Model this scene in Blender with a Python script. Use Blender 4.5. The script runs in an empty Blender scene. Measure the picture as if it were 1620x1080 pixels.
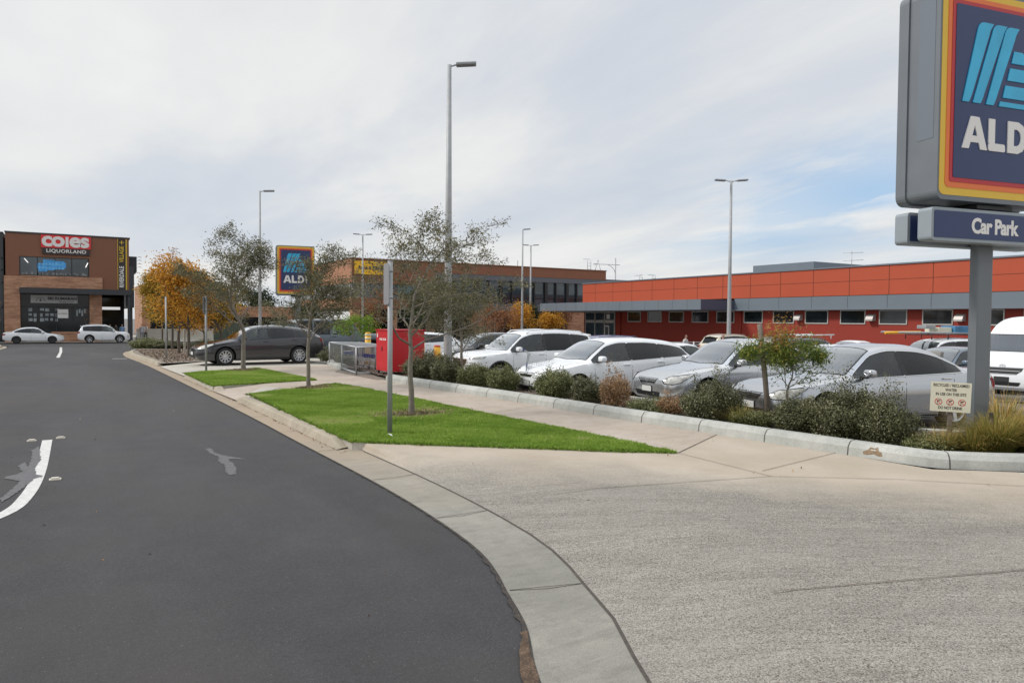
import bpy, bmesh, math, random
import numpy as np
from mathutils import Vector, Matrix
from mathutils.bvhtree import BVHTree
R = math.radians
rng = np.random.default_rng(7)
random.seed(7)
sc = bpy.context.scene
COL = sc.collection

# ------------------------------------------------------------------ camera
cam_d = bpy.data.cameras.new('camera'); cam = bpy.data.objects.new('camera', cam_d); COL.objects.link(cam)
sc.camera = cam
cam_d.sensor_width = 36; cam_d.lens = 36 * 1160 / 1620; cam_d.clip_end = 3000; cam_d.clip_start = 0.05
PHI, PITCH, ROLL = R(30.86), R(1.70), R(0.46)
f_ = Vector((math.sin(PHI) * math.cos(PITCH), math.cos(PHI) * math.cos(PITCH), -math.sin(PITCH)))
r0 = Vector((math.cos(PHI), -math.sin(PHI), 0)); u0 = r0.cross(f_)
r_ = r0 * math.cos(ROLL) + u0 * math.sin(ROLL); u_ = -r0 * math.sin(ROLL) + u0 * math.cos(ROLL)
m = Matrix((r_, u_, -f_)).transposed().to_4x4(); m.translation = Vector((0, 0, 1.88))
cam.matrix_world = m

# ------------------------------------------------------------------ world
SUN_EL, SUN_AZ = R(42), R(-62)          # azimuth from +Y towards +X
world = bpy.data.worlds.new("World"); sc.world = world; world.use_nodes = True
nt = world.node_tree; nt.nodes.clear()
def wn(t, **k):
    n = nt.nodes.new(t)
    for a, b in k.items(): setattr(n, a, b)
    return n
L = nt.links.new
out = wn('ShaderNodeOutputWorld'); bg = wn('ShaderNodeBackground'); bg.inputs[1].default_value = 0.10
sky = wn('ShaderNodeTexSky'); sky.sky_type = 'NISHITA'; sky.sun_disc = False
sky.sun_elevation = SUN_EL; sky.sun_rotation = SUN_AZ
tc = wn('ShaderNodeTexCoord'); sep = wn('ShaderNodeSeparateXYZ'); L(tc.outputs['Generated'], sep.inputs[0])
def wmath(op, a, b=None, clamp=False):
    n = wn('ShaderNodeMath', operation=op, use_clamp=clamp)
    for i, v in enumerate((a, b)):
        if v is None: continue
        if isinstance(v, (int, float)): n.inputs[i].default_value = v
        else: L(v, n.inputs[i])
    return n.outputs[0]
zc = wmath('MAXIMUM', sep.outputs[2], 0.0)
den = wmath('ADD', zc, 0.10)
cx = wmath('DIVIDE', sep.outputs[0], den); cy = wmath('DIVIDE', sep.outputs[1], den)
comb = wn('ShaderNodeCombineXYZ'); L(cx, comb.inputs[0]); L(cy, comb.inputs[1])
mp = wn('ShaderNodeMapping'); mp.inputs['Rotation'].default_value = (0, 0, R(-38)); mp.inputs['Scale'].default_value = (0.75, 0.32, 1)
mp.inputs['Location'].default_value = (3.1, 1.7, 0)
L(comb.outputs[0], mp.inputs[0])
def wnoise(scale, detail, rough, dist=0.0, src=None):
    n = wn('ShaderNodeTexNoise'); n.inputs['Scale'].default_value = scale; n.inputs['Detail'].default_value = detail
    n.inputs['Roughness'].default_value = rough; n.inputs['Distortion'].default_value = dist
    L(src or mp.outputs[0], n.inputs['Vector']); return n.outputs['Fac']
def wramp(fac, stops):
    n = wn('ShaderNodeValToRGB'); L(fac, n.inputs[0]); e = n.color_ramp.elements
    while len(e) < len(stops): e.new(0.5)
    for i, (p, c) in enumerate(stops): e[i].position = p; e[i].color = c + (1,)
    return n.outputs[0]
n1 = wnoise(0.95, 8, 0.55, 0.3)
cloud = wramp(n1, [(0.30, (5.3, 5.8, 6.5)), (0.43, (6.1, 6.4, 6.85)), (0.55, (7.35, 7.4, 7.35)), (0.72, (8.3, 8.25, 8.1))])
# overhead the cloud sheet is thinner and brighter
up = wn('ShaderNodeMapRange'); up.inputs[1].default_value = 0.42; up.inputs[2].default_value = 0.95; up.inputs[3].default_value = 1.0; up.inputs[4].default_value = 1.75
up.interpolation_type = 'SMOOTHSTEP'; L(sep.outputs[2], up.inputs[0])
vm = wn('ShaderNodeVectorMath', operation='SCALE'); L(cloud, vm.inputs[0]); L(up.outputs[0], vm.inputs['Scale'])
# a break in the cloud low in the sky, right of the road direction
def dirn(az, el): return Vector((math.sin(R(az)) * math.cos(R(el)), math.cos(R(az)) * math.cos(R(el)), math.sin(R(el))))
def blob(az, el, lo, hi, scl):
    d = dirn(az, el)
    s = wn('ShaderNodeVectorMath', operation='SUBTRACT'); L(tc.outputs['Generated'], s.inputs[0]); s.inputs[1].default_value = d
    s2 = wn('ShaderNodeVectorMath', operation='MULTIPLY'); L(s.outputs[0], s2.inputs[0]); s2.inputs[1].default_value = scl
    ln = wn('ShaderNodeVectorMath', operation='LENGTH'); L(s2.outputs[0], ln.inputs[0])
    mr = wn('ShaderNodeMapRange'); mr.inputs[1].default_value = lo; mr.inputs[2].default_value = hi; mr.inputs[3].default_value = 1; mr.inputs[4].default_value = 0
    L(ln.outputs['Value'], mr.inputs[0]); return mr.outputs[0]
b1 = blob(57, 9.0, 0.02, 0.34, (1, 1, 3.2)); b2 = blob(50, 6.0, 0.02, 0.22, (1, 1, 5.0))
n2 = wnoise(2.0, 8, 0.6, 0.6)
bm_ = wmath('MAXIMUM', b1, wmath('MULTIPLY', b2, 0.75))
hole = wmath('MULTIPLY', bm_, wramp(n2, [(0.36, (0, 0, 0)), (0.56, (1, 1, 1))]), True)
skyk = wn('ShaderNodeVectorMath', operation='SCALE'); L(sky.outputs[0], skyk.inputs[0]); skyk.inputs['Scale'].default_value = 1.0
blue = wn('ShaderNodeMix', data_type='RGBA'); blue.inputs[0].default_value = 0.62
L(skyk.outputs[0], blue.inputs[6]); blue.inputs[7].default_value = (3.3, 5.5, 8.4, 1)
mix = wn('ShaderNodeMix', data_type='RGBA'); L(wmath('MULTIPLY', hole, 0.85), mix.inputs[0]); L(vm.outputs[0], mix.inputs[6]); L(blue.outputs[2], mix.inputs[7])
# a little of the clear sky filters through everywhere
mix2 = wn('ShaderNodeMix', data_type='RGBA'); mix2.inputs[0].default_value = 0.06; L(mix.outputs[2], mix2.inputs[6]); L(sky.outputs[0], mix2.inputs[7])
L(mix2.outputs[2], bg.inputs[0]); L(bg.outputs[0], out.inputs[0])

sun_d = bpy.data.lights.new('sun', 'SUN'); sun = bpy.data.objects.new('sun', sun_d); COL.objects.link(sun)
sun_d.energy = 2.1; sun_d.angle = R(10); sun_d.color = (1.0, 0.955, 0.9)
sd = Vector((math.sin(SUN_AZ) * math.cos(SUN_EL), math.cos(SUN_AZ) * math.cos(SUN_EL), math.sin(SUN_EL)))
sun.rotation_euler = sd.to_track_quat('Z', 'Y').to_euler()
sc.view_settings.view_transform = 'Standard'; sc.view_settings.look = 'None'; sc.view_settings.exposure = 0.18; sc.view_settings.gamma = 1.0
sc.render.engine = 'CYCLES'
sc.cycles.max_bounces = 6; sc.cycles.diffuse_bounces = 3; sc.cycles.glossy_bounces = 3; sc.cycles.transparent_max_bounces = 8

# ------------------------------------------------------------------ materials
MATS = {}
def mat(name, col, rough=0.6, metal=0.0, spec=0.5, coat=0.0, var=0.0, vscale=3.0, bump=0.0, bscale=40.0, emit=None, alpha=None):
    """plain material with optional broad colour variation and fine bump"""
    if name in MATS: return MATS[name]
    mt = bpy.data.materials.new(name); mt.use_nodes = True; MATS[name] = mt
    t = mt.node_tree; b = t.nodes['Principled BSDF']
    b.inputs['Base Color'].default_value = (*col, 1); b.inputs['Roughness'].default_value = rough
    b.inputs['Metallic'].default_value = metal; b.inputs['Specular IOR Level'].default_value = spec
    b.inputs['Coat Weight'].default_value = coat; b.inputs['Coat Roughness'].default_value = 0.03
    tcn = t.nodes.new('ShaderNodeTexCoord')
    if var:
        n = t.nodes.new('ShaderNodeTexNoise'); n.inputs['Scale'].default_value = vscale; n.inputs['Detail'].default_value = 6; n.inputs['Roughness'].default_value = 0.65
        t.links.new(tcn.outputs['Object'], n.inputs['Vector'])
        mr = t.nodes.new('ShaderNodeMapRange'); mr.inputs[1].default_value = 0.25; mr.inputs[2].default_value = 0.75; mr.inputs[3].default_value = 1 - var; mr.inputs[4].default_value = 1 + var
        t.links.new(n.outputs['Fac'], mr.inputs[0])
        vm2 = t.nodes.new('ShaderNodeVectorMath'); vm2.operation = 'SCALE'; vm2.inputs[0].default_value = col
        t.links.new(mr.outputs[0], vm2.inputs['Scale']); t.links.new(vm2.outputs[0], b.inputs['Base Color'])
    if bump:
        n = t.nodes.new('ShaderNodeTexNoise'); n.inputs['Scale'].default_value = bscale; n.inputs['Detail'].default_value = 3
        t.links.new(tcn.outputs['Object'], n.inputs['Vector'])
        bp = t.nodes.new('ShaderNodeBump'); bp.inputs['Strength'].default_value = bump; bp.inputs['Distance'].default_value = 0.01
        t.links.new(n.outputs['Fac'], bp.inputs['Height']); t.links.new(bp.outputs[0], b.inputs['Normal'])
    if emit: b.inputs['Emission Color'].default_value = (*emit[0], 1); b.inputs['Emission Strength'].default_value = emit[1]
    return mt

class NT:
    """small node-building helper"""
    def __init__(s, name):
        s.m = bpy.data.materials.new(name); s.m.use_nodes = True; MATS[name] = s.m
        s.t = s.m.node_tree; s.b = s.t.nodes['Principled BSDF']; s.tc = s.t.nodes.new('ShaderNodeTexCoord'); s.obj = s.tc.outputs['Object']
    def n(s, typ, **k):
        nd = s.t.nodes.new(typ)
        for a, b in k.items(): setattr(nd, a, b)
        return nd
    def l(s, a, b): s.t.links.new(a, b)
    def mapping(s, scale=(1, 1, 1), rot=(0, 0, 0), loc=(0, 0, 0), src=None):
        nd = s.n('ShaderNodeMapping'); nd.inputs['Scale'].default_value = scale; nd.inputs['Rotation'].default_value = rot; nd.inputs['Location'].default_value = loc
        s.l(src or s.obj, nd.inputs[0]); return nd.outputs[0]
    def stretched(s, ang, sx, sy):
        """coordinates turned by ang and then stretched, for streaks along a ground direction"""
        return s.mapping((sx, sy, 1), src=s.mapping(rot=(0, 0, ang)))
    def noise(s, scale, detail=4, rough=0.6, src=None, dist=0.0):
        nd = s.n('ShaderNodeTexNoise'); nd.inputs['Scale'].default_value = scale; nd.inputs['Detail'].default_value = detail
        nd.inputs['Roughness'].default_value = rough; nd.inputs['Distortion'].default_value = dist; s.l(src or s.obj, nd.inputs['Vector']); return nd.outputs['Fac']
    def ramp(s, fac, stops):
        nd = s.n('ShaderNodeValToRGB'); s.l(fac, nd.inputs[0]); e = nd.color_ramp.elements
        while len(e) < len(stops): e.new(0.5)
        for i, (p, c) in enumerate(stops):
            e[i].position = p; e[i].color = (c if isinstance(c, tuple) else (c, c, c)) + (1,)
        return nd.outputs[0]
    def math(s, op, a, b=None, clamp=False):
        nd = s.n('ShaderNodeMath', operation=op, use_clamp=clamp)
        for i, v in enumerate((a, b)):
            if v is None: continue
            if isinstance(v, (int, float)): nd.inputs[i].default_value = v
            else: s.l(v, nd.inputs[i])
        return nd.outputs[0]
    def mix(s, fac, a, b, blend='MIX'):
        nd = s.n('ShaderNodeMix', data_type='RGBA', blend_type=blend)
        for i, v in ((0, fac), (6, a), (7, b)):
            if isinstance(v, (int, float)): nd.inputs[i].default_value = v
            elif isinstance(v, tuple): nd.inputs[i].default_value = (*v, 1)
            else: s.l(v, nd.inputs[i])
        return nd.outputs[2]
    def bump(s, h, strength, dist=0.01):
        nd = s.n('ShaderNodeBump'); nd.inputs['Strength'].default_value = strength; nd.inputs['Distance'].default_value = dist
        s.l(h, nd.inputs['Height']); s.l(nd.outputs[0], s.b.inputs['Normal'])
    def col(s, c):
        if isinstance(c, tuple): s.b.inputs['Base Color'].default_value = (*c, 1)
        else: s.l(c, s.b.inputs['Base Color'])
    def rough(s, v):
        if isinstance(v, (int, float)): s.b.inputs['Roughness'].default_value = v
        else: s.l(v, s.b.inputs['Roughness'])

def m_asphalt(name, base, tint=(1.0, 1.0, 1.04), wear=0.36):
    k = NT(name)
    fine = k.noise(170, 2, 0.7); med = k.noise(28, 4, 0.7); broad = k.noise(0.28, 5, 0.6, k.mapping((1, 0.22, 1)))
    spk = k.n('ShaderNodeTexVoronoi'); spk.inputs['Scale'].default_value = 48; k.l(k.obj, spk.inputs['Vector'])
    s1 = k.ramp(spk.outputs['Distance'], [(0.0, 1.0), (0.16, 0.0)])
    sel = k.ramp(k.noise(37, 2, 0.5), [(0.55, 0.0), (0.63, 1.0)])
    v = k.math('MULTIPLY', k.ramp(k.noise(95, 3, 0.8), [(0.3, 0.35), (0.7, 1.65)]), k.ramp(broad, [(0.3, 1 - wear), (0.7, 1 + wear)]))
    v = k.math('MULTIPLY', v, k.ramp(med, [(0.3, 0.78), (0.7, 1.22)]))
    v = k.math('MULTIPLY', v, k.ramp(k.noise(2.1, 6, 0.7), [(0.3, 0.88), (0.7, 1.12)]))
    c = k.n('ShaderNodeVectorMath', operation='SCALE'); c.inputs[0].default_value = tuple(base * x for x in tint); k.l(v, c.inputs['Scale'])
    warm = k.mix(k.ramp(k.noise(0.35, 4, 0.6), [(0.42, 0.0), (0.66, 0.55)]), c.outputs[0], (base * 1.25, base * 1.12, base * 1.0))
    k.col(k.mix(k.math('MULTIPLY', s1, k.math('MULTIPLY', sel, 0.9)), warm, (0.42, 0.41, 0.39)))
    k.rough(0.82); k.b.inputs['Specular IOR Level'].default_value = 0.35
    k.bump(k.math('ADD', fine, k.math('MULTIPLY', med, 0.6)), 0.55, 0.006)
    return k.m
ASPH = m_asphalt('asphalt', 0.052, (1.0, 1.0, 1.07))
ASPH2 = m_asphalt('carpark_asphalt', 0.15, (1.03, 1.0, 0.97))

def m_concrete(name, c1, c2, speck=0.0, streak=0.0, bumpk=0.25, stain=0.3):
    k = NT(name)
    b1 = k.noise(0.8, 6, 0.65); b2 = k.noise(6, 5, 0.7); fi = k.noise(120, 2, 0.6)
    c = k.mix(k.ramp(b1, [(0.32, 0.0), (0.68, 1.0)]), c1, c2)
    c = k.mix(k.math('MULTIPLY', k.ramp(b2, [(0.5, 0.0), (0.75, 1.0)]), stain), c, tuple(x * 0.6 for x in c1))
    c = k.mix(0.35, c, k.ramp(fi, [(0.3, 0.25), (0.7, 0.75)]), 'OVERLAY')
    if streak:
        st = k.noise(5, 6, 0.7, k.mapping((0.25, 1.6, 1), (0, 0, R(58))))
        c = k.mix(k.math('MULTIPLY', k.ramp(st, [(0.45, 0.0), (0.7, 1.0)]), streak), c, tuple(x * 0.55 for x in c1))
    k.col(c); k.rough(0.88); k.b.inputs['Specular IOR Level'].default_value = 0.3; k.bump(k.math('ADD', fi, b2), bumpk, 0.006)
    return k.m
GUTTER = m_concrete('gutter_concrete', (0.21, 0.205, 0.18), (0.31, 0.295, 0.255), streak=0.35, stain=0.4)
def tint_far(m_):
    t = m_.node_tree; b_ = t.nodes['Principled BSDF']; ln = b_.inputs['Base Color'].links[0]; src = ln.from_socket; t.links.remove(ln)
    tc_ = [n for n in t.nodes if n.type == 'TEX_COORD'][0]; sp = t.nodes.new('ShaderNodeSeparateXYZ'); t.links.new(tc_.outputs['Object'], sp.inputs[0])
    n_ = t.nodes.new('ShaderNodeTexNoise'); n_.inputs['Scale'].default_value = 1.1; n_.inputs['Detail'].default_value = 6; t.links.new(tc_.outputs['Object'], n_.inputs['Vector'])
    ad = t.nodes.new('ShaderNodeMath'); ad.operation = 'MULTIPLY_ADD'; t.links.new(n_.outputs['Fac'], ad.inputs[0]); ad.inputs[1].default_value = 5.0; t.links.new(sp.outputs[1], ad.inputs[2])
    mr = t.nodes.new('ShaderNodeMapRange'); mr.inputs[1].default_value = 9.0; mr.inputs[2].default_value = 14.0; t.links.new(ad.outputs[0], mr.inputs[0])
    mx = t.nodes.new('ShaderNodeMix'); mx.data_type = 'RGBA'; t.links.new(mr.outputs[0], mx.inputs[0]); t.links.new(src, mx.inputs[6]); mx.inputs[7].default_value = (.34, .275, .205, 1); t.links.new(mx.outputs[2], b_.inputs['Base Color'])
tint_far(GUTTER)      # clay-stained further along
KERB = m_concrete('kerb_concrete', (0.31, 0.27, 0.205), (0.42, 0.37, 0.29), streak=.25, stain=0.5)
GKERB = m_concrete('garden_kerb_concrete', (0.36, 0.37, 0.34), (0.50, 0.50, 0.465), streak=.25, stain=0.4)
PATH = m_concrete('path_concrete', (0.37, 0.31, 0.25), (0.46, 0.40, 0.34), streak=.2, stain=0.35)
PALE = m_concrete('pale_concrete', (0.40, 0.38, 0.33), (0.50, 0.47, 0.41), stain=0.3)

def m_drive():
    k = NT('aggregate_concrete')
    sp = k.n('ShaderNodeSeparateXYZ'); k.l(k.obj, sp.inputs[0])
    # distance from the lawn edge / footpath line along the driveway: the aggregate was worn bare away from it
    d = k.math('ADD', k.math('MULTIPLY', sp.outputs[0], -0.75), k.math('MULTIPLY', sp.outputs[1], -0.66))
    d = k.math('ADD', d, k.math('MULTIPLY', k.noise(1.0, 6, 0.7), 2.0))
    mask = k.n('ShaderNodeMapRange'); mask.inputs[1].default_value = -8.1; mask.inputs[2].default_value = -6.5; k.l(d, mask.inputs[0])
    smooth = k.mix(k.ramp(k.noise(0.9, 5, 0.6), [(0.3, 0.0), (0.7, 1.0)]), (0.37, 0.315, 0.245), (0.46, 0.40, 0.33))
    vo = k.n('ShaderNodeTexVoronoi'); vo.inputs['Scale'].default_value = 125; k.l(k.obj, vo.inputs['Vector'])
    vs = k.n('ShaderNodeSeparateColor'); k.l(vo.outputs['Color'], vs.inputs[0])
    peb = k.ramp(vs.outputs[0], [(0.0, (0.09, 0.08, 0.068)), (0.25, (0.225, 0.206, 0.175)), (0.62, (0.31, 0.288, 0.25)), (1.0, (0.40, 0.378, 0.335))])
    gap = k.ramp(vo.outputs['Distance'], [(0.35, 1.0), (0.75, 0.74)])
    peb = k.mix(1.0, peb, gap, 'MULTIPLY')
    st = k.noise(1.6, 8, 0.75, k.stretched(R(27), 0.4, 1.3))
    fs_ = k.noise(16, 6, 0.8, k.stretched(R(31), 0.16, 1.6))
    peb = k.mix(0.32, peb, k.ramp(fs_, [(0.32, 0.18), (0.68, 0.82)]), 'OVERLAY')
    peb = k.mix(k.math('MULTIPLY', k.ramp(st, [(0.40, 0.0), (0.68, 1.0)]), 0.38), peb, (0.15, 0.138, 0.12))
    paste = k.mix(k.noise(50, 3, 0.6), (0.36, 0.34, 0.30), (0.43, 0.41, 0.37))
    peb = k.mix(k.math('MULTIPLY', k.ramp(k.noise(2.3, 5, 0.7, k.stretched(R(31), 0.3, 1.5)), [(0.42, 0.0), (0.70, 1.0)]), 0.32), peb, paste)
    col_ = k.mix(mask.outputs[0], smooth, peb)
    col_ = k.mix(0.15, col_, k.ramp(k.noise(130, 2), [(0.3, 0.2), (0.7, 0.8)]), 'OVERLAY')
    k.col(col_); k.rough(0.9); k.b.inputs['Specular IOR Level'].default_value = 0.25
    k.bump(k.math('ADD', k.math('MULTIPLY', vo.outputs['Distance'], k.math('MULTIPLY', mask.outputs[0], -1.0)), k.math('MULTIPLY', k.noise(90, 3), 0.3)), 0.5, 0.006)
    return k.m
DRIVE = m_drive()

def m_soil(name, a, b, c):
    k = NT(name); n1_ = k.noise(14, 6, 0.75); n2_ = k.noise(90, 3, 0.7)
    k.col(k.ramp(k.math('ADD', k.math('MULTIPLY', n1_, 0.5), k.math('MULTIPLY', n2_, 0.5)), [(0.35, a), (0.5, b), (0.64, c)]))
    k.rough(0.95); k.bump(k.math('ADD', n1_, n2_), 1.0, 0.03); return k.m
MULCH = m_soil('mulch', (0.055, 0.038, 0.027), (0.15, 0.112, 0.085), (0.30, 0.25, 0.2))
GRAVEL = m_soil('gravel', (0.14, 0.115, 0.09), (0.27, 0.235, 0.19), (0.43, 0.39, 0.33))
TURF = m_soil('turf', (0.035, 0.045, 0.014), (0.05, 0.085, 0.02), (0.085, 0.14, 0.03))
EARTH = m_soil('dry_ground', (0.09, 0.08, 0.05), (0.14, 0.13, 0.08), (0.2, 0.18, 0.12))

def m_brick(name, c1, c2, mortar, side='y', bw=0.23, bh=0.076):
    k = NT(name); sp = k.n('ShaderNodeSeparateXYZ'); k.l(k.obj, sp.inputs[0])
    cb = k.n('ShaderNodeCombineXYZ'); k.l(k.math('ADD', sp.outputs[0], sp.outputs[1]), cb.inputs[0]); k.l(sp.outputs[2], cb.inputs[1])
    br = k.n('ShaderNodeTexBrick'); k.l(cb.outputs[0], br.inputs['Vector']); br.inputs['Scale'].default_value = 1.0
    br.inputs['Brick Width'].default_value = bw; br.inputs['Row Height'].default_value = bh; br.inputs['Mortar Size'].default_value = 0.008
    br.inputs['Color1'].default_value = (*c1, 1); br.inputs['Color2'].default_value = (*c2, 1); br.inputs['Mortar'].default_value = (*mortar, 1)
    st = k.noise(0.9, 6, 0.7, k.mapping((0.6, 0.6, 4)))
    c = k.mix(k.math('MULTIPLY', k.ramp(st, [(0.45, 0.0), (0.6, 1.0)]), 0.6), br.outputs[0], tuple(x * 0.45 for x in c1))
    k.col(c); k.rough(0.85); return k.m
BRICK = m_brick('brick', (0.43, 0.20, 0.11), (0.55, 0.29, 0.17), (0.32, 0.25, 0.2))

def m_attr(name, stops, rough=0.7, trans=0.0, spec=0.25, metal=0.0):
    """colour picked per leaf / blade from the 'rnd' attribute"""
    k = NT(name); a = k.n('ShaderNodeAttribute'); a.attribute_name = 'rnd'
    c = k.ramp(a.outputs['Fac'], stops); k.col(c); k.rough(rough); k.b.inputs['Specular IOR Level'].default_value = spec
    if trans:
        tr = k.n('ShaderNodeBsdfTranslucent'); k.l(c, tr.inputs[0]); ms = k.n('ShaderNodeMixShader'); ms.inputs[0].default_value = trans
        o = [n for n in k.t.nodes if n.type == 'OUTPUT_MATERIAL'][0]
        k.l(k.b.outputs[0], ms.inputs[1]); k.l(tr.outputs[0], ms.inputs[2]); k.l(ms.outputs[0], o.inputs[0])
    return k.m
LEAF_GREY = m_attr('leaf_grey_green', [(0, (0.055, 0.055, 0.028)), (0.45, (0.13, 0.128, 0.065)), (0.8, (0.24, 0.22, 0.115)), (1, (0.36, 0.26, 0.14))], 0.55, 0.25)
LEAF_ORANGE = m_attr('leaf_orange', [(0, (0.20, 0.10, 0.016)), (0.3, (0.46, 0.22, 0.025)), (0.7, (0.68, 0.35, 0.045)), (1, (0.78, 0.48, 0.09))], 0.6, 0.3)
LEAF_OCHRE = m_attr('leaf_ochre', [(0, (0.11, 0.09, 0.018)), (0.4, (0.34, 0.23, 0.035)), (0.75, (0.56, 0.35, 0.05)), (1, (0.66, 0.44, 0.09))], 0.6, 0.3)
LEAF_DARK = m_attr('leaf_dark_green', [(0, (0.012, 0.02, 0.008)), (0.6, (0.03, 0.05, 0.018)), (1, (0.075, 0.1, 0.035))], 0.5, 0.2)
LEAF_LIME = m_attr('leaf_lime', [(0, (0.09, 0.15, 0.015)), (0.6, (0.2, 0.33, 0.03)), (1, (0.36, 0.46, 0.07))], 0.6, 0.35)
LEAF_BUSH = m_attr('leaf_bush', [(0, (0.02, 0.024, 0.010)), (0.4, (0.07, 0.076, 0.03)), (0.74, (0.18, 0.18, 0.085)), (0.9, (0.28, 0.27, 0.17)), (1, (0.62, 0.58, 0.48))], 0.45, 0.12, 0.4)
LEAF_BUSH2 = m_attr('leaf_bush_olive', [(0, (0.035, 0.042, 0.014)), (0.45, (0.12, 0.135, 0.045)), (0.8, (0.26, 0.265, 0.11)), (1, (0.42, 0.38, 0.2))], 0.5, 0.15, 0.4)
LEAF_RUST = m_attr('leaf_rust', [(0, (0.10, 0.06, 0.03)), (0.3, (0.26, 0.15, 0.07)), (0.7, (0.46, 0.30, 0.17)), (1, (0.58, 0.45, 0.31))], 0.6, 0.25)
LEAF_MAPLE = m_attr('leaf_maple', [(0, (0.04, 0.07, 0.012)), (0.45, (0.12, 0.18, 0.03)), (0.8, (0.26, 0.31, 0.06)), (1, (0.50, 0.32, 0.08))], 0.55, 0.3)
LEAF_MAPLE_TOP = m_attr('leaf_maple_top', [(0, (0.14, 0.09, 0.02)), (0.5, (0.4, 0.2, 0.05)), (1, (0.5, 0.33, 0.09))], 0.55, 0.3)
LEAF_REDBROWN = m_attr('leaf_redbrown', [(0, (0.10, 0.045, 0.025)), (0.5, (0.30, 0.13, 0.06)), (1, (0.48, 0.24, 0.11))], 0.6, 0.3)
BLADE = m_attr('grass_blade', [(0, (0.06, 0.12, 0.015)), (0.4, (0.19, 0.32, 0.04)), (0.75, (0.37, 0.53, 0.09)), (0.92, (0.48, 0.58, 0.17)), (1, (0.55, 0.50, 0.26))], 0.55, 0.3)
TUSSOCK = m_attr('tussock_blade', [(0, (0.07, 0.09, 0.018)), (0.35, (0.18, 0.19, 0.04)), (0.65, (0.36, 0.31, 0.09)), (1, (0.60, 0.38, 0.13))], 0.55, 0.25)
STRAW = m_attr('straw', [(0, (0.1, 0.075, 0.04)), (1, (0.36, 0.28, 0.17))], 0.8)
CHIPS = m_attr('bark_chip', [(0, (0.05, 0.03, 0.02)), (0.6, (0.2, 0.14, 0.1)), (1, (0.42, 0.35, 0.28))], 0.85)
LITTER = m_attr('dry_leaf', [(0, (0.12, 0.06, 0.03)), (0.6, (0.28, 0.16, 0.08)), (1, (0.42, 0.3, 0.18))], 0.8)

BARK = mat('bark', (0.20, 0.175, 0.145), 0.85, var=0.3, vscale=9, bump=0.8, bscale=30)
BARK_DK = mat('bark_dark', (0.10, 0.08, 0.065), 0.85, var=0.3, vscale=9)
TIMBER = mat('weathered_timber', (0.17, 0.14, 0.115), 0.85, var=0.25, vscale=12, bump=0.5)
GALV = mat('galvanised_steel', (0.40, 0.42, 0.43), 0.5, 0.75, var=0.16, vscale=14)
GALV_DULL = mat('galvanised_pole', (0.36, 0.37, 0.375), 0.6, 0.25, var=0.12, vscale=6)
SIGNGREY = mat('sign_cabinet_grey', (0.155, 0.172, 0.19), 0.42, 0.15, var=0.08, vscale=2)
SIGNGREY_L = mat('sign_frame_grey', (0.27, 0.31, 0.34), 0.42, 0.1, var=0.05, vscale=3)
NAVY = mat('sign_navy', (0.018, 0.035, 0.115), 0.35, var=0.08, vscale=1.5)
SIGNYEL = mat('sign_yellow', (0.72, 0.46, 0.04), 0.4)
SIGNORG = mat('sign_orange', (0.75, 0.17, 0.035), 0.4)
SIGNRED = mat('sign_red', (0.46, 0.022, 0.03), 0.4)
SIGNBLUE = mat('sign_sky_blue', (0.035, 0.42, 0.68), 0.4, var=0.18, vscale=1.6)
WHITE = mat('white_paint', (0.78, 0.78, 0.77), 0.45)
ROADWHITE = mat('road_marking', (0.55, 0.55, 0.53), 0.7, var=0.22, vscale=14)
CREAM = mat('sign_cream', (0.66, 0.63, 0.50), 0.45, var=0.05, vscale=6)
BLACKTXT = mat('black_print', (0.03, 0.03, 0.03), 0.5)
PRINTRED = mat('red_print', (0.5, 0.03, 0.025), 0.5)
REDWALL = mat('red_render', (0.27, 0.028, 0.014), 0.7, var=0.06, vscale=0.6)
ORANGEWALL = mat('orange_panel', (0.42, 0.068, 0.024), 0.55, var=0.05, vscale=0.4)
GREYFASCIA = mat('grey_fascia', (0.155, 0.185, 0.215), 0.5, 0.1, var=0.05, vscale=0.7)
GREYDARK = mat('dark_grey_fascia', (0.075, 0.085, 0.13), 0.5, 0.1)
JOINT = mat('panel_joint_dark', (0.10, 0.02, 0.01), 0.8)
JOINTG = mat('panel_joint_grey', (0.06, 0.07, 0.08), 0.8)
CHARCOAL = mat('charcoal_cladding', (0.035, 0.037, 0.042), 0.55)
BLACKFR = mat('black_frame', (0.018, 0.018, 0.02), 0.45)
GREYCLAD = mat('grey_cladding', (0.115, 0.125, 0.145), 0.5, var=0.05)
BROWNCLAD = mat('brown_cladding', (0.20, 0.082, 0.043), 0.5, 0.1, var=0.05, vscale=0.5)
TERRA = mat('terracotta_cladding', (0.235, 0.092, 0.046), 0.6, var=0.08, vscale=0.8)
TERRA_LIT = mat('terracotta_sunlit_side', (0.36, 0.165, 0.085), 0.6, var=0.08, vscale=0.8)  # same cladding, lighter: the sunlit look of the office side is in the colour
ALFRAME = mat('aluminium_frame', (0.50, 0.49, 0.46), 0.45, 0.3)
SOFFIT = mat('soffit', (0.22, 0.22, 0.22), 0.8)
def m_glass(name, col, spec=0.8, rough=0.03, var=0.5, vs=0.5):
    k = NT(name); n_ = k.noise(vs, 3, 0.6)
    k.col(k.ramp(n_, [(0.35, tuple(c * (1 - var) for c in col)), (0.65, tuple(min(1, c * (1 + var)) for c in col))]))
    k.rough(rough); k.b.inputs['Specular IOR Level'].default_value = spec; return k.m
WGLASS = m_glass('window_glass', (0.020, 0.026, 0.030), 0.5, 0.05)
SHOPGLASS = m_glass('shop_glass', (0.013, 0.015, 0.017), 0.35, 0.06, 0.6, 0.35)
OFFGLASS = m_glass('office_glass', (0.045, 0.065, 0.08), 0.7, 0.04, 0.5, 0.25)
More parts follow.
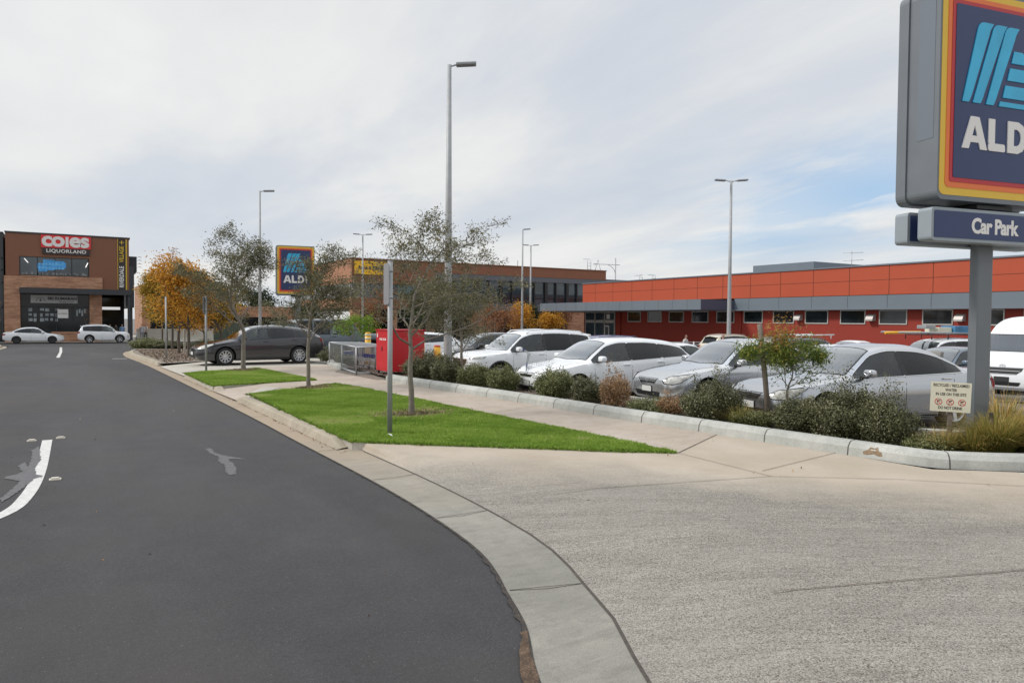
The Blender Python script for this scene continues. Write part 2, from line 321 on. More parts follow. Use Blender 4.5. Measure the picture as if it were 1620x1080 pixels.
BINRED = mat('red_locker_paint', (0.52, 0.018, 0.025), 0.42, var=0.07, vscale=2)
YELLOWBOL = mat('yellow_sleeve', (0.78, 0.42, 0.02), 0.45)
GREENBOX = mat('green_cabinet', (0.085, 0.115, 0.09), 0.6, var=0.08)
BLUEPL = mat('blue_plastic', (0.03, 0.06, 0.24), 0.45)
WIRE = mat('wire_steel', (0.42, 0.43, 0.44), 0.4, 0.7)
YELLOWSIGN = mat('yellow_board', (0.84, 0.47, 0.015), 0.45)
LIGHTSTRIP = mat('ceiling_light', (0.9, 0.9, 0.85), 0.4, emit=((1, 0.95, 0.88), 1.0))
POSTERBLUE = mat('blue_poster', (0.05, 0.26, 0.55), 0.5, emit=((0.04, 0.25, 0.6), 0.12), var=0.5, vscale=2.2)  # faint glow added to the poster, which is no lamp
COLESRED = mat('shop_sign_red', (0.66, 0.025, 0.03), 0.4)
SIGNBLACK = mat('shop_sign_black', (0.03, 0.02, 0.022), 0.45)
TEXTGOLD = mat('gold_letters', (0.62, 0.42, 0.03), 0.45)
TEXTPALE = mat('pale_letters', (0.74, 0.72, 0.70), 0.45)

# ------------------------------------------------------------------ mesh helpers
class MB:
    def __init__(s): s.v = []; s.f = []; s.m = []; s.sm = []
    def add(s, vs, fs, mi=0, smooth=False):
        o = len(s.v); s.v += [tuple(p) for p in vs]; s.f += [tuple(i + o for i in f) for f in fs]
        s.m += [mi] * len(fs); s.sm += [smooth] * len(fs); return s
    def box(s, x0, x1, y0, y1, z0, z1, mi=0, M=None):
        vs = [(x, y, z) for z in (z0, z1) for y in (y0, y1) for x in (x0, x1)]
        if M is not None: vs = [M @ Vector(p) for p in vs]
        return s.add(vs, [(0, 2, 3, 1), (4, 5, 7, 6), (0, 1, 5, 4), (2, 6, 7, 3), (0, 4, 6, 2), (1, 3, 7, 5)], mi)
    def bbox(s, x0, x1, y0, y1, z0, z1, b=0.02, mi=0, M=None, seg=2, smooth=False):
        """box with chamfered vertical and horizontal edges"""
        bm = bmesh.new(); bmesh.ops.create_cube(bm, size=1)
        for v in bm.verts: v.co = Vector(((x0 + x1) / 2 + v.co.x * (x1 - x0), (y0 + y1) / 2 + v.co.y * (y1 - y0), (z0 + z1) / 2 + v.co.z * (z1 - z0)))
        bmesh.ops.bevel(bm, geom=bm.edges[:], offset=b, segments=seg, profile=0.5 if seg > 2 else 0.6, affect='EDGES')
        bm.verts.index_update()
        vs = [(M @ v.co) if M is not None else v.co.copy() for v in bm.verts]; fs = [[v.index for v in f.verts] for f in bm.faces]; bm.free()
        return s.add(vs, fs, mi, smooth)
    def tube(s, pts, rad, n=8, mi=0, cap=True, smooth=True):
        pts = [Vector(p) for p in pts]
        if not isinstance(rad, (list, tuple)): rad = [rad] * len(pts)
        vs = []; fs = []; up = None
        for i, p in enumerate(pts):
            d = (pts[min(i + 1, len(pts) - 1)] - pts[max(i - 1, 0)]).normalized()
            if up is None: up = d.orthogonal().normalized()
            a = (up - d * up.dot(d)).normalized(); b = d.cross(a); up = a
            for k in range(n):
                t = 2 * math.pi * k / n; vs.append(p + (a * math.cos(t) + b * math.sin(t)) * rad[i])
        for i in range(len(pts) - 1):
            for k in range(n): fs.append((i * n + k, i * n + (k + 1) % n, (i + 1) * n + (k + 1) % n, (i + 1) * n + k))
        s.add(vs, fs, mi, smooth)
        if cap:
            o = len(s.v) - len(vs)
            s.f.append(tuple(o + k for k in range(n))[::-1]); s.f.append(tuple(o + (len(pts) - 1) * n + k for k in range(n))); s.m += [mi] * 2; s.sm += [False] * 2
        return s
    def prism(s, poly, axis, a0, a1, mi=0, M=None, smooth=False):
        """poly: 2D points; axis: which coordinate is extruded from a0 to a1"""
        def P(p, a): return {'x': (a, p[0], p[1]), 'y': (p[0], a, p[1]), 'z': (p[0], p[1], a)}[axis]
        vs = [P(p, a0) for p in poly] + [P(p, a1) for p in poly]; n = len(poly)
        if M is not None: vs = [M @ Vector(p) for p in vs]
        o = len(s.v)
        s.add(vs, [(i, (i + 1) % n, n + (i + 1) % n, n + i) for i in range(n)], mi, smooth)
        s.f.append(tuple(o + i for i in range(n))[::-1]); s.f.append(tuple(o + n + i for i in range(n))); s.m += [mi] * 2; s.sm += [False] * 2
        return s
    def lathe(s, prof, n=32, mi=0, M=None, smooth=True):
        """prof: (radius, height along y)"""
        vs = []; fs = []
        for r, h in prof:
            for k in range(n):
                t = 2 * math.pi * k / n; p = Vector((r * math.cos(t), h, r * math.sin(t))); vs.append(M @ p if M is not None else p)
        for i in range(len(prof) - 1):
            for k in range(n): fs.append((i * n + k, i * n + (k + 1) % n, (i + 1) * n + (k + 1) % n, (i + 1) * n + k))
        return s.add(vs, fs, mi, smooth)
    def mesh(s, name, mats):
        me = bpy.data.meshes.new(name); me.from_pydata([tuple(v) for v in s.v], [], s.f)
        for mm in (mats if isinstance(mats, (list, tuple)) else [mats]): me.materials.append(mm)
        me.polygons.foreach_set('material_index', s.m); me.polygons.foreach_set('use_smooth', s.sm)
        bm = bmesh.new(); bm.from_mesh(me); bmesh.ops.recalc_face_normals(bm, faces=bm.faces); bm.to_mesh(me); bm.free()
        me.update(); return me
    def build(s, name, mats, parent=None, loc=None, rz=0):
        return obj(name, s.mesh(name, mats), parent, loc, rz)

def obj(name, me, parent=None, loc=None, rz=0):
    o = bpy.data.objects.new(name, me); COL.objects.link(o)
    if parent is not None: o.parent = parent
    if loc is not None: o.location = loc
    if rz: o.rotation_euler[2] = rz
    return o
def empty(name, loc=(0, 0, 0), rz=0):
    o = bpy.data.objects.new(name, None); COL.objects.link(o); o.location = loc; o.rotation_euler[2] = rz; o.empty_display_size = 0.2; return o
def tag(o, label=None, cat=None, group=None, kind=None):
    if label: o['label'] = label
    if cat: o['category'] = cat
    if group: o['group'] = group
    if kind: o['kind'] = kind
    return o
def thing(name, label, cat, loc=(0, 0, 0), rz=0, group=None): return tag(empty(name, loc, rz), label, cat, group)
def children(o): return [c for c in COL.objects if c.parent == o]
def copy_tree(o, parent=None):
    c = o.copy(); COL.objects.link(c); c.parent = parent
    for ch in list(children(o)): copy_tree(ch, c)
    return c
def struct(o): o['kind'] = 'structure'; return o

def sst(a, b, x):
    t = max(0.0, min(1.0, (x - a) / (b - a))); return t * t * (3 - 2 * t)
def g(x, y):
    """terrain: level by the road here, falling gently to the far shops and to the store"""
    return -0.65 * max(min(max((y - 34) / 40, 0), 1), sst(12.5, 27, x + 0.3 * (min(y, 60) - 20)))

def text_mesh(txt, size, bold=0.0, extrude=0.004, align='CENTER', space=1.0, sx=1.0, shear=0.0):
    c = bpy.data.curves.new('lettering', 'FONT'); c.body = txt; c.size = size; c.offset = bold; c.extrude = extrude; c.align_x = align; c.align_y = 'CENTER'
    c.space_character = space; c.shear = shear; c.resolution_u = 4
    o = bpy.data.objects.new('lettering', c); COL.objects.link(o); bpy.context.view_layer.update()
    dg = bpy.context.evaluated_depsgraph_get(); me = bpy.data.meshes.new_from_object(o.evaluated_get(dg), depsgraph=dg)
    bpy.data.objects.remove(o); 
    if sx != 1.0:
        for v in me.vertices: v.co.x *= sx
    me.materials.clear(); return me
FACE_S = Matrix(((1, 0, 0), (0, 0, -1), (0, 1, 0)))   # text facing -Y : text x->X, text y->Z
def text_on(name, txt, size, m_, parent, M, **k):
    me = text_mesh(txt, size, **k); me.transform(M); me.materials.append(m_); me.name = name
    return obj(name, me, parent)
def MS(x, y, z, rot=None):
    """matrix placing text/flat things on a wall facing -Y"""
    T = FACE_S.to_4x4(); 
    if rot: T = T @ Matrix.Rotation(rot, 4, 'Z')
    T = Matrix.Translation((x, y, z)) @ T; return T
def MX(x, y, z):
    """on a wall facing -X (text reads towards -Y)"""
    return Matrix.Translation((x, y, z)) @ Matrix.Rotation(R(-90), 4, 'Z') @ FACE_S.to_4x4()

def flat(name, poly, m_, zoff=0.0, zf=None, sub=0):
    """horizontal sheet from a 2D outline, draped on the terrain"""
    bm = bmesh.new(); vs = [bm.verts.new((x, y, 0)) for x, y in poly]; es = [bm.edges.new((vs[i], vs[(i + 1) % len(vs)])) for i in range(len(vs))]
    bmesh.ops.triangle_fill(bm, edges=es, use_beauty=True)
    if sub:
        x0 = min(p[0] for p in poly); x1 = max(p[0] for p in poly); y0 = min(p[1] for p in poly); y1 = max(p[1] for p in poly)
        x = math.ceil(x0 / sub) * sub
        while x < x1: bmesh.ops.bisect_plane(bm, geom=bm.verts[:] + bm.edges[:] + bm.faces[:], plane_co=(x, 0, 0), plane_no=(1, 0, 0)); x += sub
        y = math.ceil(y0 / sub) * sub
        while y < y1: bmesh.ops.bisect_plane(bm, geom=bm.verts[:] + bm.edges[:] + bm.faces[:], plane_co=(0, y, 0), plane_no=(0, 1, 0)); y += sub
    for v in bm.verts: v.co.z = (zf(v.co.x, v.co.y) if zf else g(v.co.x, v.co.y)) + zoff
    bmesh.ops.recalc_face_normals(bm, faces=bm.faces)
    if sum(f.normal.z for f in bm.faces) < 0: bmesh.ops.reverse_faces(bm, faces=bm.faces)
    me = bpy.data.meshes.new(name); bm.to_mesh(me); bm.free(); me.materials.append(m_); return obj(name, me)

def smooth_line(pts, step=0.3):
    """Catmull-Rom through 2D points"""
    P = [np.array(p, float) for p in pts]; P = [2 * P[0] - P[1]] + P + [2 * P[-1] - P[-2]]; out = []
    for i in range(1, len(P) - 2):
        n = max(1, int(np.linalg.norm(P[i + 1] - P[i]) / step))
        for k in range(n):
            t = k / n; a, b, c, d = P[i - 1:i + 3]
            out.append(tuple(0.5 * ((2 * b) + (-a + c) * t + (2 * a - 5 * b + 4 * c - d) * t * t + (-a + 3 * b - 3 * c + d) * t ** 3)))
    out.append(tuple(P[-2])); return out
def offset_line(pts, d):
    o = []
    for i, p in enumerate(pts):
        a = np.array(pts[max(i - 1, 0)]); b = np.array(pts[min(i + 1, len(pts) - 1)]); t = (b - a) / max(np.linalg.norm(b - a), 1e-6)
        o.append((p[0] + t[1] * d, p[1] - t[0] * d))
    return o
def strip(mb, pts, prof, zf, mi=0, jitter=0.0):
    """sweep profile [(offset to the right of travel, height)] along pts"""
    lines = [offset_line(pts, o) for o, h in prof]; n = len(pts); vs = []; fs = []
    for j, (o, h) in enumerate(prof):
        for i, p in enumerate(lines[j]): vs.append((p[0] + (random.uniform(-jitter, jitter) if jitter and j == 0 else 0), p[1], zf(p[0], p[1]) + h))
    for j in range(len(prof) - 1):
        for i in range(n - 1): fs.append((j * n + i, j * n + i + 1, (j + 1) * n + i + 1, (j + 1) * n + i))
    mb.add(vs, fs, mi, False); return mb

# ------------------------------------------------------------------ leaves, trees, plants
def leaf_mesh(name, C_, size, m_, rnd, up=0.35, aspect=2.2, normals=None, fold=0.0, droop=0.0):
    """many small leaf-shaped quads at centres C_ (Nx3)"""
    n = len(C_); s = size * rng.uniform(0.65, 1.3, n)
    d = rng.normal(size=(n, 3)); d[:, 2] = d[:, 2] * 0.7 - droop; d /= np.linalg.norm(d, axis=1)[:, None]
    nn = rng.normal(size=(n, 3)); nn[:, 2] += up
    if normals is not None: nn = nn * 0.8 + normals
    nn -= d * np.sum(nn * d, 1)[:, None]; nn /= np.linalg.norm(nn, axis=1)[:, None] + 1e-9
    w = np.cross(d, nn)
    a = (s * 0.5)[:, None]; b = (s * 0.5 / aspect)[:, None]
    V = np.stack([C_ - d * a, C_ + w * b + nn * b * 0.25, C_ + d * a, C_ - w * b + nn * b * 0.25], 1).reshape(-1, 3)
    me = bpy.data.meshes.new(name); me.vertices.add(4 * n); me.vertices.foreach_set('co', V.astype(np.float32).ravel())
    me.loops.add(4 * n); me.loops.foreach_set('vertex_index', np.arange(4 * n, dtype=np.int32))
    me.polygons.add(n); me.polygons.foreach_set('loop_start', np.arange(0, 4 * n, 4, dtype=np.int32)); me.polygons.foreach_set('loop_total', np.full(n, 4, np.int32))
    me.update(calc_edges=True)
    at = me.attributes.new('rnd', 'FLOAT', 'POINT'); at.data.foreach_set('value', np.repeat(np.clip(rnd, 0, 1), 4).astype(np.float32))
    me.materials.append(m_); return me

def blades_mesh(name, base, h, w, m_, rnd, lean=0.35, dirs=None):
    """grass blades: tapered bent triangles pairs (5 verts)"""
    n = len(base); h = h * rng.uniform(0.6, 1.25, n)
    a = rng.uniform(0, 2 * np.pi, n); ln = lean * rng.uniform(0.2, 1.3, n)
    D = np.stack([np.cos(a), np.sin(a)], 1) if dirs is None else dirs
    a2 = rng.uniform(0, 2 * np.pi, n); W = np.stack([np.cos(a2), np.sin(a2), np.zeros(n)], 1) * (w / 2)
    mid = base + np.concatenate([D * (h * ln * 0.35)[:, None], (h * 0.6)[:, None]], 1)
    tip = base + np.concatenate([D * (h * ln)[:, None], (h * (1 - 0.25 * np.minimum(ln, 2)))[:, None]], 1)
    V = np.stack([base - W, base + W, mid + W * 0.8, tip, mid - W * 0.8], 1).reshape(-1, 3)
    me = bpy.data.meshes.new(name); me.vertices.add(5 * n); me.vertices.foreach_set('co', V.astype(np.float32).ravel())
    me.loops.add(5 * n); me.loops.foreach_set('vertex_index', np.arange(5 * n, dtype=np.int32))
    me.polygons.add(n); me.polygons.foreach_set('loop_start', np.arange(0, 5 * n, 5, dtype=np.int32)); me.polygons.foreach_set('loop_total', np.full(n, 5, np.int32))
    me.update(calc_edges=True)
    at = me.attributes.new('rnd', 'FLOAT', 'POINT'); at.data.foreach_set('value', np.repeat(np.clip(rnd, 0, 1), 5).astype(np.float32))
    me.materials.append(m_); return me

def grow(seed, height, r0_, trunk_h, spread, levels=3, nb=9, up=0.55, lean=(0, 0), twig=0.35, droop=0.0, wob=0.12):
    """returns branch polylines [(points, radii)] and terminal twig points"""
    rs = random.Random(seed); br = []; tips = []
    def branch(p, d, length, rad, lev):
        n = 6 if lev < 2 else 4; pts = [p.copy()]; rr = [rad]; q = p.copy(); dd = d.copy()
        for i in range(n):
            dd = (dd + Vector((rs.gauss(0, wob), rs.gauss(0, wob), rs.gauss(0, wob) + (0.10 * up if lev < 2 else -droop)))).normalized()
            q = q + dd * (length / n); pts.append(q.copy()); rr.append(max(rad * (1 - 0.82 * (i + 1) / n), 0.0025))
        br.append((pts, rr))
        if lev >= levels:
            tips.extend([(pt, lev) for pt in pts[1:]]); return
        if lev == levels - 1: tips.extend([(pt, lev) for pt in pts[2:]])
        k = nb if lev == 0 else (6 if lev == 1 else 5)
        for j in range(k):
            t = (0.0 if lev == 0 else 0.2) + (1.0 if lev == 0 else 0.8) * (j + rs.random() * 0.6) / k
            i = min(int(t * n), n - 1); fr = t * n - i; bp = pts[i].lerp(pts[i + 1], fr)
            az = j * 2.4 + rs.uniform(-0.5, 0.5); base = (pts[i + 1] - pts[i]).normalized(); o = base.orthogonal().normalized(); o.rotate(Matrix.Rotation(az, 3, base))
            ang = rs.uniform(0.55, 0.95) if lev == 0 else rs.uniform(0.4, 0.9)
            nd = (base * math.cos(ang) + o * math.sin(ang)); nd.z += 0.12 * up
            f = (1 - 0.55 * t) if lev == 0 else (1 - 0.4 * t)
            ln = (spread * f if lev == 0 else length * (0.5 if lev == 1 else 0.45) * f) * rs.uniform(0.8, 1.2)
            branch(bp, nd.normalized(), max(ln, twig * 0.5), max(rr[i] * (0.5 if lev == 0 else 0.6), 0.004), lev + 1)
    # trunk
    p = Vector((0, 0, 0)); d = Vector((lean[0], lean[1], 1)).normalized(); pts = [p.copy()]; rr = [r0_ * 1.15]
    for i in range(5):
        p = p + (d + Vector((rs.gauss(0, 0.02), rs.gauss(0, 0.02), 0))) * (trunk_h / 5); pts.append(p.copy()); rr.append(r0_ * (1 - 0.22 * (i + 1) / 5))
    br.append((pts, rr))
    branch(p, d, height - trunk_h, r0_ * 0.75, 0)
    return br, tips

def tree(name, label, x, y, height, r0_, trunk_h, spread, nleaf, lsize, leafm, seed, group=None, barkm=None, lean=(0, 0), clump=0.13, up=0.55, base_z=None, nb=9, levels=3, shift=0.0, clip=None, aspect=2.2, droop=0.0, wob=0.12, crown_name='crown', low=0.5, thin=0.0):
    z = g(x, y) if base_z is None else base_z
    t = thing(name, label, 'tree', (x, y, z), 0, group)
    br, tips = grow(seed, height, r0_, trunk_h, spread, levels, nb, up, (0, 0), droop=droop, wob=wob)
    T0 = np.array([tuple(p) for p, l in tips]); zt_ = np.percentile(T0[:, 2], 99.3); zb_ = np.percentile(T0[:, 2], 1.5); rr_ = np.percentile(np.hypot(T0[:, 0], T0[:, 1]), 95)
    kz = (height - trunk_h) / (zt_ - trunk_h); kr = spread / rr_
    def fit_(p):
        q = p.z - trunk_h
        if q > 0: nz = trunk_h + q * kz
        else: nz = p.z if math.hypot(p.x, p.y) < .12 else trunk_h + q * min(1, (trunk_h * (1 - low)) / max(trunk_h - zb_, .01))
        h_ = max(0, nz - trunk_h * .8); return Vector((p.x * kr + lean[0] * h_, p.y * kr + lean[1] * h_, nz))
    br = [([fit_(p) for p in ps], rs_) for ps, rs_ in br]; tips = [(fit_(p), l) for p, l in tips]
    mb = MB()
    for i, (p, r) in enumerate(br): mb.tube(p, r, 8 if i < 2 else (5 if len(p) > 5 else 3), cap=False)
    mb.build('trunk', barkm or BARK, t)
    T = np.array([tuple(p) for p, l in tips]); idx = rng.integers(0, len(T), nleaf)
    ph = rng.uniform(0, 1, len(T))
    # some branch regions carry more leaves than others
    dens = 0.5 + 0.5 * np.sin(T[:, 0] * 3.1 + seed) * np.cos(T[:, 1] * 2.7 + seed) * np.sin(T[:, 2] * 2.3)
    hz_ = np.clip((T[:, 2] - trunk_h) / max(height - trunk_h, .1), 0, 1); keep = rng.uniform(0, 1, nleaf) < (0.62 + 0.5 * dens[idx]) * (1 - thin * hz_[idx]); idx = idx[keep]
    C_ = T[idx] + rng.normal(size=(len(idx), 3)) * clump * np.array([1, 1, 0.8])
    rnd = 0.5 * rng.uniform(0, 1, len(idx)) + 0.35 * ph[idx] + 0.2 * rng.uniform(0, 1, len(idx)) ** 3 + shift
    me = leaf_mesh(crown_name, C_, lsize, leafm, rnd, aspect=aspect, droop=0.3)
    obj(crown_name, me, t)
    return t

def bush_proto(name, rx, ry, h, n, lsize, m_, seed, spiky=0.25, inner=0.5):
    """dome of small leaves on short upright twigs"""
    rs = np.random.default_rng(seed); k = 70
    th = rs.uniform(0, 2 * np.pi, k); u = rs.uniform(0, 1, k) ** 0.5
    bx = np.cos(th) * u * 0.42 * rx; by = np.sin(th) * u * 0.42 * ry
    tx = np.cos(th) * u * rx; ty = np.sin(th) * u * ry
    tz = h * np.sqrt(np.maximum(1 - 0.80 * u ** 2, 0.05)) * (rs.uniform(0.70, 1.0, k) + (rs.uniform(0, 1, k) < .2) * spiky * rs.uniform(.4, 1, k))
    i = rng.integers(0, k, n); t = rng.uniform(0.12, 1, n) ** inner
    P = np.stack([bx[i] + (tx - bx)[i] * t, by[i] + (ty - by)[i] * t, tz[i] * (t ** 0.9)], 1)
    sp = 0.075 * (1.25 - 0.75 * t)[:, None] * np.array([[rx / 0.6, ry / 0.6, 0.9]]) * 1.25
    P = P + rng.normal(size=(n, 3)) * sp
    q = n // 3; a_ = rng.uniform(0, 2 * np.pi, q); u_r = rng.uniform(0, 1, q) ** .5; z_ = rng.uniform(0, .55, q)   # skirt of leaves down to the ground
    P[:q] = np.stack([np.cos(a_) * u_r * rx * (.80 + .25 * z_), np.sin(a_) * u_r * ry * (.80 + .25 * z_), z_ * h + .02], 1)
    P[:, 2] = np.maximum(P[:, 2], 0.02)
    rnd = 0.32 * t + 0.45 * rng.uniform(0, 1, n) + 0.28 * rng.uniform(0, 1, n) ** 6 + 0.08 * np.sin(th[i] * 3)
    nr = np.stack([P[:, 0] / rx, P[:, 1] / ry, P[:, 2] / h], 1); nr /= np.linalg.norm(nr, axis=1)[:, None] + 1e-6
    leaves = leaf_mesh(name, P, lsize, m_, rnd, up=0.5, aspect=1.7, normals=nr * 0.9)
    mb = MB()
    for j in range(0, k, 2):
        mb.tube([(bx[j] * 0.3, by[j] * 0.3, 0), (bx[j], by[j], tz[j] * 0.3), (tx[j] * 0.9, ty[j] * 0.9, tz[j] * 0.92)], [0.007, 0.005, 0.002], 3, cap=False)
    return leaves, mb.mesh('stem', BARK_DK)

# ================================================================== GROUND AND ROAD
def spread(a, b, n): return [a + (b - a) * i / (n - 1) for i in range(n)]
xs = sorted(set([-400, -200, -100, -60] + spread(-40, 100, 71) + [140, 200, 300, 500, 900])); ys = sorted(set([-60, -30, -12] + spread(-6, 130, 69) + [160, 220, 320, 500, 900]))
mb = MB(); nx = len(xs)
for y in ys:
    for x in xs: mb.v.append((x, y, g(x, y) - (0.012 if x > 9.5 or x < -8 else 0.06)))
for j in range(len(ys) - 1):
    for i in range(nx - 1): mb.f.append((j * nx + i, j * nx + i + 1, (j + 1) * nx + i + 1, (j + 1) * nx + i)); mb.m.append(0); mb.sm.append(True)
struct(mb.build('ground', [ASPH2]))

EDGE = smooth_line([(-3.2, -0.6), (-1.2, 0.1), (0.3, 1.0), (1.25, 2.0), (1.8, 2.65), (2.14, 3.33), (2.36, 3.77), (2.55, 4.33), (2.76, 5.0), (2.88, 5.96), (2.94, 7.81), (2.89, 11.06), (2.82, 15.87),
                    (2.53, 26.85), (2.27, 36), (2.2, 42), (2.5, 48.5), (3.3, 53.0), (5.2, 56.2), (9, 57.6), (16, 58)], 0.35)
gz = lambda x, y: g(x, y)
road_poly = [(p[0], p[1]) for p in EDGE] + [(16, 74), (40, 74), (40, 82.3), (-30, 82.3), (-30, 75), (-5.4, 75), (-4.5, 72), (-4.3, 60), (-4.2, 30), (-4.2, -12), (-3.2, -12)]
struct(flat('road', road_poly, ASPH, 0.0, sub=4))
struct(flat('far_street', [(16.0, 58.2), (80, 58.2), (80, 73.9), (16.0, 73.9)], ASPH2, 0.0, sub=8))
mb = MB(); strip(mb, EDGE, [(0.0, -0.006), (0.006, 0.006), (0.30, 0.0), (0.56, 0.018)], gz)
struct(mb.build('gutter', [GUTTER]))
# rough torn edge of the seal and the transverse joints of the gutter
mb = MB(); ee = smooth_line([p for p in EDGE if p[1] < 32], 0.03); lo_ = []; hi_ = []
ph_ = [random.uniform(0, 6) for _ in range(6)]
for i, p in enumerate(ee):
    q_ = i * .03; nz = .5 + .25 * math.sin(q_ * 9 + ph_[0]) * math.sin(q_ * 3.1 + ph_[1]) + .25 * math.sin(q_ * 31 + ph_[2]); w_ = (.004 + .016 * max(0, nz) * (2.0 if p[1] < 5 else 1.0)) + random.uniform(0, .007)
    a_ = np.array(ee[max(i - 1, 0)]); b_ = np.array(ee[min(i + 1, len(ee) - 1)]); t_ = (b_ - a_) / max(np.linalg.norm(b_ - a_), 1e-6)
    lo_.append((p[0] - t_[1] * w_, p[1] + t_[0] * w_)); hi_.append((p[0] + t_[1] * .009, p[1] - t_[0] * .009))
n_ = len(ee); mb.add([(p[0], p[1], g(*p) + .0098) for p in lo_ + hi_], [(i, i + 1, n_ + i + 1, n_ + i) for i in range(n_ - 1)])
struct(mb.build('road_edge', [m_soil('edge_grit', (0.03, 0.03, 0.03), (0.07, 0.062, 0.055), (0.16, 0.12, 0.09))]))
mb = MB(); acc = 0; last = 0
for i in range(1, len(EDGE)):
    a, b = np.array(EDGE[i - 1]), np.array(EDGE[i]); acc += np.linalg.norm(b - a)
    if acc - last > 1.75 and b[1] < 33:
        last = acc; t = (b - a) / np.linalg.norm(b - a); nrm = np.array((t[1], -t[0])); w = 0.006
        q = [b + nrm * 0.03 - t * w, b + nrm * 0.55 - t * w, b + nrm * 0.55 + t * w, b + nrm * 0.03 + t * w]
        hz = [0.0085, 0.021, 0.021, 0.0085]
        mb.add([(p[0], p[1], g(*p) + h) for p, h in zip(q, hz)], [(0, 1, 2, 3)])
strip(mb, [p for p in EDGE if p[1] < 10.2], [(0.552, 0.020), (0.578, 0.021)], gz)
struct(mb.build('gutter_joint', [mat('joint_dirt', (0.07, 0.06, 0.05), 0.95, var=0.4, vscale=30)]))
# dry clay in the gutter by the camera
r_ = random.Random(4); le = [p for p in EDGE if 2.2 < p[1] < 4.3]; dl = offset_line(le, -0.02); dr = offset_line(le, 0.0)
dp = [(p[0] - (.02 + .085 * math.sin(math.pi * i / (len(le) - 1)) ** .7) , p[1]) for i, p in enumerate(le)]
fine_ = lambda L_: [(L_[i][0] + (L_[i + 1][0] - L_[i][0]) * q / 6 + r_.uniform(-.012, .012), L_[i][1] + (L_[i + 1][1] - L_[i][1]) * q / 6) for i in range(len(L_) - 1) for q in range(6)]
struct(flat('gutter_dirt', fine_(dr) + fine_(dp)[::-1], m_soil('clay', (0.05, 0.035, 0.028), (0.15, 0.095, 0.06), (0.30, 0.21, 0.14)), 0.0105))

# raised kerb lengths
def sub_line(line, y0, y1): return [p for p in line if y0 <= p[1] <= y1]
mb = MB()
for y0, y1, x1 in ((10.15, 17.35, 99), (19.35, 25.0, 99), (31.0, 60, 10)):
    ln = [p for p in sub_line(EDGE, y0, y1) if p[0] < x1 and not (p[1] > 57 and p[0] < 2)]
    n = len(ln); prof = [(0.30, 0.0), (0.34, 0.105), (0.375, 0.128), (0.50, 0.130), (0.52, 0.10)]; lines = [offset_line(ln, o) for o, h in prof]
    vs = []; fs = []
    for j, (o, h) in enumerate(prof):
        for i, p in enumerate(lines[j]):
            s = min(1, (i + 0.15) / 1.2, (n - 1 - i + 0.15) / 1.2); vs.append((p[0], p[1], g(*p) + max(h * s, 0.004 + 0.01 * j)))
    for j in range(4):
        for i in range(n - 1): fs.append((j * n + i, j * n + i + 1, (j + 1) * n + i + 1, (j + 1) * n + i))
    mb.add(vs, fs)
struct(mb.build('kerb', [KERB]))
mb = MB()
ln = smooth_line([(-4.3, 20), (-4.3, 60), (-4.45, 68), (-5.1, 72.6), (-8, 74.6), (-20, 75)], 1.0)
strip(mb, [p for p in ln], [(0.0, 0.01), (-0.3, 0.01), (-0.35, 0.13), (-0.55, 0.13), (-12, 0.12)], gz)
struct(mb.build('left_kerb', [KERB]))

# driveway apron
LIP = [p for p in EDGE if p[1] < 9.9]
mb = MB(); LIP = [p for p in EDGE if p[1] < 10.4]
def rw(y): return 0.62 + 1.18 * (1 - sst(6.2, 9.6, y))
ls_ = []
for q in (0.0, 0.33, 0.66, 1.0): ls_.append([offset_line(LIP, 0.575 + (rw(p[1]) - 0.575) * q)[i] for i, p in enumerate(LIP)])
n_ = len(LIP); mb.add([(p[0], p[1], 0.019 + 0.101 * sst(-0.1, 1, q)) for q, l_ in zip((0.0, 0.33, 0.66, 1.0), ls_) for p in l_], [(j * n_ + i, j * n_ + i + 1, (j + 1) * n_ + i + 1, (j + 1) * n_ + i) for j in range(3) for i in range(n_ - 1)])
ramp = ls_[-1]
bm = bmesh.new()
poly = ramp + [(4.62, 10.3), (6.4, 8.2), (6.88, 7.20), (8.58, 8.12), (8.69, 7.0), (8.83, 5.84), (8.87, 4.94), (9.24, 4.66), (9.66, 4.30), (10.6, 3.7), (13.6, 2.4), (30, 2.4), (30, -14), (-3.2, -14)]
me_ = flat('driveway', poly, DRIVE, 0.0, lambda x, y: 0.12)
o2 = mb.mesh('driveway_ramp', [DRIVE]); bm.from_mesh(me_.data); bm.from_mesh(o2); bm.to_mesh(me_.data); bm.free(); struct(me_)
for p in me_.data.polygons: p.use_smooth = False

# footpath (with its pram ramp) along the garden
GK = [(8.58, 8.12), (8.30, 10.37), (8.23, 11.63), (8.06, 14.01), (7.54, 19.17), (7.30, 21.4), (7.35, 23.4), (7.75, 26.9), (8.2, 30)]
fp = [(6.88, 7.20), (8.58, 8.12), (8.36, 10.37), (8.28, 11.63), (8.10, 14.01), (7.70, 18.5), (7.62, 20.6), (7.75, 23.4), (8.2, 26.9), (8.2, 27.3), (5.6, 26.7), (5.45, 26.1), (5.90, 20.60), (3.0, 19.86), (3.1, 17.15), (3.3, 17.35), (6.0, 19.2), (6.13, 18.2), (6.39, 14.84), (6.53, 11.83), (6.75, 9.53), (6.80, 8.15)]
zpath = lambda x, y: g(x, y) + (0.12 if x > 4.1 else 0.02 + 0.1 * max(0, x - 3.0) / 1.1)
struct(flat('footpath', fp, PATH, 0.004, zpath, sub=1.1))
mb = MB()
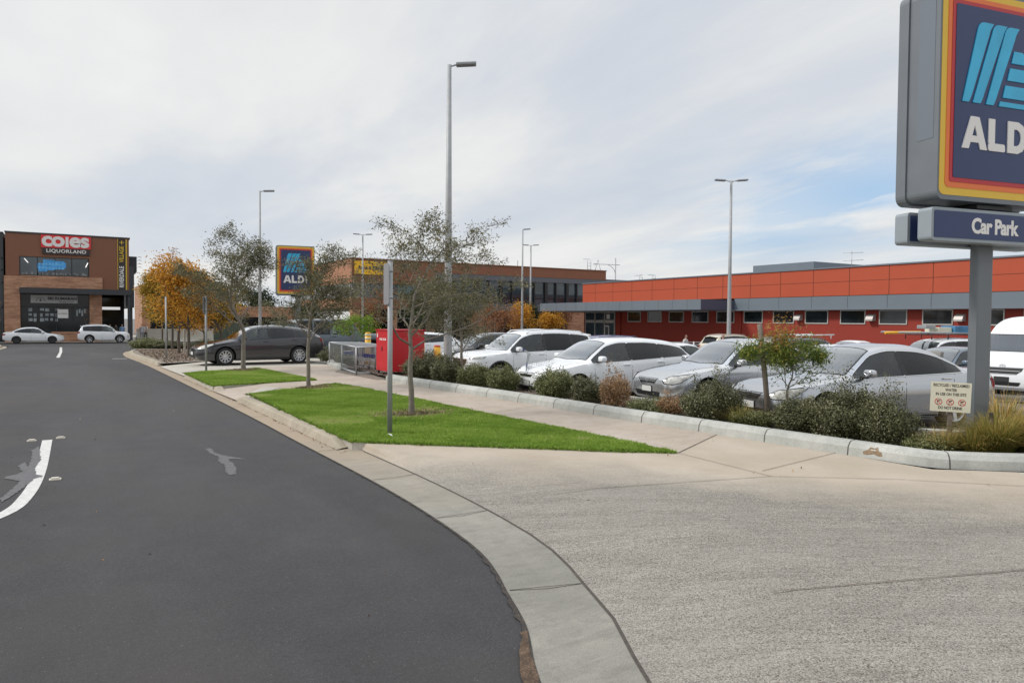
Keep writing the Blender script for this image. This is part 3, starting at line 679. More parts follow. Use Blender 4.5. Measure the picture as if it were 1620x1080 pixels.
for a, b in (((6.92, 7.22), (8.56, 8.10)), ((6.53, 11.9), (8.2, 12.6)), ((6.3, 15.6), (7.9, 15.95)), ((6.9, 7.2), (6.80, 5.6)), ((6.95, 5.86), (8.8, 6.2)), ((6.1, 18.5), (7.55, 18.9)), ((5.9, 21.8), (7.4, 22.3)), ((6.80, 5.6), (8.01, 4.75)),
             ((2.96, 4.35), (3.9, 3.18)), ((3.9, 3.18), (6.2, 2.45)), ((6.2, 2.45), (9.5, 1.6)), ((6.8, 5.6), (4.2, 6.2)), ((8.0, 4.72), (10.2, 2.6))):
    a = np.array(a); b = np.array(b); t = (b - a) / np.linalg.norm(b - a); n_ = np.array((-t[1], t[0])) * 0.005
    zz = 0.1285
    if a[0] < 3.2: continue
    mb.add([(p[0], p[1], zz) for p in (a - n_, b - n_, b + n_, a + n_)], [(0, 1, 2, 3)])
struct(mb.build('path_joint', [mat('joint_dark', (0.14, 0.11, 0.085), 0.95, var=0.3, vscale=20)]))  # dark brown lines of the paving joints
struct(flat('tactile_panel', [(3.5, 18.0), (3.9, 17.9), (4.5, 18.9), (4.1, 19.15)], PALE, 0.012, zpath))
# crossover and island further on
struct(flat('crossover', [(2.95, 24.9), (5.5, 26.75), (8.2, 27.35), (9.4, 28.6), (10.3, 33.0), (8.6, 34.5), (5.6, 31.7), (2.75, 30.3)], PALE, 0.0, lambda x, y: g(x, y) + (0.12 if x > 4 else 0.02 + 0.1 * (x - 2.7) / 1.3), sub=1.5))
struct(flat('island', [(2.78, 30.6), (5.4, 32.0), (7.6, 33.8), (8.6, 37), (9.3, 46), (9.2, 55), (8.9, 57.0), (5.4, 55.6), (3.75, 52.6), (2.95, 48), (2.70, 42), (2.75, 36)], GRAVEL, 0.115, sub=2))
struct(flat('island_path', [(5.0, 38.6), (9.4, 40.2), (9.4, 41.4), (5.0, 39.8)], PALE, 0.125, sub=2))
# verges
V1 = [(3.02, 19.9), (3.15, 19.9), (5.86, 20.55), (5.4, 26.2), (2.95, 24.75), (2.98, 22)]
V2 = [(3.37, 10.05), (4.36, 9.22), (5.39, 8.38), (6.03, 7.82), (6.84, 7.22), (6.78, 8.15), (6.73, 9.53), (6.51, 11.83), (6.37, 14.84), (6.1, 18.25), (5.98, 19.15), (3.42, 17.3), (3.38, 13)]
struct(flat('verge', V1, TURF, 0.130, sub=1)); struct(flat('verge.001', V2, TURF, 0.130, sub=1))

for nm_, V_ in (('verge', V1), ('verge.001', V2)):
    mb = MB(); n_ = len(V_); mb.add([(x, y, z) for z in (-.02, .1298) for x, y in V_], [(i, (i + 1) % n_, n_ + (i + 1) % n_, n_ + i) for i in range(n_)]); struct(mb.build('verge_edge', [PALE]))
def inside(poly, X, Y):
    r = np.zeros(len(X), bool); n = len(poly)
    for i in range(n):
        x1, y1 = poly[i]; x2, y2 = poly[(i + 1) % n]
        c = ((y1 > Y) != (y2 > Y)) & (X < (x2 - x1) * (Y - y1) / (y2 - y1 + 1e-12) + x1); r ^= c
    return r
def scatter(poly, n):
    x0 = min(p[0] for p in poly); x1 = max(p[0] for p in poly); y0 = min(p[1] for p in poly); y1 = max(p[1] for p in poly)
    X = rng.uniform(x0, x1, n); Y = rng.uniform(y0, y1, n); k = inside(poly, X, Y); return X[k], Y[k]
def vnoise(X, Y, s, seed=0):
    return 0.5 + 0.25 * (np.sin(X * s + seed) * np.cos(Y * s * 1.3 + seed * 2) + np.sin(X * s * 2.3 + Y * s * 1.7 + seed) * 0.7 + np.sin(Y * s * 3.1 - X * s + seed * 3) * 0.4)
MULCH_RINGS = [(5.31, 12.46, 0.85, 0.6), (5.04, 18.37, 0.7, 0.6), (4.80, 25.3, 0.6, 0.7)]
def ringmask(X, Y):
    r = np.zeros(len(X))
    for cx_, cy_, rx, ry in MULCH_RINGS:
        d = np.sqrt(((X - cx_) / rx) ** 2 + ((Y - cy_) / ry) ** 2); r = np.maximum(r, np.clip(1.5 - 1.25 * d, 0, 1))
    return r
for nm, poly, n, hh, ww in (('grass', V2, 420000, 0.058, 0.0065), ('grass.001', V1, 120000, 0.06, 0.010)):
    X, Y = scatter(poly, n); rm = ringmask(X, Y)
    k = rng.uniform(0, 1, len(X)) > rm * 0.93; X, Y, rm = X[k], Y[k], rm[k]
    B = np.stack([X, Y, 0.128 + 0 * X], 1); vn = vnoise(X, Y, 1.7, 3) * 0.6 + vnoise(X, Y, 6.1, 1) * 0.4
    hgt = hh * (0.55 + 0.75 * vn) * (1 - 0.5 * rm)
    rnd = 0.10 + 0.50 * vn + rng.uniform(0, 0.35, len(X)) + 0.4 * rng.uniform(0, 1, len(X)) ** 7 + 0.3 * rm + .25 * (vnoise(X, Y, .9, 7) > .78)
    tag(obj(nm, blades_mesh('grass', B, hgt, ww, BLADE, rnd, 0.6)), 'bright green lawn of short blades on the nature strip', None, None, 'stuff')
for nm, poly, n in (('grass.002', V2, 16000), ('grass.003', V1, 7000)):
    seg_ = [(poly[i], poly[(i + 1) % len(poly)]) for i in range(len(poly))]; ln_ = np.array([math.dist(a, b) for a, b in seg_]); ii = rng.choice(len(seg_), n, p=ln_ / ln_.sum()); tt = rng.uniform(0, 1, n)
    A_ = np.array([q[0] for q in seg_])[ii]; B_ = np.array([q[1] for q in seg_])[ii]; P_ = A_ + (B_ - A_) * tt[:, None]; lump = np.clip(vnoise(P_[:, 0], P_[:, 1], 7.0, 5), 0, 1)
    P_ = P_ + rng.normal(0, 1, (n, 2)) * (0.008 + .035 * lump ** 2)[:, None]; B = np.concatenate([P_, np.full((n, 1), .122)], 1)
    tag(obj(nm, blades_mesh('grass', B, .05 * (.5 + lump), .007, BLADE, .1 + .5 * rng.uniform(0, 1, n) + .5 * rng.uniform(0, 1, n) ** 3, 1.4)), 'untidy fringe of grass round the lawn edge', None, None, 'stuff')
# straw and dead clippings round the trunks
X = np.concatenate([rng.normal(c[0], c[2] * 0.55, 1500) for c in MULCH_RINGS]); Y = np.concatenate([rng.normal(c[1], c[3] * 0.5, 1500) for c in MULCH_RINGS])
k = inside(V1, X, Y) | inside(V2, X, Y); X = X[k]; Y = Y[k]
tag(obj('dead_grass', leaf_mesh('dead_grass', np.stack([X, Y, 0.14 + rng.uniform(0, 0.045, len(X))], 1), 0.075, STRAW, rng.uniform(0, 1, len(X)), up=3, aspect=7)), 'dry brown clippings lying round the trunks', None, None, 'stuff')

# garden bed behind its kerb
KB = smooth_line([(12.2, 2.95), (10.6, 3.72), (9.66, 4.36), (9.24, 4.70), (8.95, 5.05), (8.83, 5.84), (8.69, 7.0), (8.57, 8.11), (8.33, 10.37), (8.25, 11.63), (8.06, 14.01), (7.62, 18.4), (7.55, 19.6)], 0.1)
mb = MB(); acc = 0; start = 0; seg = []
def kerbseg(pts):
    strip(mb, pts, [(0.0, 0.0), (0.015, 0.11), (0.06, 0.168), (0.095, 0.182), (0.205, 0.185), (0.24, 0.16), (0.24, 0.0)], lambda x, y: 0.12)
    n = len(pts); o = len(mb.v) - 7 * n
    mb.f.append(tuple(o + j * n for j in range(7))); mb.f.append(tuple(o + j * n + n - 1 for j in range(7))[::-1]); mb.m += [0, 0]; mb.sm += [False] * 2
for i in range(1, len(KB)):
    seg.append(KB[i - 1]); acc += math.dist(KB[i - 1], KB[i])
    if acc > 1.18 or i == len(KB) - 1:
        seg.append((KB[i][0] * 0.9 + KB[i - 1][0] * 0.1, KB[i][1] * 0.9 + KB[i - 1][1] * 0.1)); kerbseg(seg); seg = []; acc = 0
kerbseg([(7.75, 24.3), (7.9, 25.6), (8.1, 26.9)]); kerbseg([(8.11, 27.0), (8.5, 28.4), (9.2, 29.6)])
strip(mb, KB, [(0.02, 0.07), (0.07, 0.13), (0.20, 0.155)], lambda x, y: 0.12)
struct(mb.build('garden_kerb', [GKERB]))
jm = MB(); acc = 0
for i in range(1, len(KB)):
    acc += math.dist(KB[i - 1], KB[i])
    if acc > 1.18:
        acc = 0; a_, b_ = np.array(KB[i - 1]), np.array(KB[i]); t_ = (b_ - a_) / np.linalg.norm(b_ - a_); n2_ = np.array((t_[1], -t_[0]))
        pr = [(-.002, .004), (.0135, .112), (.059, .170), (.094, .1845), (.206, .1875)]
        vs_ = []
        for o_, h_ in pr:
            for w_ in (-.006, .006): p_ = b_ + n2_ * o_ + t_ * w_; vs_.append((p_[0], p_[1], .12 + h_))
        jm.add(vs_, [(2 * q, 2 * q + 1, 2 * q + 3, 2 * q + 2) for q in range(4)])
struct(jm.build('kerb_joint', [mat('joint_dark2', (0.09, 0.08, 0.07), 0.95)]))  # dark strips marking the kerb joints
ci = min(range(len(KB)), key=lambda i: abs(KB[i][1] - 5.72) + (0 if KB[i][0] < 8.95 else 9)); a_, b_ = np.array(KB[ci]), np.array(KB[ci + 1]); t_ = (b_ - a_) / np.linalg.norm(b_ - a_); n2_ = np.array((t_[1], -t_[0]))
cp = [(-.17, .03), (-.10, .02), (-.02, .05), (.06, .03), (.15, .02), (.17, .06), (.09, .10), (.05, .155), (-.02, .14), (-.07, .165), (-.10, .11), (-.15, .09)]
def onface(u, h):
    u, h = u * .75, .03 + h * .75; o_ = .015 * h / .11 if h < .11 else .015 + .045 * (h - .11) / .058; q = a_ + t_ * u + n2_ * (o_ - .006); return (q[0], q[1], .12 + h)
cm_ = MB(); cm_.add([onface(0, .08)] + [onface(*q) for q in cp], [(0, i + 1, (i + 1) % 12 + 1) for i in range(12)]); struct(cm_.build('kerb_chip', [m_soil('chip_tan', (0.25, 0.17, 0.10), (0.38, 0.27, 0.17), (0.5, 0.38, 0.26))]))
BED = [p for p in offset_line(KB, 0.23)] + [(7.75, 20.2), (7.95, 22), (8.1, 24.3), (8.3, 26.8), (8.6, 28.3), (9.5, 29.3), (10.2, 28.4), (10.05, 20), (10.3, 14), (10.9, 8), (11.6, 6.2), (13.2, 4.6), (13.6, 3.2)]
struct(flat('garden_bed', BED, MULCH, 0.0, lambda x, y: 0.20 + 0.02 * math.sin(x * 5) * math.cos(y * 4), sub=0.5))
struct(flat('bare_ground', [(7.45, 20.0), (7.35, 23.6), (7.7, 24.4), (8.2, 24.4), (8.05, 20.0)], GRAVEL, 0.0, lambda x, y: 0.131))
# the bed's low back kerb against the parking bays
mb = MB(); strip(mb, smooth_line([(13.6, 3.2), (13.2, 4.6), (11.6, 6.2), (10.9, 8), (10.3, 14), (10.05, 20), (10.2, 28.4)], 0.5), [(-0.1, 0.1), (-0.08, 0.23), (0.06, 0.23), (0.10, 0.0)], lambda x, y: 0.0)
struct(mb.build('garden_kerb.001', [GKERB]))
X, Y = scatter(BED, 26000); B = np.stack([X, Y, 0.205 + 0.02 * np.sin(X * 5) * np.cos(Y * 4) + rng.uniform(0, 0.02, len(X))], 1)
tag(obj('bark_mulch', leaf_mesh('bark_mulch', B, 0.045, CHIPS, rng.uniform(0, 1, len(X)), up=2.5, aspect=2.2)), 'brown bark chips covering the garden bed', None, None, 'stuff')
X, Y = scatter([(3.0, 31), (7.6, 33.8), (9.0, 40), (9, 50), (3.2, 50), (2.9, 40)], 9000)
tag(obj('island_gravel', leaf_mesh('island_gravel', np.stack([X, Y, 0.12 + np.array([g(a, b) for a, b in zip(X, Y)]) + rng.uniform(0, 0.03, len(X))], 1), 0.09, CHIPS, 0.3 + 0.7 * rng.uniform(0, 1, len(X)), up=2.5, aspect=1.6)), 'loose stones and bark on the traffic island', None, None, 'stuff')

# fallen leaves in the gutter and here and there on the paving
ln = [p for p in offset_line(EDGE, 0.30) if 10 < p[1] < 24]; q = [ln[random.randrange(len(ln))] for _ in range(260)]
X = np.array([p[0] for p in q]) + rng.normal(0, 0.035, 260); Y = np.array([p[1] for p in q]) + rng.uniform(-0.3, 0.3, 260); Z = np.full(260, 0.012)
X2, Y2 = scatter([(3.8, 2), (12, 2), (8.5, 8), (6.5, 20), (6.2, 15), (6.8, 7.2), (4, 9)], 90); X3, Y3 = scatter([(-1, 4), (2.6, 4.5), (2.7, 30), (-2, 30)], 60)
P_ = np.stack([np.concatenate([X, X2, X3]), np.concatenate([Y, Y2, Y3]), np.concatenate([Z, np.full(len(X2), 0.135), np.full(len(X3), 0.006)])], 1)
tag(obj('leaf_litter', leaf_mesh('leaf_litter', P_, 0.034, LITTER, rng.uniform(0, 1, len(P_)), up=2.2, aspect=1.8)), 'scattered dry leaves in the gutter and on the paving', None, None, 'stuff')

# painted line, lane dash, cat's eyes, worn patches
mb = MB()
cl = smooth_line([(-3.2, 5.6), (-1.9, 6.9), (-1.1, 7.65), (-0.60, 8.35), (-0.44, 9.12), (-0.37, 10.5), (-0.36, 13.1)], 0.15)
strip(mb, cl, [(-0.065, 0.004), (0.065, 0.004)], gz)
mb.add([(-0.75, 41.5, g(0, 41.5) + .004), (-0.6, 41.5, g(0, 41.5) + .004), (-0.62, 52, g(0, 52) + .006), (-0.77, 52, g(0, 52) + .006)], [(0, 1, 2, 3)])
mb.add([(-0.77, 52, g(0, 52) + .006), (-0.62, 52, g(0, 52) + .006), (-0.8, 66, g(0, 66) + .006), (-0.95, 66, g(0, 66) + .006)], [(0, 1, 2, 3)])
mb.add([(3.6, 79.7, -.642), (9.5, 79.2, -.642), (9.5, 79.45, -.642), (3.6, 79.95, -.642)], [(0, 1, 2, 3)])
mb.add([(1.5, 38.4, g(0, 38.4) + .004), (2.1, 38.2, g(0, 38.4) + .004), (2.1, 38.4, g(0, 38.4) + .004), (1.5, 38.6, g(0, 38.4) + .004)], [(0, 1, 2, 3)])
struct(mb.build('road_marking', [ROADWHITE]))
PATCH = mat('glue_stain', (0.105, 0.105, 0.11), 0.75, var=0.4, vscale=22)
def ragged(P, j=.022, n=4, seed=1):
    r_ = random.Random(seed); o = []
    for i in range(len(P)):
        a, b = P[i], P[(i + 1) % len(P)]; m_ = max(1, int(math.dist(a, b) / .05))
        for k in range(m_): t_ = k / m_; o.append((a[0] + (b[0] - a[0]) * t_ + r_.uniform(-j, j), a[1] + (b[1] - a[1]) * t_ + r_.uniform(-j, j)))
    return o
struct(flat('road_stain', ragged([(1.60, 11.2), (1.68, 11.2), (1.67, 10.8), (1.73, 10.55), (1.86, 10.3), (2.0, 10.05), (1.84, 10.2), (1.74, 10.22), (1.74, 9.9), (1.72, 9.55), (1.66, 9.2), (1.57, 9.18), (1.58, 9.5), (1.63, 9.85), (1.61, 10.2), (1.66, 10.45), (1.60, 10.8)][::-1], .014), PATCH, 0.0045))
struct(flat('road_stain.001', ragged([(-0.45, 12.5), (-0.41, 11.9), (-0.39, 11.3), (-0.43, 10.7), (-0.40, 10.3), (-0.33, 10.15), (-0.40, 10.05), (-0.48, 9.6), (-0.56, 9.2), (-0.64, 8.9), (-0.66, 9.1), (-0.58, 9.6), (-0.55, 9.95), (-0.62, 10.1), (-0.70, 10.2), (-0.69, 10.35), (-0.60, 10.4), (-0.55, 10.55), (-0.62, 11.0), (-0.55, 11.2), (-0.51, 10.9), (-0.49, 11.4), (-0.52, 12.2)], .012), PATCH, 0.0065))
eye = MB()
eye.prism([(-0.06, -0.045), (0.06, -0.045), (0.06, 0.045), (-0.06, 0.045)], 'z', 0, 0.012, 0); eye.prism([(-0.05, 0), (0.05, 0), (0.035, 0.018), (-0.035, 0.018)], 'y', -0.028, 0.028, 0, Matrix.Translation((0, 0, 0.01)))
em = eye.mesh('road_stud', [mat('stud_cream', (0.62, 0.58, 0.5), 0.4)])
for i, (x, y, lb) in enumerate([(-0.56, 13.1, 'left of the far end of the white line'), (-0.19, 13.2, 'right of the far end of the white line'), (-0.20, 9.87, 'beside the bend of the white line')]):
    tag(obj('road_stud', em, loc=(x, y, 0.002)), 'flat cream raised road stud ' + lb, 'road stud', 'studs beside the white line')

# pit cover in the apron at the bed corner
t = thing('pit_cover', 'flat grey service pit cover set in the paving at the bed corner', 'pit cover', (9.75, 3.85, 0.12), R(-35))
MB().box(-0.42, 0.42, -0.28, 0.28, -0.05, 0.006).build('frame', [PALE], t); MB().box(-0.36, 0.36, -0.22, 0.22, -0.03, 0.010).build('cover_plate', [mat('iron_lid', (0.2, 0.2, 0.19), 0.6, 0.4, var=0.2)], t)

# litter on the lawn
tag(obj('paper_scrap', leaf_mesh('scrap', np.array([[3.95, 10.05, 0.19]]), 0.10, WHITE, np.ones(1), up=2)), 'small white scrap of paper on the lawn by the sign post', 'litter')

# ================================================================== CARS
def m_paint(name, col, metal=0.0, rough=0.35, flake=0.0):
    k = NT(name); k.b.inputs['Metallic'].default_value = metal; k.b.inputs['Coat Weight'].default_value = 1.0; k.b.inputs['Coat Roughness'].default_value = 0.04
    sp = k.n('ShaderNodeSeparateXYZ'); k.l(k.obj, sp.inputs[0])
    # road film: lower body a little dustier and browner
    dirt = k.n('ShaderNodeMapRange'); dirt.inputs[1].default_value = 0.75; dirt.inputs[2].default_value = 0.2; k.l(sp.outputs[2], dirt.inputs[0])
    d = k.math('MULTIPLY', dirt.outputs[0], k.ramp(k.noise(5, 5, 0.65), [(0.3, 0.03), (0.75, 0.25)]))
    k.col(k.mix(d, col, tuple(0.75 * c + 0.25 * t for c, t in zip(col, (0.2, 0.17, 0.13)))))
    k.rough(k.math('ADD', k.math('MULTIPLY', d, 0.35), rough)); return k.m
P_WHITE = m_paint('paint_white', (0.80, 0.82, 0.84)); P_SILVER = m_paint('paint_silver', (0.60, 0.62, 0.64), 0.8, 0.22)
P_SILVER2 = m_paint('paint_silver_blue', (0.50, 0.52, 0.55), 0.9, 0.19); P_GREY = m_paint('paint_dark_grey', (0.034, 0.034, 0.040), 0.35, 0.28)
P_JEEP = m_paint('paint_slate', (0.075, 0.10, 0.125), 0.2, 0.35); P_BLUE = m_paint('paint_blue', (0.03, 0.05, 0.17), 0.3, 0.3); P_BLACK = m_paint('paint_black', (0.018, 0.018, 0.02), 0.2, 0.28)
P_NAVY = m_paint('paint_navy', (0.03, 0.037, 0.07), 0.3, 0.3); P_CREAM = m_paint('paint_cream', (0.55, 0.5, 0.40), 0.2, 0.35); P_MAROON = m_paint('paint_maroon', (0.22, 0.12, 0.12), 0.4, 0.35)
P_STEEL = m_paint('paint_steel_blue', (0.12, 0.16, 0.21), 0.4, 0.3)
def m_carglass(name, tint, rough=0.015, boost=1.0):
    k = NT(name); o = [n for n in k.t.nodes if n.type == 'OUTPUT_MATERIAL'][0]
    tr = k.n('ShaderNodeBsdfTransparent'); tr.inputs[0].default_value = (*tint, 1); gl = k.n('ShaderNodeBsdfGlossy'); gl.inputs['Roughness'].default_value = rough; gl.inputs[0].default_value = (.92, .96, 1, 1)
    fr = k.n('ShaderNodeFresnel'); fr.inputs[0].default_value = 1.52; ms = k.n('ShaderNodeMixShader'); k.l(k.math('MULTIPLY', fr.outputs[0], boost, True), ms.inputs[0]); k.l(tr.outputs[0], ms.inputs[1]); k.l(gl.outputs[0], ms.inputs[2]); k.l(ms.outputs[0], o.inputs[0])
    return k.m
CG = m_carglass('car_glass', (0.60, 0.70, 0.66), boost=1.35); CG_TINT = m_carglass('car_glass_tinted', (0.10, 0.11, 0.11), boost=0.9); CG_SCREEN = m_carglass('car_windscreen', (0.76, 0.88, 0.87), boost=3.3)
CABIN = mat('cabin_trim', (0.14, 0.135, 0.13), 0.9, var=.3, vscale=4)
RUBBER = mat('tyre_rubber', (0.022, 0.022, 0.022), 0.85, bump=0.3, bscale=60); TRIM = mat('black_trim', (0.02, 0.02, 0.021), 0.55); UNDER = mat('underbody', (0.012, 0.012, 0.012), 0.9)
ALLOY = mat('alloy_rim', (0.52, 0.53, 0.55), 0.3, 0.7); ALLOY_DK = mat('dark_alloy_rim', (0.06, 0.06, 0.065), 0.4, 0.5); CHROME = mat('chrome', (0.62, 0.63, 0.64), 0.12, 1.0)
LAMP = m_glass('headlamp_lens', (0.50, 0.50, 0.47), 0.9, 0.08, 0.35, 11); LAMPRED = m_glass('tail_lamp_lens', (0.22, 0.012, 0.015), 0.8, 0.08, 0.4, 9); SEAM = mat('panel_gap', (0.015, 0.015, 0.016), 0.8)
PLATEW = mat('plate_white', (0.62, 0.62, 0.6), 0.5); GRILLEBK = mat('grille_black', (0.012, 0.012, 0.013), 0.5); SEATM = mat('seat', (0.24, 0.23, 0.215), 0.85)

def pchip(xs_, ys_, x):
    xs_ = np.array(xs_, float); ys_ = np.array(ys_, float); h = np.diff(xs_); d = np.diff(ys_) / h; n = len(xs_); mth = np.zeros(n)
    for i in range(1, n - 1):
        if d[i - 1] * d[i] > 0:
            w1 = 2 * h[i] + h[i - 1]; w2 = h[i] + 2 * h[i - 1]; mth[i] = (w1 + w2) / (w1 / d[i - 1] + w2 / d[i])
    mth[0] = d[0]; mth[-1] = d[-1]
    i = np.clip(np.searchsorted(xs_, x) - 1, 0, n - 2); t = (x - xs_[i]) / h[i]
    return (2 * t ** 3 - 3 * t ** 2 + 1) * ys_[i] + (t ** 3 - 2 * t ** 2 + t) * h[i] * mth[i] + (-2 * t ** 3 + 3 * t ** 2) * ys_[i + 1] + (t ** 3 - t ** 2) * h[i] * mth[i + 1]

# tables: distance from nose as fraction of length: (f, bottom, shoulder z, rail z, centre z, rail half width / half width)
SPEC = {
 'sedan': dict(L=4.75, W=1.78, WB=2.75, FO=0.95, wr=0.325, tab=[(0, .27, .60, .63, .65, .86), (.03, .20, .67, .70, .725, .86), (.10, .18, .75, .79, .825, .85), (.20, .18, .83, .865, .90, .84), (.285, .18, .885, .915, .955, .83),
        (.345, .18, .905, 1.08, 1.165, .77), (.43, .18, .92, 1.345, 1.425, .67), (.52, .18, .935, 1.415, 1.495, .645), (.62, .18, .95, 1.40, 1.49, .64), (.72, .19, .968, 1.315, 1.405, .655), (.80, .20, .985, 1.165, 1.235, .70), (.87, .21, .99, 1.035, 1.075, .76), (.94, .24, .975, 1.02, 1.055, .80), (1.0, .36, .86, .93, .965, .84)],
        cowl=.275, head=.43, rear0=.735, rear1=.865, doors=(.315, .545, .745), seam_f=.315),
 'wagon': dict(L=4.70, W=1.77, WB=2.70, FO=0.95, wr=0.32, tab=[(0, .27, .62, .65, .67, .86), (.03, .20, .69, .72, .75, .86), (.10, .18, .78, .82, .855, .85), (.18, .18, .855, .89, .93, .84), (.25, .18, .905, .94, .985, .83),
        (.32, .18, .925, 1.13, 1.22, .76), (.41, .18, .94, 1.36, 1.435, .67), (.50, .18, .955, 1.43, 1.50, .65), (.64, .18, .985, 1.43, 1.51, .645), (.78, .19, 1.02, 1.38, 1.47, .64), (.88, .20, 1.045, 1.31, 1.41, .62), (.925, .21, 1.05, 1.235, 1.34, .63), (.965, .24, 1.02, 1.09, 1.15, .72), (1.0, .36, .86, .93, .96, .86)],
        cowl=.24, head=.405, rear0=.905, rear1=.965, doors=(.30, .535, .735), seam_f=.30),
 'suv': dict(L=4.71, W=1.86, WB=2.70, FO=0.95, wr=0.36, tab=[(0, .34, .84, .88, .90, .88), (.03, .26, .92, .95, .975, .88), (.10, .23, .98, 1.02, 1.05, .87), (.18, .23, 1.01, 1.055, 1.09, .86), (.25, .23, 1.045, 1.08, 1.12, .84),
        (.315, .23, 1.065, 1.30, 1.37, .77), (.39, .23, 1.075, 1.54, 1.61, .70), (.48, .23, 1.085, 1.635, 1.70, .68), (.64, .23, 1.10, 1.66, 1.735, .68), (.80, .24, 1.12, 1.625, 1.71, .67), (.90, .26, 1.14, 1.56, 1.65, .66), (.94, .28, 1.14, 1.42, 1.50, .67), (.97, .32, 1.10, 1.18, 1.24, .74), (1.0, .42, .92, 1.0, 1.03, .88)],
        cowl=.235, head=.385, rear0=.915, rear1=.968, doors=(.295, .535, .745), seam_f=.295),
 'hatch': dict(L=4.30, W=1.77, WB=2.60, FO=0.88, wr=0.315, tab=[(0, .27, .62, .65, .67, .86), (.03, .20, .70, .73, .755, .86), (.11, .18, .79, .83, .865, .85), (.20, .18, .87, .90, .94, .84), (.27, .18, .91, .95, .99, .83),
        (.345, .18, .93, 1.14, 1.22, .76), (.43, .18, .95, 1.36, 1.43, .67), (.54, .18, .97, 1.41, 1.48, .65), (.70, .18, 1.0, 1.375, 1.46, .64), (.83, .19, 1.03, 1.29, 1.38, .64), (.91, .20, 1.04, 1.18, 1.26, .66), (.96, .24, 1.0, 1.06, 1.12, .74), (1.0, .36, .84, .92, .95, .86)],
        cowl=.26, head=.425, rear0=.84, rear1=.955, doors=(.32, .58, .77), seam_f=.32),
 'van': dict(L=4.85, W=1.80, WB=2.57, FO=1.15, wr=0.325, tab=[(0, .30, .92, .98, 1.00, .92), (.02, .22, 1.02, 1.08, 1.10, .92), (.07, .20, 1.09, 1.17, 1.21, .90), (.11, .20, 1.12, 1.30, 1.36, .87),
        (.19, .20, 1.14, 1.68, 1.76, .82), (.26, .20, 1.15, 1.96, 2.10, .78), (.34, .20, 1.15, 2.08, 2.25, .76), (.60, .20, 1.15, 2.10, 2.28, .77), (.90, .22, 1.15, 2.08, 2.25, .77), (.97, .25, 1.13, 1.90, 2.05, .77), (1.0, .32, 1.05, 1.66, 1.74, .78)],
        cowl=.075, head=.215, rear0=1.2, rear1=1.3, doors=(.13, .37, .62), seam_f=.13),
 'jeep': dict(L=4.5, W=1.80, WB=2.75, FO=0.80, wr=0.40, tab=[(0, .50, 1.02, 1.07, 1.09, .86), (.03, .45, 1.06, 1.11, 1.14, .86), (.15, .42, 1.09, 1.15, 1.18, .86), (.29, .40, 1.12, 1.18, 1.21, .86),
        (.33, .40, 1.13, 1.33, 1.36, .85), (.385, .40, 1.13, 1.68, 1.72, .82), (.43, .40, 1.13, 1.76, 1.81, .81), (.60, .40, 1.13, 1.77, 1.83, .81), (.90, .40, 1.13, 1.77, 1.82, .81), (.955, .42, 1.13, 1.74, 1.78, .81), (.985, .45, 1.10, 1.45, 1.48, .84), (1.0, .5, 1.02, 1.15, 1.18, .86)],
        cowl=.29, head=.385, rear0=1.2, rear1=1.3, doors=(.40, .62, .82), seam_f=.36),
}
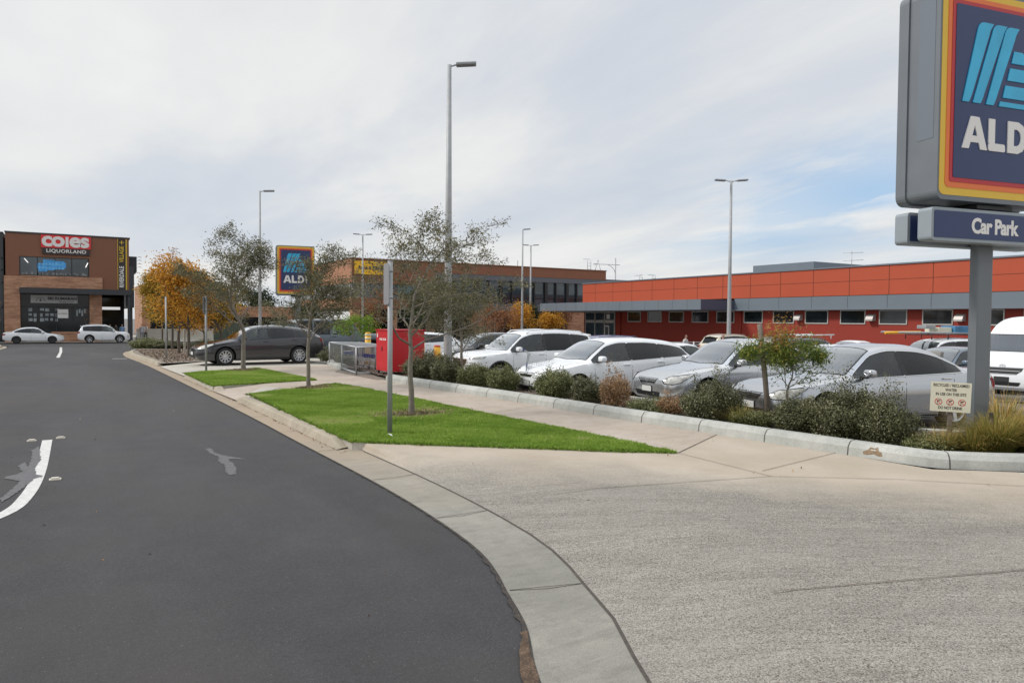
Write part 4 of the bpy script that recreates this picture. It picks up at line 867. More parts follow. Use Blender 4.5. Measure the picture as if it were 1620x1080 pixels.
def car_body(sp):
    """closed loft; x forward, nose at +L/2"""
    Lc, W = sp['L'], sp['W']; tab = sp['tab']; F = [t[0] for t in tab]; hw = W / 2
    ss = sorted(set([0, .002, .006, .012, .02, .03, .045] + [round(i * 0.0155, 4) for i in range(4, 63)] + [.975, .985, .992, .997, 1.0]))
    def plan(s):
        d = min(s, 1 - s) * Lc; r = sp.get('round', 0.62 if s < 0.5 else 0.42)
        q = max(0.0, 1 - d / r); tip = 0.62 if s < 0.5 else 0.78
        return tip + (1 - tip) * (max(0, 1 - q ** 2.6)) ** 0.62
    rings = []
    for s in ss:
        zb, zs, zr, zcn, wf = [float(pchip(F, [t[i] for t in tab], s)) for i in (1, 2, 3, 4, 5)]
        w = hw * plan(s); ws = w * 0.945; wr_ = min(hw * wf, ws - 0.012) if plan(s) > 0.99 else min(hw * wf * plan(s) ** 0.6, ws - 0.015)
        zw = zb + (zs - zb) * 0.62
        half = [(0, zb), (w * 0.5, zb), (w * 0.86, zb), (w * 0.945, zb + 0.03), (w * 0.972, zb + 0.11), (w * 0.985, zb + (zs - zb) * 0.3), (w * 0.997, zb + (zs - zb) * 0.46), (w, zw), (w * 0.992, zb + (zs - zb) * 0.78), (w * 0.975, zb + (zs - zb) * 0.9), (ws, zs)]
        for q in (0.25, 0.5, 0.75):
            half.append((ws + (wr_ - ws) * q + 0.012 * math.sin(math.pi * q) * min(1, (zr - zs) / 0.3), zs + (zr - zs) * q))
        for a in (0, 18, 36, 54, 70, 82): half.append((wr_ * math.cos(R(a)) ** 0.82, zr + (zcn - zr) * math.sin(R(a))))
        half.append((0, zcn)); rings.append((s, half))
    vs = []; fs = []; nh = len(rings[0][1]); nring = 2 * nh - 2
    for s, half in rings:
        x = Lc / 2 - s * Lc; full = half + [(-y, z) for y, z in half[1:-1]][::-1]
        ht = half[-1][1]
        for y, z in full:
            xx = x
            dF = max(0, 1 - s * Lc / 0.55)
            if dF > 0: xx -= dF * (0.26 * max(0, z - 0.52) ** 1.5 * sp.get('nose', 1.0) + 0.30 * max(0, 0.42 - z) ** 1.3) 
            dR = max(0, 1 - (1 - s) * Lc / 0.5)
            if dR > 0: xx += dR * (0.10 * max(0, z - 0.6) + 0.2 * max(0, 0.45 - z))
            vs.append((xx, y, z))
    n = len(rings)
    for i in range(n - 1):
        for k in range(nring): fs.append((i * nring + k, (i + 1) * nring + k, (i + 1) * nring + (k + 1) % nring, i * nring + (k + 1) % nring))
    # end caps as quads strips between mirrored halves
    for base, flip in ((0, False), ((n - 1) * nring, True)):
        for k in range(nh - 1):
            a = base + k; b = base + k + 1; c = base + (nring - k - 1) % nring; d = base + (nring - k) % nring
            q = [a, b, c, d]; q = [v for i_, v in enumerate(q) if v not in q[:i_]]
            if len(q) >= 3: fs.append(tuple(q[::-1] if flip else q))
    me = bpy.data.meshes.new('body'); me.from_pydata(vs, [], fs)
    bm = bmesh.new(); bm.from_mesh(me); bmesh.ops.remove_doubles(bm, verts=bm.verts, dist=1e-5); bmesh.ops.recalc_face_normals(bm, faces=bm.faces); bm.to_mesh(me)
    bvh = BVHTree.FromBMesh(bm); bm.free(); me.update()
    return me, bvh

def hull2(P):
    P = sorted(set((round(a, 5), round(b, 5)) for a, b in P))
    def half(Q):
        h = []
        for p in Q:
            while len(h) > 1 and (h[-1][0] - h[-2][0]) * (p[1] - h[-2][1]) - (h[-1][1] - h[-2][1]) * (p[0] - h[-2][0]) <= 1e-9: h.pop()
            h.append(p)
        return h[:-1]
    return half(P) + half(P[::-1])
def roundpoly(P, r, k=4):
    out = []; n = len(P)
    for i in range(n):
        p = Vector(P[i]); a = Vector(P[i - 1]) - p; b = Vector(P[(i + 1) % n]) - p; rr = min(r, a.length * 0.45, b.length * 0.45)
        A = p + a.normalized() * rr; B = p + b.normalized() * rr
        for j in range(k + 1):
            t = j / k; out.append(tuple(A * (1 - t) ** 2 + p * 2 * t * (1 - t) + B * t * t))
    return out
def decal(bvh, poly, n, off, mats, name, step=0.05, rnd=0.0, thick=True):
    """thin panel of the given convex outline laid on the body, seen along direction n. outline coordinates: (right, up) as seen facing the panel"""
    n = Vector(n).normalized(); top = abs(n.z) > 0.9
    u = Vector((0, 1, 0)) if top else Vector((0, 0, 1)).cross(n).normalized(); v = Vector((1, 0, 0)) if top else Vector((0, 0, 1))
    poly = hull2(poly)
    if rnd: poly = hull2(roundpoly(poly, rnd))
    x0 = min(p[0] for p in poly); x1 = max(p[0] for p in poly); y0 = min(p[1] for p in poly); y1 = max(p[1] for p in poly)
    bm = bmesh.new(); nx_ = max(1, int((x1 - x0) / step)); ny_ = max(1, int((y1 - y0) / step))
    V = [[bm.verts.new((x0 + (x1 - x0) * i / nx_, y0 + (y1 - y0) * j / ny_, 0)) for i in range(nx_ + 1)] for j in range(ny_ + 1)]
    for j in range(ny_):
        for i in range(nx_): bm.faces.new((V[j][i], V[j][i + 1], V[j + 1][i + 1], V[j + 1][i]))
    m_ = len(poly)
    for i in range(m_):
        a = poly[i]; b = poly[(i + 1) % m_]; no = (b[1] - a[1], -(b[0] - a[0]), 0)
        if abs(no[0]) + abs(no[1]) < 1e-5: continue
        bmesh.ops.bisect_plane(bm, geom=bm.verts[:] + bm.edges[:] + bm.faces[:], plane_co=(a[0], a[1], 0), plane_no=no, clear_outer=True)
    for vert in list(bm.verts):
        o = u * vert.co.x + v * vert.co.y; src = o + n * 8
        hit = bvh.ray_cast(src, -n)
        if hit[0] is None: hit = bvh.find_nearest(o + n * 1.0)
        no = hit[1] if hit[1].dot(n) > 0 else -hit[1]
        vert.co = hit[0] + (no * 0.5 + n * 0.5).normalized() * off
    bm.normal_update(); bmesh.ops.recalc_face_normals(bm, faces=bm.faces)
    bm.normal_update()
    if sum((f.normal.dot(n) for f in bm.faces)) < 0: bmesh.ops.reverse_faces(bm, faces=bm.faces)
    for f in bm.faces: f.smooth = True
    me = bpy.data.meshes.new(name); bm.to_mesh(me); bm.free(); me.materials.append(mats); return me
def join_mesh(name, ms):
    bm = bmesh.new(); mats = []
    for me in ms:
        o = len(bm.faces); bm.from_mesh(me); bm.faces.ensure_lookup_table(); mm = me.materials[0]
        if mm not in mats: mats.append(mm)
        for f in bm.faces[o:]: f.material_index = mats.index(mm)
    r = bpy.data.meshes.new(name); bm.to_mesh(r); bm.free()
    for mm in mats: r.materials.append(mm)
    return r
WHEELS = {}
def wheel_meshes(rad, spokes, dark):
    key = (rad, spokes, dark)
    if key in WHEELS: return WHEELS[key]
    rr = rad * 0.68; w = 0.105
    t = MB(); t.lathe([(rr, -w), (rr + 0.02, -w - 0.004), (rad - 0.03, -w - 0.002), (rad - 0.008, -w + 0.02), (rad, -w + 0.04), (rad, w - 0.04), (rad - 0.008, w - 0.02), (rad - 0.03, w + 0.002), (rr + 0.02, w + 0.004), (rr, w)], 40)
    r = MB(); 
    r.lathe([(rr, w), (rr, w + 0.006), (rr - 0.018, w + 0.004), (rr - 0.022, w - 0.06), (rr - 0.03, -w + 0.01), (rr, -w)], 40, 0)
    r.lathe([(rr - 0.025, w - 0.075), (0.001, w - 0.07)], 24, 1)
    for i in range(spokes):
        a = 2 * math.pi * i / spokes; M = Matrix.Rotation(a, 4, 'Y'); n = 0.030 if spokes >= 8 else 0.05
        vs = [(0.035, w - 0.03, -n * .8), (0.035, w - 0.03, n * .8), (rr - 0.012, w - 0.004, n * .62), (rr - 0.012, w - 0.004, -n * .62), (0.035, w - 0.06, -n), (0.035, w - 0.06, n), (rr - 0.012, w - 0.06, n * .9), (rr - 0.012, w - 0.06, -n * .9)]
        r.add([M @ Vector(p) for p in vs], [(0, 1, 2, 3), (0, 4, 5, 1), (1, 5, 6, 2), (2, 6, 7, 3), (3, 7, 4, 0)], 0)
    r.lathe([(0.0, w - 0.012), (0.03, w - 0.012), (0.055, w - 0.022), (0.06, w - 0.06)], 16, 0)
    WHEELS[key] = (t.mesh('tyre', RUBBER), r.mesh('rim', [ALLOY_DK if dark else ALLOY, BLACKFR])); return WHEELS[key]

PROTO = {}
SPEC['estate'] = dict(L=4.76, W=1.80, WB=2.73, FO=0.96, wr=0.325, nose=1.3, like='wagon', tab=[(0, .25, .56, .59, .61, .86), (.03, .19, .64, .67, .70, .86), (.10, .17, .74, .78, .81, .85), (.18, .17, .81, .845, .885, .84), (.26, .17, .875, .905, .95, .83),
        (.33, .17, .90, 1.09, 1.17, .76), (.42, .17, .92, 1.32, 1.39, .67), (.50, .17, .94, 1.39, 1.455, .65), (.60, .17, .965, 1.40, 1.475, .64), (.74, .18, 1.00, 1.345, 1.43, .63), (.86, .20, 1.03, 1.255, 1.345, .61), (.915, .21, 1.03, 1.17, 1.26, .62), (.965, .24, .99, 1.05, 1.10, .72), (1.0, .36, .82, .89, .92, .86)],
        cowl=.25, head=.415, rear0=.895, rear1=.965, doors=(.31, .545, .745), seam_f=.31)
def proto(kind):
    if kind in PROTO: return PROTO[kind]
    kind0 = kind; sp = SPEC[kind]; kind = sp.get('like', kind); Lc, W = sp['L'], sp['W']; me, bvh = car_body(sp); hw = W / 2; tab = sp['tab']; F = [t[0] for t in tab]
    fx = lambda s: Lc / 2 - s * Lc
    Z = lambda i, s: float(pchip(F, [t[i] for t in tab], s))
    parts = {}
    # wheel arches
    wr = sp['wr']; ax = [Lc / 2 - sp['FO'], Lc / 2 - sp['FO'] - sp['WB']]
    cut = MB()
    for x in ax:
        for sgn in (1, -1):
            n = 28; pts = [(x + (wr + 0.055) * math.cos(2 * math.pi * i / n), wr + 0.005 + (wr + 0.055) * math.sin(2 * math.pi * i / n)) for i in range(n)]
            cut.prism(pts, 'y', sgn * (hw - 0.30), sgn * (hw + 0.2))
    top = 0.055 if kind != 'van' else 0.30; lo = 0.022; d0, d1, d2 = sp['doors']
    def winpoly(sa, sb, inset=0.0):
        P = []
        for i in range(25):
            s = sa + (sb - sa) * i / 24; zl = Z(2, s) + lo + inset; zh = Z(3, s) - top - inset
            if zh > zl + 0.015: P += [(fx(s), zl), (fx(s), zh)]
        return P
    end = {'sedan': .815, 'wagon': .925, 'suv': .90, 'hatch': .875, 'van': .93, 'jeep': .93}[kind]
    beg = sp['cowl'] + (0.045 if kind not in ('van', 'jeep') else 0.05)
    if kind == 'jeep': beg = .395
    pil = 0.008
    cuts = [(beg + .006, d1 - pil), (d1 + pil, d2 - .003), (d2 + .004 if kind in ('sedan', 'hatch') else d2 + .012, end - .006)]
    if kind == 'van': cuts = [(beg + .006, .345), (.385, .63), (.645, .92)]
    if kind == 'jeep': cuts = [(.40, .60), (.625, .775), (.80, .925)]
    def plan(sa, sb, tip, inset):
        P = []
        for i in range(13):
            s = sa + (sb - sa) * i / 12; w = hw * Z(5, s) - inset; P += [(w, fx(s)), (-w, fx(s))]
        P.append((0, fx(sa) + tip)); return P
    cutters = [cut]
    # cabin void, then openings for the side glass, windscreen and back glass
    c0 = sp['cowl'] + .10; c1 = {'sedan': .80, 'wagon': .93, 'suv': .93, 'hatch': .89, 'van': .95, 'jeep': .94}[kind]
    P = [(fx(c0 + (c1 - c0) * i / 14), Z(3, c0 + (c1 - c0) * i / 14) - .03) for i in range(15)]; P = [(fx(c0), .50)] + P + [(fx(c1), .50)]
    cm_ = MB(); cm_.prism(P, 'y', -hw * .66, hw * .66); cutters.append(cm_)
    for a_, b_ in cuts:
        P = winpoly(a_, b_)
        if len(P) >= 6: cm_ = MB(); cm_.prism(hull2(roundpoly(hull2(P), .025)), 'y', -2, 2); cutters.append(cm_)
    if kind in ('van', 'jeep'):
        zs = sp['cowl']; zt = sp['head']; P = []
        for i in range(13):
            s = zs + 0.03 + (zt - zs - 0.045) * i / 12; w = hw * Z(5, s) - 0.055; P += [(w, Z(3, s)), (-w, Z(3, s))]
        cm_ = MB(); cm_.prism(hull2(roundpoly(hull2(P), .05)), 'x', fx(zt + .05), Lc); cutters.append(cm_)
    else:
        a_ = sp['cowl'] + .028; P = hull2(plan(a_, sp['head'] - .004, 0.085, 0.052)); cm_ = MB(); cm_.prism([(p[1], p[0]) for p in P], 'z', Z(4, a_) - .10, 3); cutters.append(cm_)
        P = []
        for i in range(13):
            s = sp['rear0'] + (sp['rear1'] - sp['rear0']) * i / 12; w = hw * Z(5, s) - 0.122; P += [(w, fx(s)), (-w, fx(s))]
        P = hull2(P); cm_ = MB(); cm_.prism([(p[1], p[0]) for p in P], 'z', Z(4, sp['rear1']) - .10, 3); cutters.append(cm_)
    bo = obj('tmp_body', me); me.materials.append(P_WHITE); me.materials.append(UNDER); me.materials.append(CABIN); cos = []
    for i, c_ in enumerate(cutters):
        co = obj('tmp_cut', c_.mesh('cut', [P_WHITE, UNDER, CABIN])); cos.append(co)
        for p in co.data.polygons: p.material_index = 1 if i == 0 else 2
        md = bo.modifiers.new('b', 'BOOLEAN'); md.object = co; md.operation = 'DIFFERENCE'; md.solver = 'EXACT'
    z_ok = max(v.co.z for v in me.vertices) + .01
    for attempt in range(6):      # the cutters are nudged a hair if the boolean comes out wrong
        for i, co in enumerate(cos): co.location = (0.0013 * attempt * (i + 1), 0.0007 * attempt * (i % 3 - 1), 0.0009 * attempt)
        bpy.context.view_layer.update(); dg = bpy.context.evaluated_depsgraph_get(); bme = bpy.data.meshes.new_from_object(bo.evaluated_get(dg), depsgraph=dg)
        if max(v.co.z for v in bme.vertices) < z_ok and max(abs(v.co.y) for v in bme.vertices) < hw + .02: break
    bpy.data.objects.remove(bo)
    for co in cos: bpy.data.objects.remove(co)
    bm = bmesh.new(); bm.from_mesh(bme)
    for f in bm.faces: f.smooth = True
    for e in bm.edges:
        if len(e.link_faces) == 2 and (e.calc_face_angle(0) > R(38) or e.link_faces[0].material_index != e.link_faces[1].material_index): e.smooth = False
    bm.to_mesh(bme); bm.free(); bme.name = kind + '_body'; parts['body'] = bme
    S = {1: (0, 1, 0), -1: (0, -1, 0)}
    def side(poly, off, m_, nm, rnd=0.0, both=True, step=0.06):
        ms = []
        for sg in ((1, -1) if both else (1,)):
            # facing +Y side: right = -X ; facing -Y: right = +X
            ms.append(decal(bvh, [((-p[0] if sg > 0 else p[0]), p[1]) for p in poly], S[sg], off, m_, nm, step, rnd))
        return ms
    # glass: side windows follow the shoulder and roof rail
    def ringstrip(P, w, off, m_, n=None):
        P = hull2(P); ms = []
        for a, b in zip(P, P[1:] + P[:1]):
            dx, dz = b[0] - a[0], b[1] - a[1]; l_ = math.hypot(dx, dz)
            if l_ < .002: continue
            ex, ez = dx / l_ * w * .5, dz / l_ * w * .5; nx_, nz_ = dz / l_ * w, -dx / l_ * w
            q = [(a[0] - ex, a[1] - ez), (b[0] + ex, b[1] + ez), (b[0] + ex + nx_, b[1] + ez + nz_), (a[0] - ex + nx_, a[1] - ez + nz_)]
            if n is None: ms.append(side(q, off, m_, 's', step=.1))
            else: ms.append([decal(bvh, q, n, off, m_, 's', .1)])
        return ms
    fr_l = [[], []]; parts['window'] = []
    for i, (a, b) in enumerate(cuts):
        P = winpoly(a, b)
        if len(P) < 6: continue
        for me2 in side(P, 0.003, CG if i == 0 else CG_TINT, 'window', 0.025): parts['window'].append(me2)
        for q in ringstrip(winpoly(a, b, -.001), .016, .0055, TRIM): fr_l[0].append(q[0]); fr_l[1].append(q[1])
    for x_ in (d1, d2 + .004):     # dark door pillars
        if kind in ('van', 'jeep'): break
        q = side([(fx(x_ - .012), Z(2, x_) + lo), (fx(x_ + .012), Z(2, x_) + lo), (fx(x_ + .012), Z(3, x_) - top), (fx(x_ - .012), Z(3, x_) - top)], .0045, TRIM, 'p', step=.1); fr_l[0].append(q[0]); fr_l[1].append(q[1])
    parts['window_frame'] = [join_mesh('window_frame', q) for q in fr_l]
    if kind == 'sedan':   # bright strip round the side glass
        rs_ = ringstrip(winpoly(beg, end, -0.012), .011, .009, CHROME); parts['chrome_strip'] = [join_mesh('chrome_strip', [q[i] for q in rs_]) for i in (0, 1)]
    if kind in ('van', 'jeep'):
        zs = sp['cowl']; zt = sp['head']; P = []
        for i in range(13):
            s = zs + 0.03 + (zt - zs - 0.045) * i / 12; w = hw * Z(5, s) - 0.05; P += [(w, Z(3, s)), (-w, Z(3, s))]
        parts['windscreen'] = decal(bvh, P, (1, 0, 0), 0.003, CG_SCREEN, 'windscreen', 0.06, 0.05)
        parts['windscreen_surround'] = join_mesh('windscreen_surround', [q[0] for q in ringstrip(P, .02, .006, TRIM, (1, 0, 0))])
    else:
        a = sp['cowl'] + .028; P = plan(a, sp['head'] - .004, 0.085, 0.05)
        parts['windscreen'] = decal(bvh, P, (0, 0, 1), 0.003, CG_SCREEN, 'windscreen', 0.05, 0.0)
        parts['windscreen_surround'] = join_mesh('windscreen_surround', [q[0] for q in ringstrip(P, .022, .006, TRIM, (0, 0, 1))])
        P = []
        for i in range(13):
            s = sp['rear0'] + (sp['rear1'] - sp['rear0']) * i / 12; w = hw * Z(5, s) - 0.12; P += [(w, fx(s)), (-w, fx(s))]
        parts['rear_window'] = decal(bvh, P, (0, 0, 1), 0.003, CG_TINT, 'rear_window', 0.05, 0.0)
    # seats, wheel
    parts['seat'] = []; xs_ = fx(d1) - .12; zb_ = {'suv': .30, 'van': .45, 'jeep': .38}.get(kind, .18); dz_ = {'suv': .12, 'van': .14, 'jeep': .12}.get(kind, 0)
    for x_, ys_ in ((xs_ + .05, (-.36, .36)), (xs_ - .80, (-.40, 0, .40))):
        for y_ in ys_:
            q = MB(); w_ = .22 if len(ys_) == 2 else .19; M = Matrix.Translation((x_ - .05, y_, .58 + dz_)) @ Matrix.Rotation(R(-14), 4, 'Y')
            q.bbox(-.06, .06, -w_, w_, 0, .58, .05, 0, M); q.bbox(-.05, .05, -.12, .12, .62, .80, .04, 0, M); q.bbox(x_ - .05, x_ + .42, y_ - w_, y_ + w_, .50 + dz_, .62 + dz_, .05); parts['seat'].append(q.mesh('seat', SEATM))
    q = MB(); n = 20; c_ = Vector((xs_ + .62, -.36, .88 + dz_))
    M = Matrix.Translation(c_) @ Matrix.Rotation(R(62), 4, 'Y'); q.tube([M @ Vector((.185 * math.cos(2 * math.pi * i / n), .185 * math.sin(2 * math.pi * i / n), 0)) for i in range(n + 1)], .016, 6, cap=False); q.tube([M @ Vector((-.18, 0, 0)), M @ Vector((.18, 0, 0))], .02, 6); parts['steering_wheel'] = q.mesh('steering_wheel', TRIM)
    # panel gaps
    sm = []
    def gap(pa, pb, w=0.0045): 
        dx, dz = pb[0] - pa[0], pb[1] - pa[1]; l_ = math.hypot(dx, dz); nx_, nz_ = dz / l_ * w, -dx / l_ * w
        sm.extend(side([(pa[0] - nx_, pa[1] - nz_), (pb[0] - nx_, pb[1] - nz_), (pb[0] + nx_, pb[1] + nz_), (pa[0] + nx_, pa[1] + nz_)], 0.002, SEAM, 'gap', 0, step=0.12))
    zb = Z(1, 0.5) + 0.10
    gap((fx(sp['seam_f']), zb), (fx(sp['seam_f']) + 0.02, Z(2, sp['seam_f']) - 0.01)); gap((fx(d1) - 0.0, zb), (fx(d1), Z(2, d1) + 0.0))
    s3 = d2 + (.02 if kind != 'sedan' else .03)
    gap((fx(s3), Z(2, s3)), (fx(s3 - .02), 0.62)); gap((fx(s3 - .02), 0.62), (fx(s3 - .06), 0.45))
    gap((fx(sp['seam_f']), zb), (fx(s3 - .075), zb))
    if kind not in ('van',):   # bonnet shut line
        for sgn in (1, -1):
            for i in range(6):
                a = .045 + (sp['cowl'] - .04) * i / 6; b = .045 + (sp['cowl'] - .04) * (i + 1) / 6; wa = hw * (0.70 + 0.10 * i / 6); wb = hw * (0.70 + 0.10 * (i + 1) / 6)
                sm.append(decal(bvh, [(sgn * wa, fx(a)), (sgn * (wa + 0.008), fx(a)), (sgn * (wb + 0.008), fx(b)), (sgn * wb, fx(b))], (0, 0, 1), 0.002, SEAM, 'g', 0.1))
    parts['panel_gap'] = join_mesh('panel_gap', sm)
    # rocker / lower trim
    zt = Z(1, .5); lower = [(ax[0] - wr - .06, zt + 0.0), (ax[1] + wr + .06, zt + 0.0), (ax[1] + wr + .06, zt + 0.075), (ax[0] - wr - .06, zt + 0.075)]
    parts['sill_trim'] = join_mesh('sill_trim', side(lower, 0.006, TRIM if kind in ('suv', 'jeep') else SEAM, 'sill'))
    # lamps, front and rear
    zf = Z(2, .02); zh = {'sedan': .66, 'wagon': .69, 'suv': .80, 'hatch': .70, 'van': .86, 'jeep': .86}[kind]
    parts['headlight'] = []; parts['tail_light'] = []
    for sgn in (1, -1):
        n = Vector((1, sgn * 1.0, 0)).normalized(); u = Vector((0, 0, 1)).cross(n)
        def uv(x, y, z): return (u.x * x + u.y * y, z)
        c = uv(Lc / 2 - 0.22, sgn * hw * 0.80, 0)[0]
        if kind == 'van': P = [(c - .02 * sgn, zh - .12), (c + sgn * .22, zh - .10), (c + sgn * .25, zh + .10), (c + .0 * sgn, zh + .14), (c - .12 * sgn, zh)]
        elif kind == 'jeep': P = [(c - sgn * .16 + .09 * math.cos(i), zh + .09 * math.sin(i)) for i in np.linspace(0, 6.2, 12)]
        elif kind == 'suv': P = [(c - sgn * .20, zh + .07), (c - sgn * .20, zh + .115), (c + sgn * .27, zh + .145), (c + sgn * .22, zh + .10)]
        else: P = [(c - sgn * .21, zh - .085), (c - sgn * .25, zh - .02), (c - sgn * .10, zh + .045), (c + sgn * .30, zh + .10), (c + sgn * .33, zh + .075), (c + sgn * .12, zh - .06), (c - sgn * 0.02, zh - .095)]
        if kind != 'jeep': cxm = sum(p[0] for p in P) / len(P); czm = sum(p[1] for p in P) / len(P); parts.setdefault('headlight_bezel', []).append(decal(bvh, [(cxm + (p[0] - cxm) * 1.10, czm + (p[1] - czm) * 1.22) for p in P], n, 0.004, SEAM, 'headlight_bezel', 0.035, 0.02)); parts['headlight'].append(decal(bvh, P, n, 0.009, LAMP, 'headlight', 0.035, 0.02))
        else:
            mbx = MB(); mbx.lathe([(0.0, 0.03), (0.07, 0.025), (0.095, 0.0)], 20, M=Matrix.Translation((Lc / 2 - 0.05, sgn * .56, zh)) @ Matrix.Rotation(R(-90), 4, 'Z')); parts['headlight'].append(mbx.mesh('headlight', LAMP))
        if kind == 'suv':   # stacked lower lamp block
            c2 = uv(Lc / 2 - 0.2, sgn * hw * 0.80, 0)[0]
            parts['headlight'].append(decal(bvh, [(c2 - sgn * .14, .50), (c2 + sgn * .12, .50), (c2 + sgn * .16, .76), (c2 - sgn * .16, .80)], n, 0.006, LAMP, 'headlight', 0.035, 0.03))
        n2 = Vector((-1, sgn * 0.9, 0)).normalized(); u2 = Vector((0, 0, 1)).cross(n2); c3 = u2.x * (-Lc / 2 + 0.1) + u2.y * sgn * hw * 0.85
        zr_ = {'sedan': .82, 'wagon': .92, 'suv': 1.0, 'hatch': .90, 'van': .95, 'jeep': .85}[kind]; sl = .09 if kind != 'van' else .2
        parts['tail_light'].append(decal(bvh, [(c3 - .16, zr_ - sl), (c3 + .16, zr_ - sl), (c3 + .19, zr_ + sl * .8), (c3 - .19, zr_ + sl * .8)], n2, 0.006, LAMPRED, 'tail_light', 0.04, 0.03))
    # grille
    fr_ = (1, 0, 0)
    def front(P, off, m_, nm, rnd=0.02, step=0.04): return decal(bvh, P, fr_, off, m_, nm, step, rnd)
    gz_ = {'sedan': (.54, .66), 'wagon': (.60, .68), 'suv': (.62, .86), 'hatch': (.60, .68), 'van': (.66, .84), 'jeep': (.66, 1.0)}[kind]; gw = {'sedan': .36, 'wagon': .33, 'suv': .48, 'hatch': .33, 'van': .52, 'jeep': .46}[kind]
    zm = (gz_[0] + gz_[1]) / 2
    grp = []; bars = []
    if kind == 'jeep':
        for i in range(7): y = -.30 + .1 * i; grp.append(front([(y - .028, .66), (y + .028, .66), (y + .028, .96), (y - .028, .96)], 0.004, GRILLEBK, 'g', .02))
    else:
        grp.append(front([(-gw, gz_[1]), (gw, gz_[1]), (gw * .92, zm), (gw * .68, gz_[0]), (-gw * .68, gz_[0]), (-gw * .92, zm)], 0.005, GRILLEBK, 'g', .03))
        nb_ = {'sedan': 2, 'wagon': 2, 'suv': 4, 'hatch': 2, 'van': 2}[kind]
        for i in range(nb_ + 1):
            z = gz_[0] + (gz_[1] - gz_[0]) * (i + 0.0) / nb_; w_ = gw * (.68 + .32 * i / nb_) + .01
            bars.append(front([(-w_, z - .007), (w_, z - .007), (w_, z + .009), (-w_, z + .009)], 0.011, CHROME, 'b', 0))
    lowz = {'sedan': .33, 'wagon': .34, 'suv': .40, 'hatch': .34, 'van': .40, 'jeep': .55}[kind]
    grp.append(front([(-.42, lowz - .055), (.42, lowz - .055), (.48, lowz + .05), (-.48, lowz + .05)], 0.005, GRILLEBK, 'g', .03))
    parts['grille'] = join_mesh('grille', grp)
    if bars: parts['grille_bar'] = join_mesh('grille_bar', bars)
    if kind != 'jeep':
        bd = []; ew, eh = (.062, .042) if kind != 'van' else (.075, .05)
        for i in range(20):
            a = 2 * math.pi * i / 20; b = 2 * math.pi * (i + 1) / 20; zz = zm + .02 if kind != 'van' else gz_[1] + .04
            bd.append(front([(ew * math.cos(a), zz + eh * math.sin(a)), (ew * math.cos(b), zz + eh * math.sin(b)), (ew * .78 * math.cos(b), zz + eh * .74 * math.sin(b)), (ew * .78 * math.cos(a), zz + eh * .74 * math.sin(a))], 0.016, CHROME, 'b', 0, 0.1))
        bd.append(front([(-ew * .8, zz - .004), (ew * .8, zz - .004), (ew * .8, zz + .004), (-ew * .8, zz + .004)], 0.016, CHROME, 'b', 0, .1)); bd.append(front([(-.005, zz - eh * .8), (.005, zz - eh * .8), (.005, zz + eh * .8), (-.005, zz + eh * .8)], 0.017, CHROME, 'b', 0, .1))
        parts['badge'] = join_mesh('badge', bd)
    # mirrors, handles
    parts['mirror'] = []; parts['door_handle'] = []
    sm_ = beg + .045 if kind not in ('van', 'jeep') else beg + .03
    for sgn in (1, -1):
        mbx = MB(); y0 = hw * .945; zz = Z(2, sm_) + .09
        mbx.bbox(fx(sm_) - .05, fx(sm_) + .10, sgn * (y0 + .05) if sgn > 0 else sgn * (y0 + .25), sgn * (y0 + .25) if sgn > 0 else sgn * (y0 + .05), zz - .065, zz + .075 + (.08 if kind == 'van' else 0), 0.048, 0, None, 3, True)
        mbx.bbox(fx(sm_) - .0, fx(sm_) + .07, min(sgn * (y0 - .06), sgn * (y0 + .12)), max(sgn * (y0 - .06), sgn * (y0 + .12)), zz - .085, zz - .045, 0.012, 1)
        mbx.box(fx(sm_) - .054, fx(sm_) - .048, min(sgn * (y0 + .08), sgn * (y0 + .22)), max(sgn * (y0 + .08), sgn * (y0 + .22)), zz - .04, zz + .05, 2)
        me2 = mbx.mesh('mirror', [P_WHITE, TRIM, CHROME])
        parts['mirror'].append(me2)
        for sh in (d1 - .035, d2 - .01):
            zz2 = Z(2, sh) - .085; hit = bvh.ray_cast(Vector((fx(sh), sgn * 5, zz2)), Vector((0, -sgn, 0)))
            yy = hit[0].y if hit[0] else sgn * hw
            mbx = MB(); mbx.bbox(fx(sh) - .10, fx(sh) + .10, min(yy, yy + sgn * .032), max(yy, yy + sgn * .032), zz2 - .013, zz2 + .015, .010); parts['door_handle'].append(mbx.mesh('door_handle', [P_WHITE]))
    # plates
    hitf = bvh.ray_cast(Vector((5, 0, lowz + .12)), Vector((-1, 0, 0)))[0]; mbx = MB(); zpl = lowz + (.10 if kind != 'van' else .12)
    mbx.box(hitf.x - .005, hitf.x + .016, -.186, .186, zpl - .067, zpl + .067, 0); mbx.box(hitf.x + .014, hitf.x + .019, -.176, .176, zpl - .057, zpl + .057, 1)
    parts['number_plate'] = mbx.mesh('number_plate', [TRIM, PLATEW])
    if kind in ('suv',):
        parts['roof_rail'] = []
        for sgn in (1, -1):
            rl = MB(); rl.tube([(fx(.42), sgn * .60, Z(3, .42) + .03), (fx(.45), sgn * .60, Z(3, .46) + .075), (fx(.65), sgn * .595, Z(3, .65) + .08), (fx(.84), sgn * .59, Z(3, .84) + .075), (fx(.87), sgn * .585, Z(3, .87) + .03)], 0.016, 6)
            parts['roof_rail'].append(rl.mesh('roof_rail', [P_WHITE]))
